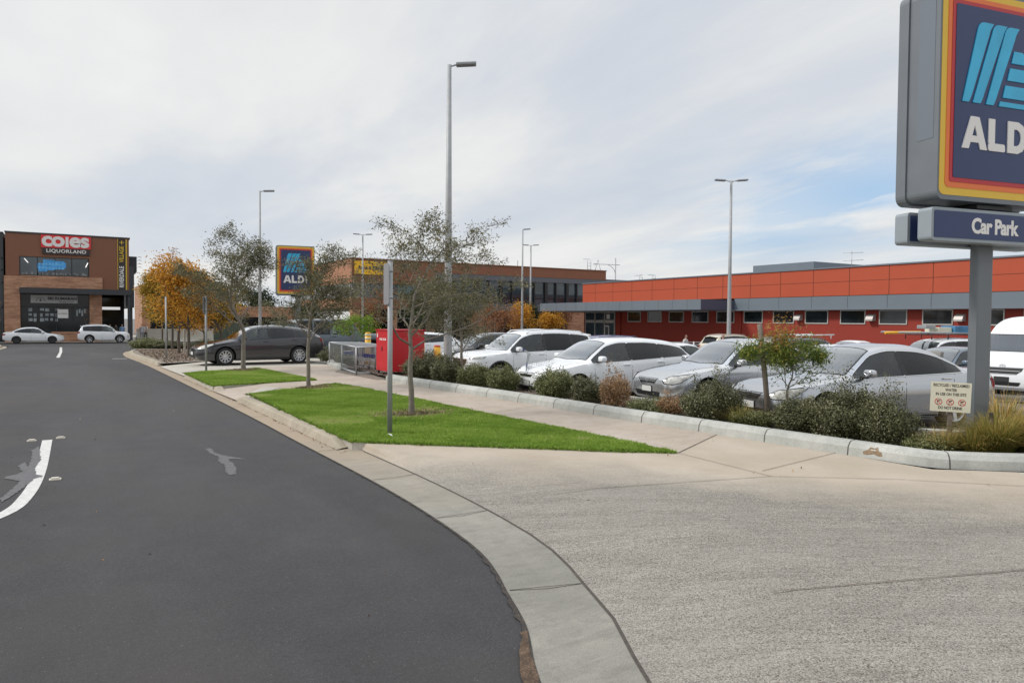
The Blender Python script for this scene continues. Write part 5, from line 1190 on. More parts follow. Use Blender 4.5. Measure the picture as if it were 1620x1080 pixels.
    if kind in ('wagon', 'suv', 'hatch'):
        mbx = MB(); sx_ = sp['rear0'] - .012; w0 = hw * Z(5, sx_) - .05; zc_ = Z(4, sx_); zr2 = Z(3, sx_)
        pts = [(fx(sx_) + .02, -w0), (fx(sx_) - .17, -w0 * .93), (fx(sx_) - .21, 0), (fx(sx_) - .17, w0 * .93), (fx(sx_) + .02, w0)]
        vs = [(p[0], p[1], zr2 + (zc_ - zr2) * (1 - (p[1] / w0) ** 2) * .9 - (.0 if p[0] > fx(sx_) - .1 else .005)) for p in pts]; n = len(vs); vs += [(x, y, z - .03) for x, y, z in vs]
        mbx.add(vs, [(0, 1, 2), (0, 2, 4), (2, 3, 4), (n + 2, n + 1, n), (n + 4, n + 2, n), (n + 4, n + 3, n + 2)] + [(i, i + n, i + 1 + n, i + 1) for i in range(4)])
        parts['spoiler'] = mbx.mesh('spoiler', [P_WHITE])
    if kind == 'suv':   # black wheel-arch lips
        parts['arch_trim'] = []
        for x in ax:
            ar = []
            for i in range(14):
                a = math.pi * (i - .2) / 13.6; b = math.pi * (i + .9) / 13.6; r1, r2 = wr + .055, wr + .115
                ar.append(side([(x + r1 * math.cos(a), wr + r1 * math.sin(a)), (x + r1 * math.cos(b), wr + r1 * math.sin(b)), (x + r2 * math.cos(b), wr + r2 * math.sin(b)), (x + r2 * math.cos(a), wr + r2 * math.sin(a))], 0.008, TRIM, 'a', 0, step=.2))
            parts['arch_trim'] += [join_mesh('arch_trim', [q[j] for q in ar]) for j in (0, 1)]
    if kind == 'jeep':
        fl = MB()
        for x in ax:
            for sgn in (1, -1):
                n = 9; o_ = [(x + (wr + .16) * math.cos(math.pi * i / n), wr + (wr + .14) * math.sin(math.pi * i / n)) for i in range(n + 1)]; i_ = [(x + (wr + .07) * math.cos(math.pi * i / n), wr + (wr + .06) * math.sin(math.pi * i / n)) for i in range(n + 1)]
                fl.prism(o_ + i_[::-1], 'y', sgn * (hw - .12), sgn * (hw + .12))
        fl.bbox(Lc / 2 - .05, Lc / 2 + .16, -.78, .78, .52, .70, .03); parts['fender_flare'] = fl.mesh('fender_flare', [TRIM])
        sw = MB(); sw.lathe([(.0, -.1), (.25, -.1), (wr, -.07), (wr, .07), (.25, .1), (0, .1)], 28, M=Matrix.Translation((-Lc / 2 - .12, 0, .95)) @ Matrix.Rotation(R(90), 4, 'Z')); parts['spare_wheel'] = sw.mesh('spare_wheel', [RUBBER])
    parts['_ax'] = ax; parts['_wr'] = wr; parts['_hw'] = hw; PROTO[kind0] = parts; return parts

PAINTED = ('body', 'mirror', 'door_handle', 'spoiler', 'roof_rail')
NAMES = {'sedan': 'sedan_car', 'wagon': 'station_wagon', 'estate': 'station_wagon', 'suv': 'suv_car', 'hatch': 'hatchback_car', 'van': 'minibus_van', 'jeep': 'off_road_car'}
def car(kind, label, x, y, heading, paint, z=None, spokes=5, dark=False, group='cars parked around the shops', cat=None, rails=True, skip=(), scale=None, handle=None, plate=None, roof=None, pitch=0, pw=None):
    P = proto(kind); z = g(x, y) if z is None else z
    t = thing(NAMES[kind], label, cat or 'car', (x, y, z), R(heading), group)
    if scale: t.scale = scale
    if pitch: t.rotation_euler[1] = R(pitch)
    def put(nm, me):
        o = obj(nm, me, t)
        if nm in PAINTED:
            pm = paint if nm != 'door_handle' or handle is None else handle
            if roof and nm == 'body': pm = paint
            o.material_slots[0].link = 'OBJECT'; o.material_slots[0].material = pm
        return o
    body = None
    for nm, me in P.items():
        if nm.startswith('_') or nm in skip: continue
        for m1 in (me if isinstance(me, list) else [me]):
            o = put(nm, m1)
            if nm == 'body': body = o
            if nm == 'number_plate' and plate: o.material_slots[1].link = 'OBJECT'; o.material_slots[1].material = plate
    # sub-parts of the body
    for ch in list(children(t)):
        b = ch.name.split('.')[0]
        if b in ('panel_gap', 'badge', 'grille_bar', 'chrome_strip', 'sill_trim', 'arch_trim', 'windscreen_surround', 'window_frame'): ch.parent = body
    tm, rm = wheel_meshes(P['_wr'], spokes, dark)
    for i, ax_ in enumerate(P['_ax']):
        for sgn in (1, -1):
            w = obj('wheel', tm, t, (ax_, sgn * (P['_hw'] - 0.125), P['_wr'])); 
            if sgn < 0: w.rotation_euler[2] = math.pi
            w.rotation_euler[1] = random.uniform(0, 6) if sgn > 0 else 0
            obj('rim', rm, w)
    return t

# ================================================================== PYLON SIGNS
def rrect(x0, x1, y0, y1, r, k=5):
    P = []
    for cx_, cy_, a0 in ((x1 - r, y1 - r, 0), (x0 + r, y1 - r, 90), (x0 + r, y0 + r, 180), (x1 - r, y0 + r, 270)):
        for i in range(k + 1): a = R(a0 + 90 * i / k); P.append((cx_ + r * math.cos(a), cy_ + r * math.sin(a)))
    return P
def shape(mb, P, y0, y1, mi=0): mb.prism(P, 'y', y0, y1, mi)
def pylon(label, loc, rz, parking, pole_bottom):
    t = thing('pylon_sign', label, 'pylon sign', loc, rz, 'store pylon signs')
    W, z0, z1, D = 2.10, 3.525, 6.15, 0.66
    mb = MB(); shape(mb, rrect(-0.03, W + .03, z0 - .06, z1 + .05, .10), 0.03, D - 0.03); shape(mb, rrect(-0.055, W + .055, z0 - .085, z1 + .075, .12), D - 0.17, D - .02)
    mb.box(-0.034, -0.028, 0.10, 0.34, 4.25, 6.05, 2)
    mb.build('cabinet', [SIGNGREY, SIGNGREY_L, mat('cabinet_hatch', (.15, .175, .205), .45, .1)], t)
    f = MB()
    for i, (d, mi) in enumerate(((0, 0), (.093, 1), (.160, 2), (.215, 3))):
        shape(f, rrect(d, W - d, z0 + d * 1.05, z1 - d * .92, .085 - i * .02), 0.026 - .006 * i, 0.04, mi)
    face = f.build('sign_face', [SIGNYEL, SIGNORG, SIGNRED, NAVY], t)
    lg = MB(); y0, y1 = -0.004, 0.012
    def bar(u0b, u1b, u0t, u1t, zb, zt, rt=.10):   # leaning ribbon, curling at both ends
        L_ = []
        n = 5
        # left edge from bottom to top with a round top-left; right edge down with a round bottom-right
        lb = (u0b, zb); lt = (u0t, zt); rt_ = (u1t, zt); rb = (u1b, zb)
        sl = (u0t - u0b) / (zt - zb)
        P = [lb]
        P.append((u0b + sl * 0.0 + .005, zb + .0)); 
        for i in range(n + 1):
            q = i / n; P.append((u0t - .085 + .085 * q ** 1.6 + (-(1 - q) * .03), zt - .13 * (1 - q) ** 2))
        P.append((u1t, zt))
        for i in range(n + 1):
            q = i / n; P.append((u1t - .05 * math.sin(q * 1.57) - .02 * q, zt - .012 - .13 * q))
        for i in range(n + 1):
            q = i / n; P.append((u1b + .055 * (1 - q) ** 1.6 - .02 * q, zb + .15 * (1 - q) ** 2))
        return P
    for a, b, c, d in ((.33, .461, .685, .854), (.515, .669, .948, 1.10), (.75, .902, 1.172, 1.325)): shape(lg, bar(a, b, c, d, 4.727, 5.768), y0, y1)
    for (ul, ur, ut, zb, zt) in ((1.203, 1.56, 1.40, 5.308, 5.466), (1.134, 1.64, 1.575, 5.077, 5.24), (1.057, 1.71, 1.655, 4.845, 5.008), (.99, 1.775, 1.73, 4.727, 4.79)):
        sl = .155 * (zt - zb) / .16 * .28
        shape(lg, [(ul, zb), (ur, zb), (ur - (ur - ut) * .5, (zb + zt) / 2 + .02), (ut, zt), (ul + sl, zt)], y0, y1)
    lg.build('logo', [SIGNBLUE], face)
    lt = MB(); zb, zt = 4.135, 4.55; y0, y1 = -0.005, .012
    # A with its counter cut as separate strokes, then L, D, I
    shape(lt, [(.345, zb), (.465, zb), (.605, zt), (.492, zt)], y0, y1); shape(lt, [(.795, zb), (.672, zb), (.53, zt - .002), (.645, zt - .002)], y0 + .001, y1); shape(lt, [(.43, zb + .085), (.70, zb + .085), (.675, zb + .17), (.455, zb + .17)], y0 + .002, y1)
    shape(lt, [(.815, zb + .10), (.93, zb + .10), (.93, zt), (.815, zt)], y0, y1); shape(lt, roundpoly([(.815, zb), (1.125, zb), (1.115, zb + .10), (.815, zb + .10)], .03), y0, y1)
    shape(lt, [(1.165, zb), (1.28, zb), (1.28, zt), (1.165, zt)], y0, y1)
    O_ = [(1.28, zt), (1.36, zt), (1.45, zt - .04), (1.51, zt - .12), (1.53, (zb + zt) / 2), (1.51, zb + .12), (1.45, zb + .04), (1.36, zb), (1.28, zb)]; I_ = [(1.28, zt - .10), (1.34, zt - .10), (1.385, zt - .125), (1.405, zt - .16), (1.412, (zb + zt) / 2), (1.405, zb + .16), (1.385, zb + .125), (1.34, zb + .10), (1.28, zb + .10)]
    for i in range(8): shape(lt, [O_[i], O_[i + 1], I_[i + 1], I_[i]], y0 + .0004 * i, y1)
    shape(lt, [(1.585, zb), (1.70, zb), (1.70, zt), (1.585, zt)], y0, y1)
    lt.build('lettering', [TEXTPALE], face)
    p = MB(); p.bbox(1.05, 1.345, .28, .41, pole_bottom, 3.44, .03); p.build('pole', [SIGNGREY], t)
    b = MB(); b.box(.80, 1.46, .12, .56, 3.40, 3.45); b.box(.72, 1.54, .20, .50, 3.37, 3.402); b.build('mounting_bracket', [BLACKFR], t)
    if parking:
        for nm, v0, u0 in (('direction_panel', -.05, -.20), ('direction_panel', .44, -.05)):
            q = MB(); shape(q, rrect(u0, 2.32, 2.925, 3.345, .05), v0, v0 + .20); pan = q.build('direction_panel', [SIGNGREY_L], t)
            q = MB(); shape(q, rrect(u0 + .045, 2.28, 2.965, 3.305, .012), v0 - .006, v0 + .01); q.build('panel_face', [NAVY], pan)
            if v0 < 0:
                text_on('lettering', 'Car Park', 0.265, TEXTPALE, pan, MS(.90, v0 - .006, 3.128), bold=0.010, space=.93, sx=.93)
                ar = MB(); shape(ar, [(1.75, 3.09), (1.98, 3.09), (1.98, 3.03), (2.10, 3.13), (1.98, 3.23), (1.98, 3.17), (1.75, 3.17)], v0 - .010, v0); ar.build('arrow', [TEXTPALE], pan)
        st = MB(); st.box(1.04, 1.36, .145, .445, 2.98, 3.28); st.build('panel_bracket', [BLACKFR], t)
    return t
pylon('large grey supermarket pylon sign in the garden bed, navy Car Park panel below', (9.47, 5.26, 0), R(-11), True, 0.18)
t = pylon('smaller supermarket pylon sign half hidden by tree branches beside the driveway', (11.15, 47.9, 0), R(-9), False, 0.6)
t.scale = (1.09, 1.0, 1.155); t.location.z = -0.65
for o in children(t):
    if o.name.startswith('pole'): pass

# recycled-water notice on its stub post
t = thing('water_notice', 'cream recycled water warning board on a short timber stub beside the big pole', 'sign', (9.47, 5.26, 0.2), R(-8))
def notice(t):
    def W2(u, z): return u, z
    bd = MB(); M = Matrix.Translation((0.09, -.13, .645)) @ Matrix.Rotation(R(1.5), 4, 'Y')
    shape_ = rrect(-.0, .60, -.25, .25, .012); bd.prism([(a, b) for a, b in shape_], 'y', -.006, .006, 0, M); b = bd.build('board', [CREAM], t)
    for txt, zz, sz, sx in (('RECYCLED / RECLAIMED', .195, .066, .74), ('WATER', .118, .066, .76), ('IN USE ON THIS SITE', .045, .066, .74), ('DO NOT DRINK', -.185, .066, .74)):
        text_on('lettering', txt, sz, BLACKTXT, b, M @ MS(.30, -.0068, zz), bold=.0016, sx=sx, extrude=.0008)
    for cx_ in (.12, .295, .47):
        sy = MB(); n = 28
        for i in range(n):
            a, c = 2 * math.pi * i / n, 2 * math.pi * (i + 1) / n
            sy.prism([(cx_ + .056 * math.cos(a), -.085 + .056 * math.sin(a)), (cx_ + .056 * math.cos(c), -.085 + .056 * math.sin(c)), (cx_ + .047 * math.cos(c), -.085 + .047 * math.sin(c)), (cx_ + .047 * math.cos(a), -.085 + .047 * math.sin(a))], 'y', -.0085, -.005, 0, M)
        sy.prism([(cx_ - .040, -.045), (cx_ - .033, -.040), (cx_ + .040, -.125), (cx_ + .033, -.13)], 'y', -.0095, -.005, 0, M)
        sy.prism([(cx_ - .02, -.062), (cx_ + .03, -.055), (cx_ + .03, -.072), (cx_ - .02, -.080)], 'y', -.0078, -.005, 1, M); sy.prism([(cx_ - .022, -.080), (cx_ - .008, -.080), (cx_ - .008, -.098), (cx_ - .022, -.098)], 'y', -.0078, -.005, 1, M)
        sy.prism([(cx_ - .026, -.112), (cx_ - .006, -.112), (cx_ - .01, -.132), (cx_ - .022, -.132)], 'y', -.0078, -.005, 1, M)
        sy.build('warning_symbol', [PRINTRED, BLACKTXT], b)
    p = MB(); p.bbox(.36, .43, -.11, -.04, -.25, .62, .008); p.build('post', [TIMBER], t)
notice(t); t.location = (10.03, 5.74, 0.374); t.rotation_euler[2] = R(-50); t.scale = (.8, .8, .8)

# ================================================================== POSTS, LAMPS, STREET FURNITURE
def sign_post(label, x, y, z, h, rad, blade=None, group='steel sign posts'):
    t = thing('sign_post', label, 'sign post', (x, y, z), 0, group)
    MB().tube([(0, 0, -.05), (0, 0, h)], rad, 16).tube([(0, 0, h), (0, 0, h + .012)], rad * 1.08, 16).build('post', [GALV_DULL], t)
    if blade:   # an edge-on traffic sign clamped to the post
        w, hh, zc_, rz = blade; M = Matrix.Rotation(R(rz), 4, 'Z')
        b = MB(); b.prism(rrect(-w / 2, w / 2, zc_ - hh / 2, zc_ + hh / 2, .05), 'y', -rad - .022, -rad - .018, 0, M); b.prism(rrect(-w / 2 + .01, w / 2 - .01, zc_ - hh / 2 + .01, zc_ + hh / 2 - .01, .04), 'y', -rad - .024, -rad - .0225, 1, M); pl = b.build('sign_plate', [GALV, mat('plate_back', (.27, .265, .275), .55, .2, var=.1)], t)
        for dz in (-hh * .32, hh * .32): c = MB(); c.box(-w * .4, w * .4, -rad - .018, -rad - .002, zc_ + dz - .02, zc_ + dz + .02, 0, M); c.tube([(0, 0, zc_ + dz - .018), (0, 0, zc_ + dz + .018)], rad * 1.12, 14); c.build('clamp', [GALV], t)
    return t
sign_post('tall galvanised sign post on the near lawn with its plate seen edge-on', 4.09, 10.43, 0.12, 2.62, .038, (.45, .62, 2.28, -101))
sign_post('galvanised post on the far end of the far lawn, its plate seen edge-on', 3.66, 25.4, 0.12, 2.45, .035, (.40, .55, 2.15, -109))
sign_post('plain pale post standing on the stony island by the kerb', 3.27, 33.4, 0.11, 2.6, .033)
tag(MB().bbox(-.05, .05, -.05, .05, -.05, 1.25, .015).build('guide_post', [PALE], None, (5.0, 42.0, g(5, 42) + .12)), 'short white square post between the island tree trunks', 'post')

def lamp(label, x, y, top, rad, heads, arm=0.35, rz=0, number=None):
    z = g(x, y); h = top - z
    t = thing('lamp_post', label, 'lamp post', (x, y, z), R(rz), 'car park lamp posts')
    pm = MB(); pm.tube([(0, 0, -.05), (0, 0, .4), (0, 0, h * .5), (0, 0, h)], [rad * 1.15, rad * 1.12, rad * .85, rad * .55], 16); pm.box(-rad * 2, rad * 2, -rad * 2, rad * 2, -.05, .03)
    pl = pm.build('pole', [GALV_DULL], t)
    for s in heads:
        hd = MB(); L0 = arm
        hd.tube([(0, 0, h - .06), (s * L0, 0, h + .015)], .03, 8)
        hd.build('bracket', [GALV], t)
        M = Matrix.Translation((s * (L0 + .30), 0, h + .03)) @ Matrix.Rotation(R(-s * 4), 4, 'Y')
        q = MB(); q.bbox(-.33, .33, -.15, .15, -.045, .045, .03, 0, M); q.box(-.26, .26, -.11, .11, -.05, -.044, 1, M); q.build('lamp_head', [mat('lamp_grey', (.30, .31, .32), .5, .2), SOFFIT], t)
    if number:
        for i, ch in enumerate(number):
            me2 = text_mesh(ch, .24, bold=.006, extrude=.001); M = MS(0, -rad * 1.0 - .004, 2.55 - i * .30)
            me2.transform(M); me2.materials.append(BLACKTXT); o = obj('lettering', me2, pl); o.rotation_euler[2] = R(-28)
    return t
lamp('tallest lamp post with one head on the right, rising behind the lawn trees', 10.62, 21.91, 10.19, .125, (1,), .25, -28, number='208')
lamp('thin lamp post with one head above the grey-green tree by the dark wagon', 10.08, 47.86, 9.82, .095, (1,), .25, -12)
lamp('twin-headed lamp post in front of the yellow estate board', 25.78, 73.47, 10.57, .12, (-1, 1), .35, -20)
lamp('slim lamp post with small single head beside the round orange tree', 36.86, 59.85, 10.49, .11, (1,), .1, -25)
lamp('twin-headed lamp post right of the orange tree, in front of the office windows', 45.56, 72.14, 10.51, .12, (-1, 1), .3, -30)
lamp('twin-headed lamp post standing before the red store wall', 34.71, 32.0, 10.50, .125, (-1, 1), .38, -32)
# street lamps beyond the buildings
t = thing('street_lamp', 'far T-shaped street lamp with curved brace above the office roof', 'street lamp', (76.2, 94.67, -.65), R(-38), 'street lamps beyond')
MB().tube([(0, 0, 0), (0, 0, 12.75)], [.13, .08], 10).build('pole', [GALV_DULL], t)
MB().tube([(.7, 0, 11.6), (-2.9, 0, 11.75)], .05, 8).tube([(0, 0, 9.9), (-.15, 0, 10.7), (-.6, 0, 11.3), (-1.2, 0, 11.62)], .045, 8).build('outreach_arm', [GALV_DULL], t); MB().bbox(-3.6, -2.9, -.15, .15, 11.68, 11.82, .04).build('lamp_head', [GALV], t)
t = thing('street_lamp', 'far street lamp with a rising arm behind the slim lamp posts', 'street lamp', (57.23, 94.31, -.65), R(-30), 'street lamps beyond')
MB().tube([(0, 0, 0), (0, 0, 11.4)], [.12, .07], 10).build('pole', [GALV_DULL], t)
MB().tube([(-.6, 0, 9.1), (0, 0, 9.3), (1.6, 0, 9.7)], .045, 8).build('outreach_arm', [GALV_DULL], t); MB().bbox(1.6, 2.3, -.12, .12, 9.66, 9.8, .04).build('lamp_head', [GALV], t)

# red locker
t = thing('red_locker', 'tall red metal parcel locker on short legs beside the trolley cage', 'locker', (8.02, 20.55, 0.13), R(0))
b = MB(); b.bbox(0, 1.15, 0, 1.05, .17, 1.40, .008); b.box(-.03, 1.18, -.03, 1.08, 1.40, 1.425)
b.build('cabinet', [BINRED], t)
q = MB(); q.box(-.012, -.001, .06, .99, .24, 1.34); q.build('door', [BINRED], t)
d = children(t)[-1]; MB().box(-.03, -.012, .50, .53, .78, .90).build('handle', [BLACKFR], d)
q = MB(); q.box(-.0155, -.012, .20, .42, 1.10, 1.16); q.box(-.0155, -.012, .50, .72, 1.10, 1.16); q.box(-.0155, -.012, .88, .94, 1.18, 1.30); q.build('label_plate', [WHITE], d)
text_on('lettering', 'HIRE', .05, PRINTRED, d, MX(-.0165, .61, 1.13), bold=.001, extrude=.0006); text_on('lettering', 'HERE', .05, PRINTRED, d, MX(-.0165, .31, 1.13), bold=.001, extrude=.0006)
for x, y in ((.06, .06), (1.09, .06), (.06, .99), (1.09, .99)): MB().box(x - .025, x + .025, y - .025, y + .025, -.01, .18).build('leg', [BLACKFR], t)

# mesh cage
def cage():
    t = thing('trolley_cage', 'low galvanised wire mesh cage holding shopping trolleys, beside the red locker', 'cage', (0, 0, 0))
    A, B, C2, D2 = Vector((7.50, 21.95, .13)), Vector((8.10, 26.7, .13)), Vector((9.15, 26.5, .13)), Vector((8.75, 21.9, .13)); H = .86
    fr = MB()
    for p in (A, B, C2, D2, (A + B) / 2, (C2 + D2) / 2): fr.tube([p, p + Vector((0, 0, H))], .024, 8)
    for a, b in ((A, B), (B, C2), (C2, D2), (D2, A)):
        for z in (.06, H): fr.tube([a + Vector((0, 0, z)), b + Vector((0, 0, z))], .022, 8)
    fr.build('frame', [GALV], t)
    ms = MB()
    for a, b in ((A, B), (B, C2), (C2, D2), (D2, A)):
        L_ = (b - a).length; n = int(L_ / .075)
        for i in range(1, n): p = a.lerp(b, i / n); ms.tube([p + Vector((0, 0, .06)), p + Vector((0, 0, H))], .0028, 3, cap=False)
        for k in range(1, 11): ms.tube([a + Vector((0, 0, .06 + k * .073)), b + Vector((0, 0, .06 + k * .073))], .0028, 3, cap=False)
    # lid
    for k in range(1, 12):
        ms.tube([A.lerp(D2, k / 12) + Vector((0, 0, H)), B.lerp(C2, k / 12) + Vector((0, 0, H))], .003, 3, cap=False)
    for k in range(1, 50): ms.tube([A.lerp(B, k / 50) + Vector((0, 0, H)), D2.lerp(C2, k / 50) + Vector((0, 0, H))], .003, 3, cap=False)
    ms.build('wire_mesh', [WIRE], t)
cage()

def trolley():
    t = thing('shopping_trolley', 'wire shopping trolley with blue flap tilted among the bushes by the white wagon', 'trolley', (0, 0, 0), 0, 'shopping trolleys')
    w = MB()
    def P(u, s, v):   # u along, s side -1..1, v height 0..1 inside the tapering basket
        x = -.42 + .84 * u; hw_ = (.27 - .07 * u) * (.86 + .14 * v); zb = .46 + .09 * u; zt = 1.0 - .06 * u
        return (x, s * hw_, zb + (zt - zb) * v)
    for k in range(9):
        v = k / 8
        w.tube([P(0, -1, v), P(1, -1, v), P(1, 1, v), P(0, 1, v)], .004 if k else .006, 4, cap=False)
    for k in range(15):
        u = k / 14
        for s in (-1, 1): w.tube([P(u, s, 0), P(u, s, 1)], .003, 4, cap=False)
        w.tube([P(u, -1, 0), P(u, 1, 0)], .003, 4, cap=False)
    for k in range(9): s = -1 + k / 4; w.tube([P(1, s, 0), P(1, s, 1)], .003, 4, cap=False); w.tube([P(0, s, 0), P(1, s, 0)], .003, 4, cap=False); w.tube([P(0, s, 0), P(0, s, 1)], .003, 4, cap=False)
    w.build('basket', [WIRE], t)
    f = MB()
    for s in (-1, 1): f.tube([(-.62, s * .26, 1.04), (-.46, s * .27, .98), (-.40, s * .25, .5), (-.30, s * .25, .22), (.42, s * .17, .17)], .012, 8); f.tube([(.30, s * .17, .19), (.36, s * .18, .50)], .01, 6)
    f.tube([(.42, -.17, .17), (.42, .17, .17)], .012, 8); f.build('chassis', [WIRE], t)
    MB().tube([(-.62, -.28, 1.04), (-.62, .28, 1.04)], .019, 10).build('handle', [BLUEPL], t)
    MB().box(-.435, -.425, -.20, .20, .62, .74).build('flap', [BLUEPL], t)
    for x, s in ((-.3, 1), (-.3, -1), (.38, 1), (.38, -1)):
        c = MB(); c.lathe([(.0, -.014), (.055, -.014), (.062, 0), (.055, .014), (0, .014)], 16, M=Matrix.Translation((x, s * (.25 if x < 0 else .17), .062))); c.box(x - .012, x + .012, s * (.25 if x < 0 else .17) - .02, s * (.25 if x < 0 else .17) + .02, .06, .2); c.build('caster_wheel', [RUBBER], t)
    return t
tr = trolley(); tr.location = (9.62, 15.0, .10); tr.scale = (.9, .9, .9); tr.rotation_euler = (R(-4), R(16), R(-30))
for i, (x, y, rz, lb) in enumerate([(8.2, 23.0, 84, 'end of the row nearest the red locker, inside the mesh cage'), (8.28, 23.75, 83, 'second trolley from the red locker, pushed into the row inside the cage'), (8.35, 25.3, 80, 'trolley standing apart at the far end inside the mesh cage')]):
    c = copy_tree(tr); c.location = (x, y, .13); c.rotation_euler = (0, 0, R(rz)); c['label'] = lb; c.scale = (.92, .92, .8)

# yellow sleeves
for x, y, h, lb, st in ((9.4, 26.2, 1.12, 'pale yellow bollard with white bands just behind the cage, left of the red locker', True), (9.75, 22.1, .98, 'bright yellow bollard sleeve right of the red locker, behind the lawn tree trunk', False), (9.9, 21.2, .80, 'shorter yellow bollard sleeve half hidden in the shrub behind the lawn tree', False)):
    t = thing('bollard', lb, 'bollard', (x, y, .2), 0, 'yellow bollards'); MB().tube([(0, 0, -.05), (0, 0, h)], .11, 20).build('sleeve', [YELLOWBOL], t)
    q = MB(); q.tube([(0, 0, h), (0, 0, h + .05)], [.112, .08], 20); q.build('cap', [PRINTRED if not st else YELLOWBOL], t)
    if st:
        q = MB()
        for z in (.72, .90, 1.04): q.tube([(0, 0, z), (0, 0, z + .07)], .114, 20)
        q.build('reflective_band', [CREAM], t)
# trees' stake
tag(MB().tube([(0, 0, -.2), (-.10, .04, .8), (-.20, .08, 1.64)], [.045, .042, .04], 8).build('tree_stake', [TIMBER], None, (9.78, 8.10, .2)), 'weathered leaning timber stake beside the little drooping tree', 'stake')
tag(MB().box(-.02, .02, -.02, .02, -.1, .5).tube([(0, 0, .1), (0, 0, .42)], .03, 8).build('water_tap_post', [BLACKFR], None, (10.42, 5.05, .2)), 'short dark peg behind the cream water notice', 'peg')
# electrical cabinets
def cab(label, x, y, w, d_, h):
    t = thing('electrical_cabinet', label, 'cabinet', (x, y, g(x, y) + .1), R(-8), 'service cabinets')
    MB().bbox(0, w, 0, d_, 0, h, .01).build('housing', [GREENBOX], t); MB().box(-.04, w + .04, -.04, d_ + .04, h, h + .05).build('lid', [PALE], t)
    MB().box(w * .5 - .004, w * .5 + .004, -.006, 0, .08, h - .05).box(w * .5 + .04, w * .5 + .06, -.02, 0, h * .5, h * .5 + .15).build('door_handle', [BLACKFR], t)
cab('large dark green service cabinet with a pale lid behind the dark wagon bonnet', 8.45, 55.2, 1.75, .9, 1.75)
cab('pale grey-green service cabinet seen past the second lawn tree', 13.7, 60.8, 1.25, .9, 2.05)
# barrier by the trolley bay
t = thing('trolley_bay', 'low grey rail barrier with a white post before the red wall', 'barrier', (0, 0, 0))
a = Vector((34.6, 37.3, g(34.6, 37.3))); b = Vector((43.0, 36.0, g(43, 36))); q = MB()
for k in range(0, 5): p = a.lerp(b, k / 4); q.tube([p, p + Vector((0, 0, 1.12))], .05, 8)
q.build('post', [WHITE], t); q = MB()
for z in (.35, .62, .88, 1.08): q.tube([a + Vector((0, 0, z)), b + Vector((0, 0, z))], .022, 6)
q.build('rail', [GALV], t); q = MB(); q.box(0, 8.4, 0, .04, .1, 1.0); o = q.build('screen_panel', [mat('perforated_grey', (.16, .15, .15), .7, var=.4, vscale=30)], t, tuple(a + Vector((0, .2, 0))), math.atan2(b.y - a.y, b.x - a.x))

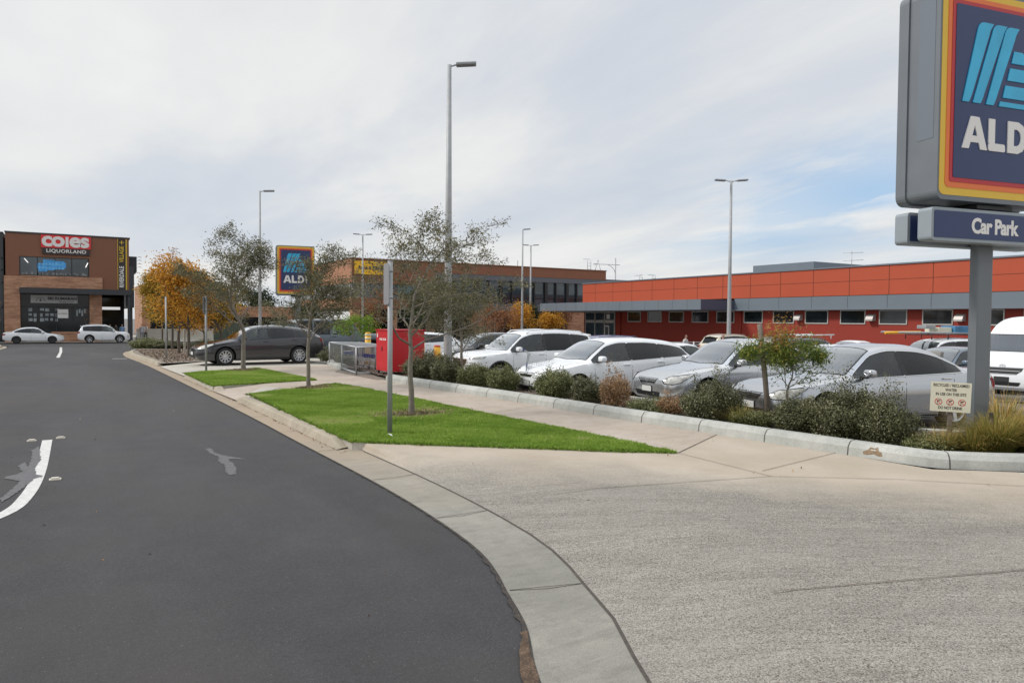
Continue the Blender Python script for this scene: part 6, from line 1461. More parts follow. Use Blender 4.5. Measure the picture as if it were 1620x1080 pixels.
# ================================================================== RED SUPERMARKET
def store():
    X = 49.42; t = thing('supermarket_building', 'long low red supermarket with an orange upper band and grey fascia', 'building', (X, 22, -.65))
    def P(mb_, nm, m_, par=t): 
        for i, v in enumerate(mb_.v): mb_.v[i] = (v[0] - X, v[1] - 22, v[2] + .65)
        return mb_.build(nm, m_, par)
    w = MB(); w.box(X, 85, -6, 66.9, -.7, 2.86); wall = P(w, 'wall', [REDWALL])
    w = j = MB(); w.box(X - .25, 85, -6, 66.85, 3.87, 5.93)
    for y in [-3.1 + 3.075 * i for i in range(23)] : j.box(X - .256, X - .249, y - .02, y + .02, 3.87, 5.93, 1)
    j.box(X - .2555, X - .2485, -6, 66.85, 4.90, 4.93, 1); P(j, 'upper_wall', [ORANGEWALL, JOINT])
    c = MB(); c.box(X - .33, 85.1, -6.1, 66.93, 5.93, 6.03); P(c, 'parapet_capping', [GREYFASCIA])
    fa = MB(); fa.box(X - .42, X + .1, -6, 44.6, 2.86, 3.83); fa.box(X - .75, X - .40, -6, 44.6, 2.80, 2.90)
    for y in [-3.1 + 3.075 * i for i in range(16)]: fa.box(X - .426, X - .419, y - .015, y + .015, 2.9, 3.83, 1)
    fa2 = P(fa, 'fascia', [GREYFASCIA, JOINTG])
    c = MB(); c.box(45.0, X, 44.6, 69.2, 2.86, 3.72); c.box(45.1, X, 44.7, 69.1, 2.80, 2.87)
    for i in range(13): y = 46.2 + i * 1.8; c.box(44.994, 45.001, y - .012, y + .012, 2.86, 3.72, 1)
    can = P(c, 'canopy', [GREYFASCIA, JOINTG]); c = MB(); c.box(45.0, X - .43, 44.592, 44.602, 2.862, 3.718); P(c, 'canopy_shaded_return', [GREYDARK], can)  # thin darker sheet paints the shade on the canopy's return side
    wins = [(57.22, 59.27), (54.14, 56.16), (51.1, 53.1), (47.98, 50.04), (44.94, 46.99), (41.86, 43.88), (38.76, 40.81), (35.67, 37.73), (32.6, 34.65), (29.49, 31.55), (26.42, 28.44), (23.32, 25.4), (20.2, 22.25), (17.1, 19.2), (14.0, 16.1)]
    for a, b in wins:
        f = MB(); 
        for y0, y1, z0, z1 in ((a, b, 1.75, 1.83), (a, b, 2.72, 2.79), (a, a + .07, 1.83, 2.72), (b - .07, b, 1.83, 2.72)): f.box(X - .06, X + .02, y0, y1, z0, z1)
        fr = P(f, 'window', [ALFRAME]); p = MB(); p.box(X - .02, X - .004, a + .06, b - .06, 1.82, 2.73); P(p, 'pane', [WGLASS], fr)
    for y in (38.25, 32.08, 25.9, 19.7):
        v = MB(); v.prism([(X - .02, 2.05), (X - .45, 2.05), (X - .45, 2.12), (X - .36, 2.32), (X - .2, 2.45), (X - .02, 2.5)], 'y', y - .28, y + .28); v.box(X - .45, X, y - .28, y + .28, 2.0, 2.05); P(v, 'vent_hood', [mat('vent_metal', (.45, .42, .4), .5, .3)])
    for y in (60.4, 44.2): v = MB(); v.tube([(X - .08, y, -.6), (X - .08, y, 2.85)], .07, 8); P(v, 'downpipe', [REDWALL])
    e = MB()
    for y in (61.3, 63.0, 64.7, 66.45): e.box(X - .16, X - .04, y - .06, y + .06, -.65, 2.8)
    e.box(X - .16, X - .04, 61.3, 66.45, 1.62, 1.92); e.box(X - .16, X - .04, 61.3, 66.45, 2.70, 2.8); ef = P(e, 'entrance_frame', [ALFRAME])
    p = MB(); p.box(X - .11, X - .09, 61.3, 66.4, -.6, 2.78); P(p, 'glazing', [OFFGLASS], ef)
    p = MB(); p.box(X - .17, X - .12, 62.2, 62.28, -.6, 1.3); p.box(X - .17, X - .12, 62.9, 62.98, -.6, 1.3); p.box(X - .17, X - .12, 62.2, 62.98, 1.22, 1.32); p.box(X - .17, X - .13, 62.1, 62.6, 2.05, 2.55); P(p, 'door_leaf', [WHITE], ef)
    r = MB(); r.box(60, 72, 45.0, 52.2, 5.5, 7.6); P(r, 'roof_plant_room', [GREYFASCIA])
    a = MB(); a.tube([(54.5, 37.3, 5.9), (54.5, 37.3, 7.7)], .025, 6); a.tube([(54.1, 37.8, 7.55), (55, 36.6, 7.55)], .02, 5); a.tube([(54.1, 37.8, 6.9), (55, 36.6, 6.95)], .02, 5); P(a, 'aerial', [GALV])
    co = MB(); co.box(46.0, 46.3, 68.4, 68.7, -.65, 2.8); P(co, 'canopy_post', [GREYDARK])
store()

# ================================================================== OFFICE BUILDING
def office():
    Y = 83; X0, X1, X2 = 27.8, 38.4, 65.1; t = thing('office_building', 'two-storey terracotta and grey office block with a yellow board at its corner', 'building', (X0, Y, -.65))
    def P(mb_, nm, m_, par=t):
        for i, v in enumerate(mb_.v): mb_.v[i] = (v[0] - X0, v[1] - Y, v[2] + .65)
        return mb_.build(nm, m_, par)
    w = MB(); w.box(X0, X1, Y, 106, 6.03, 8.85); w.box(X0, X1, Y, 106, 3.09, 4.34); w.box(X1, X2, Y, 106, 7.6, 8.85); P(w, 'wall', [TERRA])
    w = MB(); w.box(X0 - .02, X0, Y + .02, 106, 6.03, 8.85); w.box(X0 - .02, X0, Y + .02, 106, 3.09, 4.34); P(w, 'side_wall', [TERRA_LIT])
    w = MB(); w.box(X0 - .08, X2 + .05, Y - .1, 106.1, 8.85, 8.97); P(w, 'parapet_capping', [BROWNCLAD])
    w = MB(); w.box(X0 + .05, X1, Y + .12, 106, 4.34, 6.03); w.box(X1 + .02, 84, Y + .04, 106, 6.95, 7.6); w.box(X2, 84, Y + .04, 106, 7.6, 7.72); w.box(X1, 84, Y - .02, 106, 3.0, 3.93); P(w, 'grey_cladding', [GREYCLAD])
    w = MB(); w.box(X0 + .01, X0 + .08, Y + .5, 106, 4.35, 6.02); P(w, 'side_cladding', [mat('light_grey_cladding', (.24, .25, .25), .5, var=.1)])
    gl = MB(); gl.box(X1 + .3, 84, Y + .3, Y + .5, 3.93, 6.95); g_ = P(gl, 'window', [OFFGLASS])
    mu = MB(); x = X1 + .6; k = 0
    while x < 83: mu.box(x, x + (.42 if k % 2 else .16), Y + .0, Y + .32, 3.93, 6.95); x += 1.75; k += 1
    mu.box(X1 + .3, 84, Y + .18, Y + .32, 4.75, 4.85); P(mu, 'mullion', [BLACKFR], g_)
    for a, b, m_ in ((30.2, 33.2, OFFGLASS), (33.5, 36.2, mat('blue_blind', (.10, .21, .26), .4, var=.2)), (36.4, 37.6, OFFGLASS)):
        f = MB(); f.box(a - .08, b + .08, Y + .05, Y + .13, 4.72, 5.98); fr = P(f, 'corner_window', [BLACKFR]); f = MB(); f.box(a, b, Y + .035, Y + .052, 4.92, 5.92); P(f, 'pane', [m_], fr)
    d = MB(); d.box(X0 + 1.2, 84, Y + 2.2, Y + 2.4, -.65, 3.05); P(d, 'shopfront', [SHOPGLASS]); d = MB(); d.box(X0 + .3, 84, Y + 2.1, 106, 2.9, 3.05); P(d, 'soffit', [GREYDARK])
    for x, x2 in ((X0 + .1, X0 + 1), (32.6, 33.5), (37.6, 38.5), (58.5, 63.5), (44, 46.5)): c = MB(); c.box(x, x2, Y + .1, Y + 1.0, -.65, 2.99); P(c, 'brick_pier', [BRICK])
    m = MB(); x = 38.5
    while x < 82: m.box(x, x + .12, Y + 2.1, Y + 2.2, -.65, 2.9); x += 2.4
    m.box(X0 + 1.2, 82, Y + 2.1, Y + 2.2, 1.9, 2.0); P(m, 'shopfront_frame', [ALFRAME])
    s = MB(); s.box(28.1, 32.05, Y - .16, Y, 7.05, 8.62); sg = P(s, 'estate_board', [YELLOWSIGN]); 
    me2 = text_mesh('Raine & Horne', .62, bold=.012, extrude=.01, space=.95, sx=.86); me2.transform(MS(30.08 - X0, -.17, 7.80 + .65)); me2.materials.append(mat('navy_print', (.03, .035, .08), .5)); obj('lettering', me2, sg)
    for i, (x0, x1, z1) in enumerate(((47, 49, 9.35), (59.5, 61, 9.3), (44.0, 45.2, 9.2))): r = MB(); r.box(x0, x1, 90, 92, 8.8, z1); P(r, 'roof_unit', [SOFFIT])
    for x, zt, zb in ((63.3, 10.7, 8.8), (75.6, 8.9, 7.5), (73.0, 8.7, 7.5)):
        l = MB()
        for dx in (0, .6): l.tube([(x + dx, 85, zb - .2), (x + dx, 85, zt - .3), (x + dx + .1, 85.4, zt), (x + dx + .12, 86.2, zt)], .035, 6)
        for k in range(4): l.tube([(x, 85, zb + k * .42), (x + .6, 85, zb + k * .42)], .025, 5)
        P(l, 'access_ladder', [GALV])
    l = MB(); l.tube([(64.6, 85, 8.9), (65.2, 85, 10.6)], .04, 6); l.tube([(65.2, 85, 10.6), (66.2, 85, 7.4)], .04, 6); l.box(63.2, 65, 84.8, 85.6, 8.9, 9.05); P(l, 'roof_gantry', [GALV])
office()

# ================================================================== SHOPPING CENTRE END WALL
def centre():
    Y = 84.0; t = thing('shopping_centre', 'brown and brick shopping centre end with a red shop sign and a long upstairs window', 'building', (-5.5, Y, -.65))
    def P(mb_, nm, m_, par=t):
        for i, v in enumerate(mb_.v): mb_.v[i] = (v[0] + 5.5, v[1] - Y, v[2] + .65)
        return mb_.build(nm, m_, par)
    def T(nm, txt, sz, m_, par, x, y, z, rot=None, **k):
        me2 = text_mesh(txt, sz, **k); me2.transform(MS(x + 5.5, y - Y, z + .65, rot)); me2.materials.append(m_); return obj(nm, me2, par)
    w = MB(); w.box(-5.5, -4.42, Y, Y + 22, 5.62, 9.72); w.box(1.35, 4.85, Y, Y + 22, 5.72, 9.72); w.box(-4.42, 1.35, Y, Y + 22, 7.55, 9.72); w.box(2.48, 4.85, Y, Y + 22, 4.56, 5.72); P(w, 'cladding', [BROWNCLAD])
    w = MB(); w.box(-5.55, 4.95, Y - .08, Y + 22.1, 9.72, 9.86); P(w, 'parapet_capping', [CHARCOAL])
    b = MB(); b.box(-5.62, -4.37, Y - .22, Y + 1, -.65, 5.66); b.box(-4.37, 2.48, Y - .22, Y + 1, 4.58, 5.72); b.box(1.34, 2.42, Y - .1, Y + 1, -.65, 4.56); b.box(-1.9, 1.34, Y - .15, Y + .2, -.65, .36); P(b, 'brick_wall', [BRICK])
    # upstairs strip window
    f = MB(); f.box(-4.42, 1.35, Y + .05, Y + .12, 5.66, 7.62)
    fr = P(f, 'strip_window', [BLACKFR]); p = MB()
    for i in range(4): a = -4.33 + i * 1.41; p.box(a, a + 1.33, Y + .03, Y + .052, 5.80, 7.48)
    P(p, 'pane', [OFFGLASS], fr)
    p = MB(); rs = random.Random(8)
    for (x0, x1, z0, z1) in ((-2.95, -2.35, 6.45, 6.95), (-2.5, -1.55, 6.3, 7.3), (-1.6, -.75, 6.4, 7.2), (-1.2, -.62, 6.55, 7.05), (-2.9, -2.2, 6.15, 6.5)): p.box(x0, x1, Y + .010 + rs.uniform(0, .006), Y + .028, z0, z1)
    for i in range(16): x = -2.85 + (i % 8) * .27; z = 6.42 + (i // 8) * .38; p.box(x, x + rs.uniform(.1, .2), Y + .006, Y + .012, z, z + rs.uniform(.12, .26), 1)
    P(p, 'blue_poster', [POSTERBLUE, mat('poster_pale_glow', (.12, .36, .6), .5, emit=((.15, .45, .8), .12))], fr)  # pale blocks of the poster also given a slight glow
    for x0, z0, x1, z1 in ((-4.05, 7.35, -3.75, 6.95), (1.0, 6.7, 1.2, 7.15)): p = MB(); p.prism([(x0, z0), (x0 + .07, z0), (x1 + .07, z1), (x1, z1)], 'y', Y + .014, Y + .028); P(p, 'ceiling_light', [LIGHTSTRIP], fr)
    p = MB(); rs = random.Random(3)
    for i in range(26):
        x = rs.uniform(-4.3, 1.1); ww = rs.uniform(.06, .22); hh = rs.uniform(.05, .25)
        p.box(x, x + ww, Y + .016, Y + .028, 5.86, 5.86 + hh)
    P(p, 'shelf_goods', [SOFFIT], fr)
    # awning and shopfront
    a = MB(); a.box(-4.37, 4.95, Y - 1.5, Y - .22, 4.02, 4.52); P(a, 'awning', [CHARCOAL])
    s = MB(); s.box(-4.37, 1.34, Y + .5, Y + .6, -.65, 4.6); s.box(1.34, 4.7, Y + 6, Y + 6.1, -.65, 4.56); s.box(1.3, 1.4, Y + .5, Y + 6, -.65, 4.5); P(s, 'shopfront', [SHOPGLASS])
    m = MB()
    for x in (-2.95, -1.5, -.1): m.box(x, x + .06, Y + .44, Y + .5, -.6, 2.8)
    m.box(-4.3, 1.3, Y + .44, Y + .5, 2.72, 2.82); P(m, 'shopfront_frame', [BLACKFR])
    g1 = MB(); g1.box(-3.55, .32, Y + .2, Y + .32, 3.13, 3.88); sg = P(g1, 'grey_shop_sign', [mat('shop_board', (.42, .42, .41), .5)])
    T('lettering', 'SRI KUMARAN', .36, BLACKTXT, sg, -.95, Y + .19, 3.56, bold=.016, extrude=.006, sx=1.05); T('lettering', 'THE FASHION STORE', .13, BLACKTXT, sg, -.65, Y + .19, 3.25, bold=.002, extrude=.006)
    e = MB()
    for k in range(9):
        aa = math.pi * k / 8; cx_, cz = -2.75, 3.33; e.prism([(cx_ + .24 * math.cos(aa), cz + .2 * math.sin(aa) + .03), (cx_ + .40 * math.cos(aa + .12), cz + .34 * math.sin(aa + .12)), (cx_ + .40 * math.cos(aa - .12), cz + .34 * math.sin(aa - .12))], 'y', Y + .185, Y + .2)
    e.prism([(-2.85, 3.3), (-2.65, 3.3), (-2.7, 3.5), (-2.8, 3.5)], 'y', Y + .185, Y + .2); P(e, 'sun_emblem', [BLACKTXT], sg)
    q = MB(); q.box(-1.36, -.47, Y + .42, Y + .435, 1.68, 2.55); po = P(q, 'white_poster', [WHITE])
    T('lettering', 'SRI KUMARAN', .12, BLACKTXT, po, -.915, Y + .415, 2.12, bold=.002, extrude=.002)
    rs = random.Random(5); STK = mat('sticker', (.28, .32, .34), .6, var=.6, vscale=3)
    for r_i, z in enumerate((2.62, 2.12, 1.66)):
        for i in range(6):
            if rs.random() < .8: x = -3.75 + i * .42 + (.1 if i > 1 else 0); q = MB(); q.box(x, x + rs.uniform(.2, .34), Y + .46, Y + .48, z - rs.uniform(.22, .34), z); P(q, 'window_sticker', [STK])
    for i in range(4): x = .2 + i * .22; q = MB(); q.box(x, x + .15, Y + .46, Y + .48, 1.9 + .3 * (i % 2), 2.5 + .1 * (i % 2)); P(q, 'window_sticker', [STK])
    # signs
    q = MB(); q.box(-2.66, 1.5, Y - .18, Y, 8.46, 9.68); cs = P(q, 'red_shop_sign', [COLESRED]); 
    for txt, xa, xb in (('co', -2.60, -.70), ('es', -.32, 1.36)):
        me2 = text_mesh(txt, 2.0, bold=.075, extrude=.02, space=.94); vx = [v.co.x for v in me2.vertices]; vy = [v.co.y for v in me2.vertices]
        for v in me2.vertices: v.co.x = (v.co.x - min(vx)) / (max(vx) - min(vx)) * (xb - xa) + xa; v.co.y = (v.co.y - min(vy)) / (max(vy) - min(vy)) * 1.02 + 8.56
        me2.transform(MS(5.5, -.2, .65)); me2.materials.append(TEXTPALE); obj('lettering', me2, cs)
    q = MB(); q.box(-.63, -.39, Y - .22, Y - .18, 8.57, 9.57); P(q, 'lettering', [TEXTPALE], cs)
    q = MB(); q.box(-2.55, 1.4, Y - .16, Y, 7.84, 8.46); ls = P(q, 'black_shop_sign', [SIGNBLACK]); T('lettering', 'LIQUORLAND', .46, TEXTPALE, ls, -.57, Y - .18, 8.16, bold=.010, extrude=.015, space=1.08, sx=1.08)
    q = MB(); q.box(3.82, 3.87, Y - .05, Y, 4.58, 9.66); q.box(4.55, 4.66, Y - .05, Y, 4.58, 9.66); vs = P(q, 'vertical_sign', [TEXTGOLD]); q = MB(); q.box(3.87, 4.55, Y - .03, Y, 4.58, 9.66); P(q, 'sign_backing', [SIGNBLACK], vs)
    me2 = text_mesh('RIVERDALE', .54, bold=.014, extrude=.01, sx=.80); me2.transform(MS(4.2 + 5.5, -.045, 5.88 + .65, R(90))); me2.materials.append(TEXTPALE); obj('lettering', me2, vs)
    me2 = text_mesh('VILLAGE', .54, bold=.014, extrude=.01, sx=.80); me2.transform(MS(4.2 + 5.5, -.045, 8.15 + .65, R(90))); me2.materials.append(TEXTGOLD); obj('lettering', me2, vs)
    q = MB(); q.box(4.0, 4.4, Y - .05, Y - .03, 9.30, 9.37); q.box(4.165, 4.235, Y - .052, Y - .032, 9.13, 9.54); P(q, 'plus_mark', [TEXTGOLD], vs)
    # side structures
    q = MB(); q.box(4.95, 5.75, Y + 3, Y + 12, 6.6, 8.2); q.box(4.85, 5.3, Y, Y + 16, 2.8, 7.0); P(q, 'side_canopy', [CHARCOAL]); q = MB(); q.box(4.62, 4.86, Y - 1.3, Y - 1.06, -.65, 4.02); q.box(5.0, 5.2, Y + 1, Y + 1.3, -.65, 6.3); P(q, 'awning_post', [CHARCOAL])
    q = MB(); q.prism([(5.75, 6.5), (5.2, 6.5), (5.2, 6.3)], 'y', Y + 3, Y + 12); 
    for k in range(4): q.prism([(5.7, 7.0 + k * .35), (6.0, 7.15 + k * .35), (6.25, 7.05 + k * .35), (6.0, 7.2 + k * .35)], 'y', Y + 3, Y + 3.2)
    P(q, 'canopy_fins', [GREYCLAD])
    q = MB(); q.box(2.5, 4.3, Y + 5.9, Y + 5.98, 2.6, 2.9); P(q, 'lit_sign', [mat('lit_white', (.8, .8, .8), .5, emit=((1, 1, 1), .5))])
    # glass wing at the left edge
    q = MB(); q.box(-30, -5.65, Y - .05, Y + 20, -.65, 9.72); wg = P(q, 'glass_wing', [WGLASS]); q = MB()
    for z in (2.6, 4.9, 6.1, 7.2, 9.6): q.box(-30, -5.66, Y - .12, Y - .04, z, z + .14)
    for k in range(14): q.box(-5.8 - k * 1.8, -5.7 - k * 1.8, Y - .12, Y - .04, -.6, 9.7)
    q.box(-30, -5.66, Y - .13, Y - .05, 7.4, 9.62); P(q, 'wing_frame', [CHARCOAL], wg)
centre()
# far brick building, terraces
t = thing('brick_building', 'low red brick building with a roof rail behind the orange trees', 'building', (8, 112, -.65)); MB().box(0, 7.5, 0, 14, 0, 7.0).box(7.5, 22, 2, 14, 0, 4.2).build('wall', [BRICK], t); q = MB()
for k in range(12): q.tube([(.1 + k * .65, .1, 7), (.1 + k * .65, .1, 7.7)], .03, 5)
q.tube([(0, .1, 7.7), (7.5, .1, 7.7)], .04, 5); q.build('roof_rail', [PALE], t); MB().box(1, 6.6, -.02, 0, .8, 3.2).box(9, 20, 1.98, 2, .6, 2.6).build('window', [SHOPGLASS], t)
for i, (y, z, x0, x1) in enumerate(((87.5, -.35, 5.6, 20), (91, -.12, 5.9, 24), (95, .12, 6.2, 26), (99.5, .42, 6.5, 28))):
    tag(MB().box(x0, x1, y, y + .35, -.66, z).build('terrace_wall', [PALE]), ['lowest pale terrace wall nearest the street behind the island trees', 'second pale terrace wall up from the street', 'third pale terrace wall up from the street', 'highest and farthest pale terrace wall'][i], 'low wall', 'pale terrace walls')
struct(flat('plaza', [(5, 83.2), (40, 83.2), (40, 112), (5, 112)], PALE, .015, sub=10)); struct(flat('far_footpath', [(-30, 82.0), (5.2, 82.0), (5.2, 90), (-30, 90)], PALE, .03, sub=8))
for x, y, h_, lb in ((3.95, 81.6, .95, 'thin dark bollard at the shop corner, by the awning post'), (5.35, 81.9, .95, 'pale bollard at the shop corner, right of the awning post')): tag(MB().tube([(0, 0, 0), (0, 0, h_)], .06, 10).build('bollard', [GALV_DULL], None, (x, y, -.62)), lb, 'bollard')

# ================================================================== TREES
LG = 'young grey-green trees on the lawn'
tree('lawn_tree', 'airy grey-green young tree on the near lawn, leaning right beside the tall sign post', 5.31, 12.46, 3.62, .058, 1.15, 1.60, 18500, .054, LEAF_GREY, 19, LG, base_z=.12, lean=(.07, -.045), clump=.055, up=.5, nb=18, shift=.05, low=.85, wob=.18, thin=.35, aspect=3.0)
tree('lawn_tree', 'dense dark grey-green young tree on the near lawn in front of the dark wagon tail', 5.04, 18.37, 3.5, .055, 1.1, 1.30, 19000, .060, LEAF_GREY, 29, LG, base_z=.12, lean=(.06, -.035), clump=.075, up=.4, nb=17, shift=-.02, low=.85, wob=.17, thin=.45, aspect=2.8)
tree('lawn_tree', 'tall wide-topped young tree on the far lawn in front of the dark wagon door', 4.80, 25.35, 4.65, .078, 1.3, 1.95, 20000, .075, LEAF_GREY, 51, LG, base_z=.12, lean=(-.01, 0), clump=.085, up=.6, nb=18, shift=.0, low=.8, wob=.17, thin=.25, aspect=2.8)
IS = 'autumn trees on the stony island'
def street_tree(label, x, y, h, r, th, spread_, n, ls, m_, seed, grp, **k): return tree('street_tree', label, x, y, h, r, th, spread_, n, ls, m_, seed, grp, barkm=BARK_DK, base_z=g(x, y) + .1, **k)
street_tree('bright orange-leaved tree nearest on the stony island, left of the dark wagon', 4.36, 35.2, 4.2, .075, 1.1, 1.4, 13000, .12, LEAF_ORANGE, 31, IS, clump=.26, up=1.1, nb=15, low=.7)
street_tree('orange tree with dark green lower leaves, second on the stony island', 4.61, 41.0, 3.9, .08, 1.3, 1.7, 14000, .13, LEAF_DARK, 32, IS, clump=.24, up=1.0, nb=13)
street_tree('ochre tree standing right of the bright orange one, behind the dark wagon bonnet', 6.9, 42.5, 4.0, .08, 1.1, 1.9, 11000, .14, LEAF_OCHRE, 33, IS, clump=.26, up=.9, nb=13)
street_tree('ochre and green tree third along the stony island', 5.2, 49.5, 4.3, .08, 1.2, 1.5, 14000, .15, LEAF_OCHRE, 34, IS, clump=.25, up=1.1, nb=13)
street_tree('golden tree farthest along the stony island, nearest the shopping centre', 6.0, 60.6, 5.3, .09, 1.4, 1.5, 14000, .17, LEAF_OCHRE, 35, IS, clump=.28, up=1.1, nb=13)
street_tree('low orange tree between the dark green cabinet and the bright orange tree', 7.4, 52, 3.2, .08, 0.9, 1.9, 8000, .16, LEAF_ORANGE, 36, IS, clump=.27, up=.8, nb=12)
# upper shoots, nearly bare
t = tree('bare_tree', 'almost bare tree whose thin shoots stick up above the golden crowns', 6.2, 66, 8.0, .08, 1.6, 1.5, 500, .1, LEAF_REDBROWN, 37, None, barkm=BARK_DK, base_z=g(6.2, 66), clump=.1, up=2.2, nb=9)
CP = 'autumn trees in front of the offices'
for x, y, h, s_, m_, sd, lb in ((39.2, 63.6, 4.0, 1.4, LEAF_ORANGE, 41, 'round bright orange tree behind the slim lamp post, by the office'), (43.6, 64.8, 3.0, 1.3, LEAF_ORANGE, 42, 'wide orange tree under the left end of the grey canopy'), (30.5, 55, 3.6, 1.8, LEAF_REDBROWN, 43, 'thin red-brown tree seen over the black wagon roof'),
                            (34.2, 59, 3.3, 1.5, LEAF_REDBROWN, 44, 'red-brown tree left of the round orange one'), (22.0, 61.5, 5.0, 2.0, LEAF_REDBROWN, 45, 'red-brown tree behind the off-road car cabin'), (24.2, 53, 5.2, 2.4, LEAF_DARK, 46, 'dark green spreading tree behind the red locker'), (28.2, 60, 4.6, 2.0, LEAF_DARK, 47, 'dark green tree right of the red locker, before the offices'),
                            (41.6, 66.5, 4.0, 1.2, LEAF_DARK, 48, 'small dark green tree squeezed between the two orange trees'), (49.5, 70.5, 4.0, 1.5, LEAF_REDBROWN, 49, 'sparse reddish tree left of the store entrance'), (18.5, 66, 3.8, 2.0, LEAF_DARK, 50, 'dark tree behind the pale service cabinet')):
    street_tree(lb, x, y, h, .09, 1.0, s_, 1900 if m_ is LEAF_REDBROWN else 5200, .17, m_, sd, CP, clump=.30, up=.9, nb=12, levels=2 if sd in (43, 49) else 3)
tree('garden_tree', 'bushy grey-green small tree in the garden bed right of the lawn tree trunk', 8.95, 17.6, 2.75, .05, .75, 1.15, 16000, .045, LEAF_GREY, 61, None, base_z=.2, clump=.14, up=.5, nb=12, shift=-.08)
tree('lime_tree_sapling', 'bright lime-green little tree behind the mesh cage', 9.6, 28.6, 1.75, .03, .75, .85, 2600, .085, LEAF_LIME, 62, None, base_z=.2, clump=.11, up=.3, nb=9, levels=2)
t = tree('maple_sapling', 'little drooping fine-leaved tree tied to the leaning timber stake', 9.95, 7.92, 1.42, .022, .55, .60, 1200, .062, LEAF_MAPLE, 63, None, base_z=.2, clump=.06, up=.1, nb=10, levels=2, aspect=3.6, droop=.25)
P_ = []
for cx_, cy_, cz_, rr_ in ((-.46, .32, 1.16, .17), (-.28, .2, 1.20, .26), (.05, -.02, 1.27, .28), (.36, -.22, 1.22, .25), (.12, .1, 1.12, .25), (-.1, -.05, 1.1, .22), (.5, -.33, 1.1, .16)):
    q_ = rng.normal(size=(900, 3)) * np.array([.5, .5, .42]) * rr_; P_.append(q_ + np.array([cx_ - .08, cy_ + .05, cz_ + .02]))
P_ = np.concatenate(P_); obj('crown', leaf_mesh('crown', P_, .058, LEAF_MAPLE, rng.uniform(0.1, .9, len(P_)) + .15 * (P_[:, 2] - 1.15), aspect=4.2, droop=.9), t)
P_ = np.stack([9.80 - 9.95 + rng.normal(0, .14, 900), rng.normal(0.05, .12, 900), 1.42 + rng.normal(0, .14, 900)], 1); obj('crown', leaf_mesh('crown', P_, .055, LEAF_MAPLE_TOP, rng.uniform(0, 1, 900), aspect=3.4), t)
MB().tube([(-.02, 0, .6), (-.08, .02, 1.1), (-.14, .04, 1.55)], [.008, .006, .003], 5).tube([(-.1, .02, 1.2), (.0, .1, 1.5)], .003, 4).tube([(-.1, .02, 1.2), (-.26, .0, 1.5)], .003, 4).build('leader', [BARK], t)

# ---- shrubs
SHR = 'shrubs along the garden bed'
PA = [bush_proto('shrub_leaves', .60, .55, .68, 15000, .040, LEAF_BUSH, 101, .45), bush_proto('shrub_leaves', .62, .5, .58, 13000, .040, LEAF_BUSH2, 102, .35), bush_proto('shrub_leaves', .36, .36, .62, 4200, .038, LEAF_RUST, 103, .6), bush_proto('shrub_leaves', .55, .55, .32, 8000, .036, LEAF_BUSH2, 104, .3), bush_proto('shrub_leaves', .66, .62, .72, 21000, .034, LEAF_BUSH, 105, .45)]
def shrub(pi, label, x, y, sx, sy, sz, rz, cat='shrub', grp=SHR, z=.2):
    t = thing('shrub', label, cat, (x, y, z), rz, grp); t.scale = (sx, sy, sz)
    obj('foliage', PA[pi][0], t); obj('stem', PA[pi][1], t); return t
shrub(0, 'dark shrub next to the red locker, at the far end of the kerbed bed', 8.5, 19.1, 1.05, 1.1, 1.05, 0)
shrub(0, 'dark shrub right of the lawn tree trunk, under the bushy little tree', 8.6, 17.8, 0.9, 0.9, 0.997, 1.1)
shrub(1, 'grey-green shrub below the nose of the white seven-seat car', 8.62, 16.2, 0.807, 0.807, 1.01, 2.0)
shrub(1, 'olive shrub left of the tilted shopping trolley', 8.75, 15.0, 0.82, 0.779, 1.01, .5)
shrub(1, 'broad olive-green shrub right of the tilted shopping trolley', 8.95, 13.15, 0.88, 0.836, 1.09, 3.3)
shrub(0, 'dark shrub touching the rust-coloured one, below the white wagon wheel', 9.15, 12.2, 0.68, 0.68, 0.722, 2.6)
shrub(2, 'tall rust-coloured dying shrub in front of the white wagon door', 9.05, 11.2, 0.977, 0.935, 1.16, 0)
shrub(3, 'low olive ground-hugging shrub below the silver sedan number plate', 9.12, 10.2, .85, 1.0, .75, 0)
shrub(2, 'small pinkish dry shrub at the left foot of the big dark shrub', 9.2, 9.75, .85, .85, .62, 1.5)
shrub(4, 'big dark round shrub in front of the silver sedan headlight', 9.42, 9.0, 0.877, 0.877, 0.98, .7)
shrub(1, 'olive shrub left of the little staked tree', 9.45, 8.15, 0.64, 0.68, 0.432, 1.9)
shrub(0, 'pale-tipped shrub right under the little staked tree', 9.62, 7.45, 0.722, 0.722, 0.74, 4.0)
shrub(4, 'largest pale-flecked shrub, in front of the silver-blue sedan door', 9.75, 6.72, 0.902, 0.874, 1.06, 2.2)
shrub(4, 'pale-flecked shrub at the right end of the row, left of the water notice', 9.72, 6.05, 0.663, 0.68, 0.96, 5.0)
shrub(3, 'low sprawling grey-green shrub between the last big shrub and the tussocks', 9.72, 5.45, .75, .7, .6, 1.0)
shrub(0, 'grey-green shrub at the left end of the mesh cage', 8.6, 28.0, .95, .9, .8, 0)
shrub(1, 'sprawling shrub inside the left half of the mesh cage', 8.45, 25.6, .8, .9, .8, 2)
for x, y, sx, sz, lb in ((4.3, 54.2, 2.4, 1.25, 'yellow-green mound shrub at the tip of the stony island'), (5.6, 53.5, 2.6, 1.0, 'dark grey-green spreading shrub beside the mound on the stony island'), (7.2, 52.4, 2.2, 1.0, 'dark spreading shrub on the stony island nearest the white post')):
    shrub(3 if sz > 1.1 else 0, lb, x, y, sx, sx, sz * (1.6 if sz > 1.1 else .7), 1, z=g(x, y) + .1)
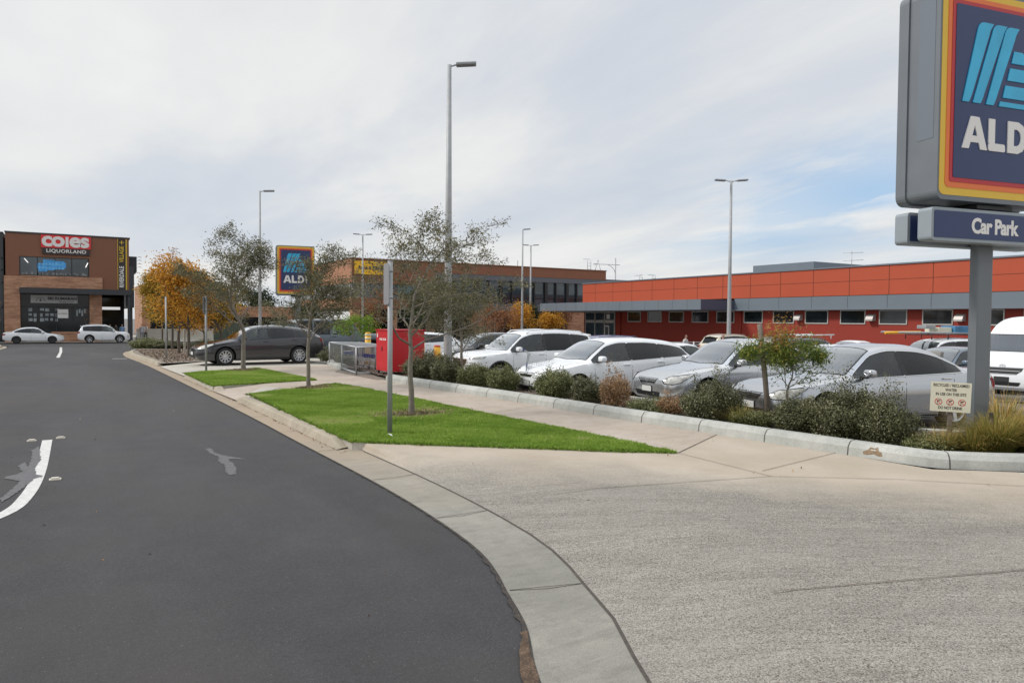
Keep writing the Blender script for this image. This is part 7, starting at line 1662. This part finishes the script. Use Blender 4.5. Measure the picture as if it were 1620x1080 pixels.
shrub(3, 'yellow-green shrub left of the dark green service cabinet', 7.9, 54.6, 1.3, 1.3, 2.0, 1, z=g(8, 54)); o = [c for c in children(COL.objects[-3]) if 1]
shrub(0, 'round green shrub right of the dark green cabinet', 9.8, 51.5, 1.6, 1.5, 1.9, 1, z=g(10, 51) + .3)

# ---- tussock grasses
def tussock(label, x, y, n, h, r, seed, rz=0, m_=TUSSOCK, shift=0.0):
    rs = np.random.default_rng(seed); a = rs.uniform(0, 2 * np.pi, n); rr = r * rs.uniform(0, 1, n) ** .6; B = np.stack([np.cos(a) * rr, np.sin(a) * rr, np.zeros(n)], 1)
    D = np.stack([np.cos(a), np.sin(a)], 1) + rs.normal(0, .35, (n, 2)); D /= np.linalg.norm(D, axis=1)[:, None]
    hh = h * rs.uniform(.5, 1.15, n); ln = rs.uniform(.2, 1.5, n) ** 1.1
    # arching blades in four segments
    V = []; k = 5; W = np.stack([-D[:, 1], D[:, 0], 0 * a], 1); seg_ = []
    for i in range(k):
        s = i / (k - 1); out_ = ln * s ** 1.7 * .85; up_ = s * (1 - .33 * ln * s ** 1.5)
        P = B + np.concatenate([D * (hh * out_)[:, None], (hh * up_)[:, None]], 1); w = .0036 * (1 - s) ** .6 + .0006; seg_.append((P - W * w, P + W * w))
    V = np.stack([p for q in seg_ for p in q], 1).reshape(-1, 3); me = bpy.data.meshes.new('blades'); nv = 2 * k
    me.vertices.add(nv * n); me.vertices.foreach_set('co', V.astype(np.float32).ravel()); base = (np.arange(n) * nv)[:, None, None]
    q = np.array([[2 * i, 2 * i + 1, 2 * i + 3, 2 * i + 2] for i in range(k - 1)])[None]; idx = (base + q).reshape(-1).astype(np.int32); nf = n * (k - 1)
    me.loops.add(4 * nf); me.loops.foreach_set('vertex_index', idx); me.polygons.add(nf); me.polygons.foreach_set('loop_start', np.arange(0, 4 * nf, 4, dtype=np.int32)); me.polygons.foreach_set('loop_total', np.full(nf, 4, np.int32)); me.update(calc_edges=True)
    tone = np.repeat(rs.uniform(0, .75, n), nv) + np.tile(np.repeat(np.linspace(-.12, .3, k), 2), n) + shift
    at = me.attributes.new('rnd', 'FLOAT', 'POINT'); at.data.foreach_set('value', np.clip(tone, 0, 1).astype(np.float32)); me.materials.append(m_)
    return tag(obj('grass_tussock', me, None, (x, y, .2), rz), label, 'tussock', 'tussock grasses under the pylon sign')
tussock('big arching yellow-green tussock directly right of the water notice', 10.28, 4.92, 2300, .54, .20, 1)
tussock('tussock with orange-tipped blades at the right edge, touching the big one', 10.85, 4.72, 2200, .55, .20, 2, shift=.10)
tussock('greener tussock at the right corner behind the kerb', 11.35, 4.35, 2200, .62, .24, 3, shift=-.1)
tussock('thin dry tussock behind the pylon pole foot', 11.3, 5.35, 1300, .78, .26, 4, shift=.2)
tussock('low tussock in front of the water notice', 9.95, 5.0, 900, .36, .16, 5)
tussock('small wispy tussock left of the water notice', 9.75, 5.3, 450, .34, .16, 6, shift=.15)
tussock('wispy tussock under the staked tree', 9.35, 8.35, 420, .36, .16, 7)

# ================================================================== VEHICLES
# front row in the bays beyond the garden bed
car('sedan', 'silver-blue sedan nearest the big pylon pole, behind the largest shrub', 12.6, 8.4, 165, P_SILVER2, handle=CHROME)
car('sedan', 'light silver sedan between the white wagon and the silver-blue sedan', 13.0, 11.75, 171.5, P_SILVER)
car('wagon', 'white station wagon behind the rust-coloured shrub', 11.6, 14.75, 178, P_WHITE, z=-.06)
car('suv', 'white seven-seat car left of the white station wagon', 12.25, 19.6, 178, P_WHITE, z=-.16)
car('estate', 'dark grey station wagon driving out across the footpath', 6.1, 29.3, 184, P_GREY, z=.12, spokes=10, cat='car')
car('jeep', 'slate-grey boxy off-road car behind the mesh cage', 10.4, 33.2, 0, P_JEEP, z=.02, dark=True)
car('sedan', 'white sedan parked side-on across the street, left of the white compact SUV', -3.15, 80.55, 0, P_WHITE, z=-.64, dark=True)
car('suv', 'white compact SUV with black arches parked outside the shop entrance', 2.45, 80.3, 0, P_WHITE, z=-.64, scale=(.93, .97, 1.0))
car('hatch', 'white hatchback glimpsed behind the red locker', 14.4, 33.2, 180, P_WHITE)
car('estate', 'black station wagon left of the white seven-seat car', 14.0, 25.4, 180, P_BLACK, z=-.10)
car('suv', 'dark car with roof rails beyond the black wagon', 20.6, 34.3, 0, P_BLACK)
car('suv', 'cream-roofed tall car peeking over the white seven-seat car', 26.0, 37.0, 90, P_CREAM)
car('suv', 'blue car seen from behind, beyond the white seven-seat car', 21.1, 25.6, -6, P_BLUE)
car('hatch', 'white car whose roof shows above the white station wagon', 21.6, 22.6, 0, P_WHITE)
car('hatch', 'white hatchback facing us between the white wagon and the silver sedan', 20.4, 18.2, 168, P_WHITE)
car('hatch', 'maroon car barely visible between the white wagon tail and the silver sedan', 18.2, 15.9, 0, P_MAROON, z=-.3, scale=(.95, .95, .93))
car('suv', 'cream tall car parked before the low barrier, left of the twin-headed lamp post', 35.6, 32.4, 0, P_CREAM)
car('estate', 'dark wagon right of the twin-headed lamp post by the red wall', 38.8, 32.2, 180, P_BLACK, z=-.5)
car('suv', 'navy car with pale roof racks behind the little staked tree', 27.6, 20.9, 0, P_NAVY, scale=(1, 1, 1.07))
car('hatch', 'white hatchback in front of the navy car, behind the little staked tree', 20.9, 15.0, 180, P_WHITE)
car('sedan', 'white sedan roof right of the navy car, before the red wall', 36.0, 24.6, 180, P_WHITE, scale=(1, 1, 1.05))
ute = car('suv', 'white work car carrying ladders on its roof', 30.0, 16.6, 165, P_WHITE, skip=('roof_rail',), scale=(1.05, 1, 1.12))
car('hatch', 'steel-blue hatchback directly left of the big pylon pole', 24.4, 13.1, 172, P_STEEL, z=-.38, scale=(1, 1, 1.02))
car('van', 'white high-roof van at the right edge facing us', 24.3, 10.5, 183, P_WHITE, z=-.16, cat='van', plate=BLACKTXT)
car('estate', 'grey wagon just visible between the pylon pole and the white van', 30.5, 13.9, 180, P_STEEL, z=-.45)
# the load on the work car
rk = thing('roof_load', 'ladders and a blue crate strapped across the white work car roof', 'roof load', (30.0, 16.6, g(30, 16.6) + 2.0), R(165))
q = MB()
for y in (-.5, -.1, .15, .5): q.tube([(-1.6, y, .12), (2.4, y * .9, .16)], .035, 8)
for k in range(12): q.tube([(-1.4 + k * .32, -.5, .13), (-1.4 + k * .32, -.1, .13)], .015, 5)
q.build('ladder', [GALV], rk); MB().tube([(1.2, .3, .17), (2.9, .3, .14)], .05, 8).build('pole_tip', [YELLOWBOL], rk)
for x in (-1.2, .2, 1.0): MB().tube([(x, -.65, -.12), (x, -.65, .07), (x, .65, .07), (x, .65, -.12)], .022, 6).build('rack_bar', [TRIM], rk)
MB().bbox(-1.7, -.4, -.3, .4, .14, .42, .03).build('crate', [BLUEPL if False else mat('crate_blue', (.06, .2, .36), .5, var=.3)], rk); MB().bbox(-.35, .3, -.4, .3, .15, .36, .02).build('tool_bag', [CREAM], rk); MB().bbox(.4, .9, -.2, .25, .3, .44, .02).build('toolbox', [GALV], rk)
# racks on the navy car
rk = thing('roof_rack', 'pale roof rack with two long bars on the navy car', 'roof rack', (27.6, 20.9, g(27.6, 20.9) + .12), 0); q = MB()
for s in (-.55, .55): q.tube([(-1.5, s, 1.84), (1.0, s, 1.86)], .03, 6); q.tube([(-1.2, s, 1.68), (-1.2, s, 1.84)], .02, 5); q.tube([(.8, s, 1.68), (.8, s, 1.86)], .02, 5)
q.build('bar', [WHITE], rk)

# ================================================================== PEOPLE
SKIN = mat('skin', (.42, .25, .18), .55); HAIR = mat('hair', (.025, .018, .014), .7)
PCACHE = {}
def person_mesh(pose):
    if pose in PCACHE: return PCACHE[pose]
    st = .20 if pose == 'walk' else .04; ar = .25 if pose == 'walk' else .08
    V = [(0, 0, .95), (0, 0, 1.15), (0, 0, 1.36), (0, .01, 1.47), (0, .02, 1.54), (0, .025, 1.64), (0, .02, 1.71)]; Rr = [(.14, .11), (.125, .095), (.15, .10), (.055, .055), (.06, .065), (.078, .092), (.055, .065)]; E_ = [(0, 1), (1, 2), (2, 3), (3, 4), (4, 5), (5, 6)]
    for s, d in ((1, 1), (-1, -1)):
        b = len(V); V += [(s * .10, 0, .88), (s * .11, d * st * .5 + .02, .50), (s * .11, d * st, .10), (s * .12, d * st + .12, .045)]; Rr += [(.088, .088), (.058, .058), (.042, .042), (.036, .03)]; E_ += [(0, b), (b, b + 1), (b + 1, b + 2), (b + 2, b + 3)]
        b = len(V); V += [(s * .18, 0, 1.40), (s * .23, -d * ar * .3, 1.14), (s * .22, -d * ar * .5 + .10, .92), (s * .22, -d * ar * .5 + .13, .84)]; Rr += [(.058, .058), (.042, .042), (.032, .032), (.036, .022)]; E_ += [(2, b), (b, b + 1), (b + 1, b + 2), (b + 2, b + 3)]
    me = bpy.data.meshes.new('p'); me.from_pydata(V, E_, []); o = bpy.data.objects.new('p', me); COL.objects.link(o)
    sk = o.modifiers.new('s', 'SKIN'); sub_ = o.modifiers.new('u', 'SUBSURF'); sub_.levels = 2
    for i, v in enumerate(me.skin_vertices[0].data): v.radius = Rr[i]; v.use_root = i == 0
    bpy.context.view_layer.update(); dg = bpy.context.evaluated_depsgraph_get(); r = bpy.data.meshes.new_from_object(o.evaluated_get(dg), depsgraph=dg); bpy.data.objects.remove(o)
    for p in r.polygons: p.use_smooth = True
    def cloth(test, off, nm):
        bm = bmesh.new(); bm.from_mesh(r); bm.normal_update(); bmesh.ops.delete(bm, geom=[f for f in bm.faces if not test(f.calc_center_median())], context='FACES'); bm.normal_update()
        for v in bm.verts: v.co += v.normal * off
        m2 = bpy.data.meshes.new(nm); bm.to_mesh(m2); bm.free(); return m2
    sh = cloth(lambda c: .90 < c.z < 1.45 and not (abs(c.x) > .2 and c.z < 1.12), .018, 'shirt'); tr_ = cloth(lambda c: .10 < c.z < .96 and abs(c.x) < .2, .016, 'trousers'); ha = cloth(lambda c: c.z > 1.60 and (c.y < .03 or c.z > 1.70), .016, 'hair'); shoe = cloth(lambda c: c.z < .10, .01, 'shoe')
    PCACHE[pose] = (r, sh, tr_, ha, shoe); return PCACHE[pose]
def person(label, x, y, z, rz, shirt, pants, pose='stand', s=1.0, grp='shoppers'):
    r, sh, tr_, ha, shoe = person_mesh(pose); o = obj('person', r, None, (x, y, z), R(rz)); o.scale = (s, s, s)
    if not r.materials: r.materials.append(SKIN)
    tag(o, label, 'person', grp)
    for nm, me, cc in (('shirt', sh, shirt), ('trousers', tr_, pants), ('hair', ha, (.025, .018, .014)), ('shoe', shoe, (.03, .03, .03))):
        if not me.materials: me.materials.append(HAIR)
        c = obj(nm, me, o); c.material_slots[0].link = 'OBJECT'; c.material_slots[0].material = mat('cloth_%d_%d_%d' % tuple(int(q * 100) for q in cc), cc, .85)
    return o
person('person in a pale grey top near the trolley barrier, beyond the white wagon roof', 31.0, 31.9, g(31, 31.9), 200, (.5, .5, .5), (.05, .05, .07))
person('person in a cream top left of the twin-headed lamp post by the red wall', 33.9, 31.7, g(33.9, 31.7), 150, (.6, .55, .47), (.08, .07, .07))
for x, y, rz, sh, tr_, po, lb in ((2.75, 86.6, 160, (.4, .33, .25), (.05, .05, .06), 'stand', 'person in a tan top at the left of the shop entrance'), (3.15, 85.2, 190, (.55, .52, .5), (.45, .43, .4), 'walk', 'person in a pale outfit walking out of the shop entrance'), (3.75, 87.0, 30, (.05, .05, .05), (.04, .04, .04), 'stand', 'person in black deeper inside the shop entrance'),
                              (4.25, 85.2, 170, (.22, .35, .55), (.03, .04, .08), 'walk', 'person in a light blue shirt at the shop entrance'), (6.1, 85.5, 175, (.4, .4, .42), (.2, .2, .22), 'walk', 'person in grey right of the awning post outside the centre'), (6.5, 86.3, 140, (.5, .45, .4), (.1, .1, .1), 'stand', 'person in beige farthest right outside the centre')):
    person(lb, x, y, -.62, rz, sh, tr_, po)
# small street tree stub outside the shop
tree('bare_tree', 'small reddish leafless tree in front of the fashion shop window', 1.05, 82.6, 4.0, .04, 1.0, 1.0, 260, .08, LEAF_REDBROWN, 71, None, base_z=-.62, clump=.06, up=1.0, nb=8, levels=2)
tree('bare_tree', 'thin bare tree at the left edge in front of the glass wing', -6.4, 82.0, 4.6, .04, 1.0, 1.1, 260, .08, LEAF_REDBROWN, 72, None, base_z=-.62, clump=.06, up=1.0, nb=8, levels=2)
# distant dark trees that close the gaps on the horizon
for i, (x, y, h, s_, lb) in enumerate(((17, 120, 7, 5, 'dark distant tree behind the cabinets, left one'), (27, 128, 7.5, 5, 'dark distant tree behind the second lawn tree'), (60, 150, 6.5, 5, 'dark distant tree behind the offices'))):
    tree('distant_tree', lb, x, y, h, .2, 1.4, s_, 2600, .55, LEAF_DARK, 80 + i, 'distant trees', barkm=BARK_DK, base_z=-.65, clump=.6, up=.5, nb=10, levels=2)
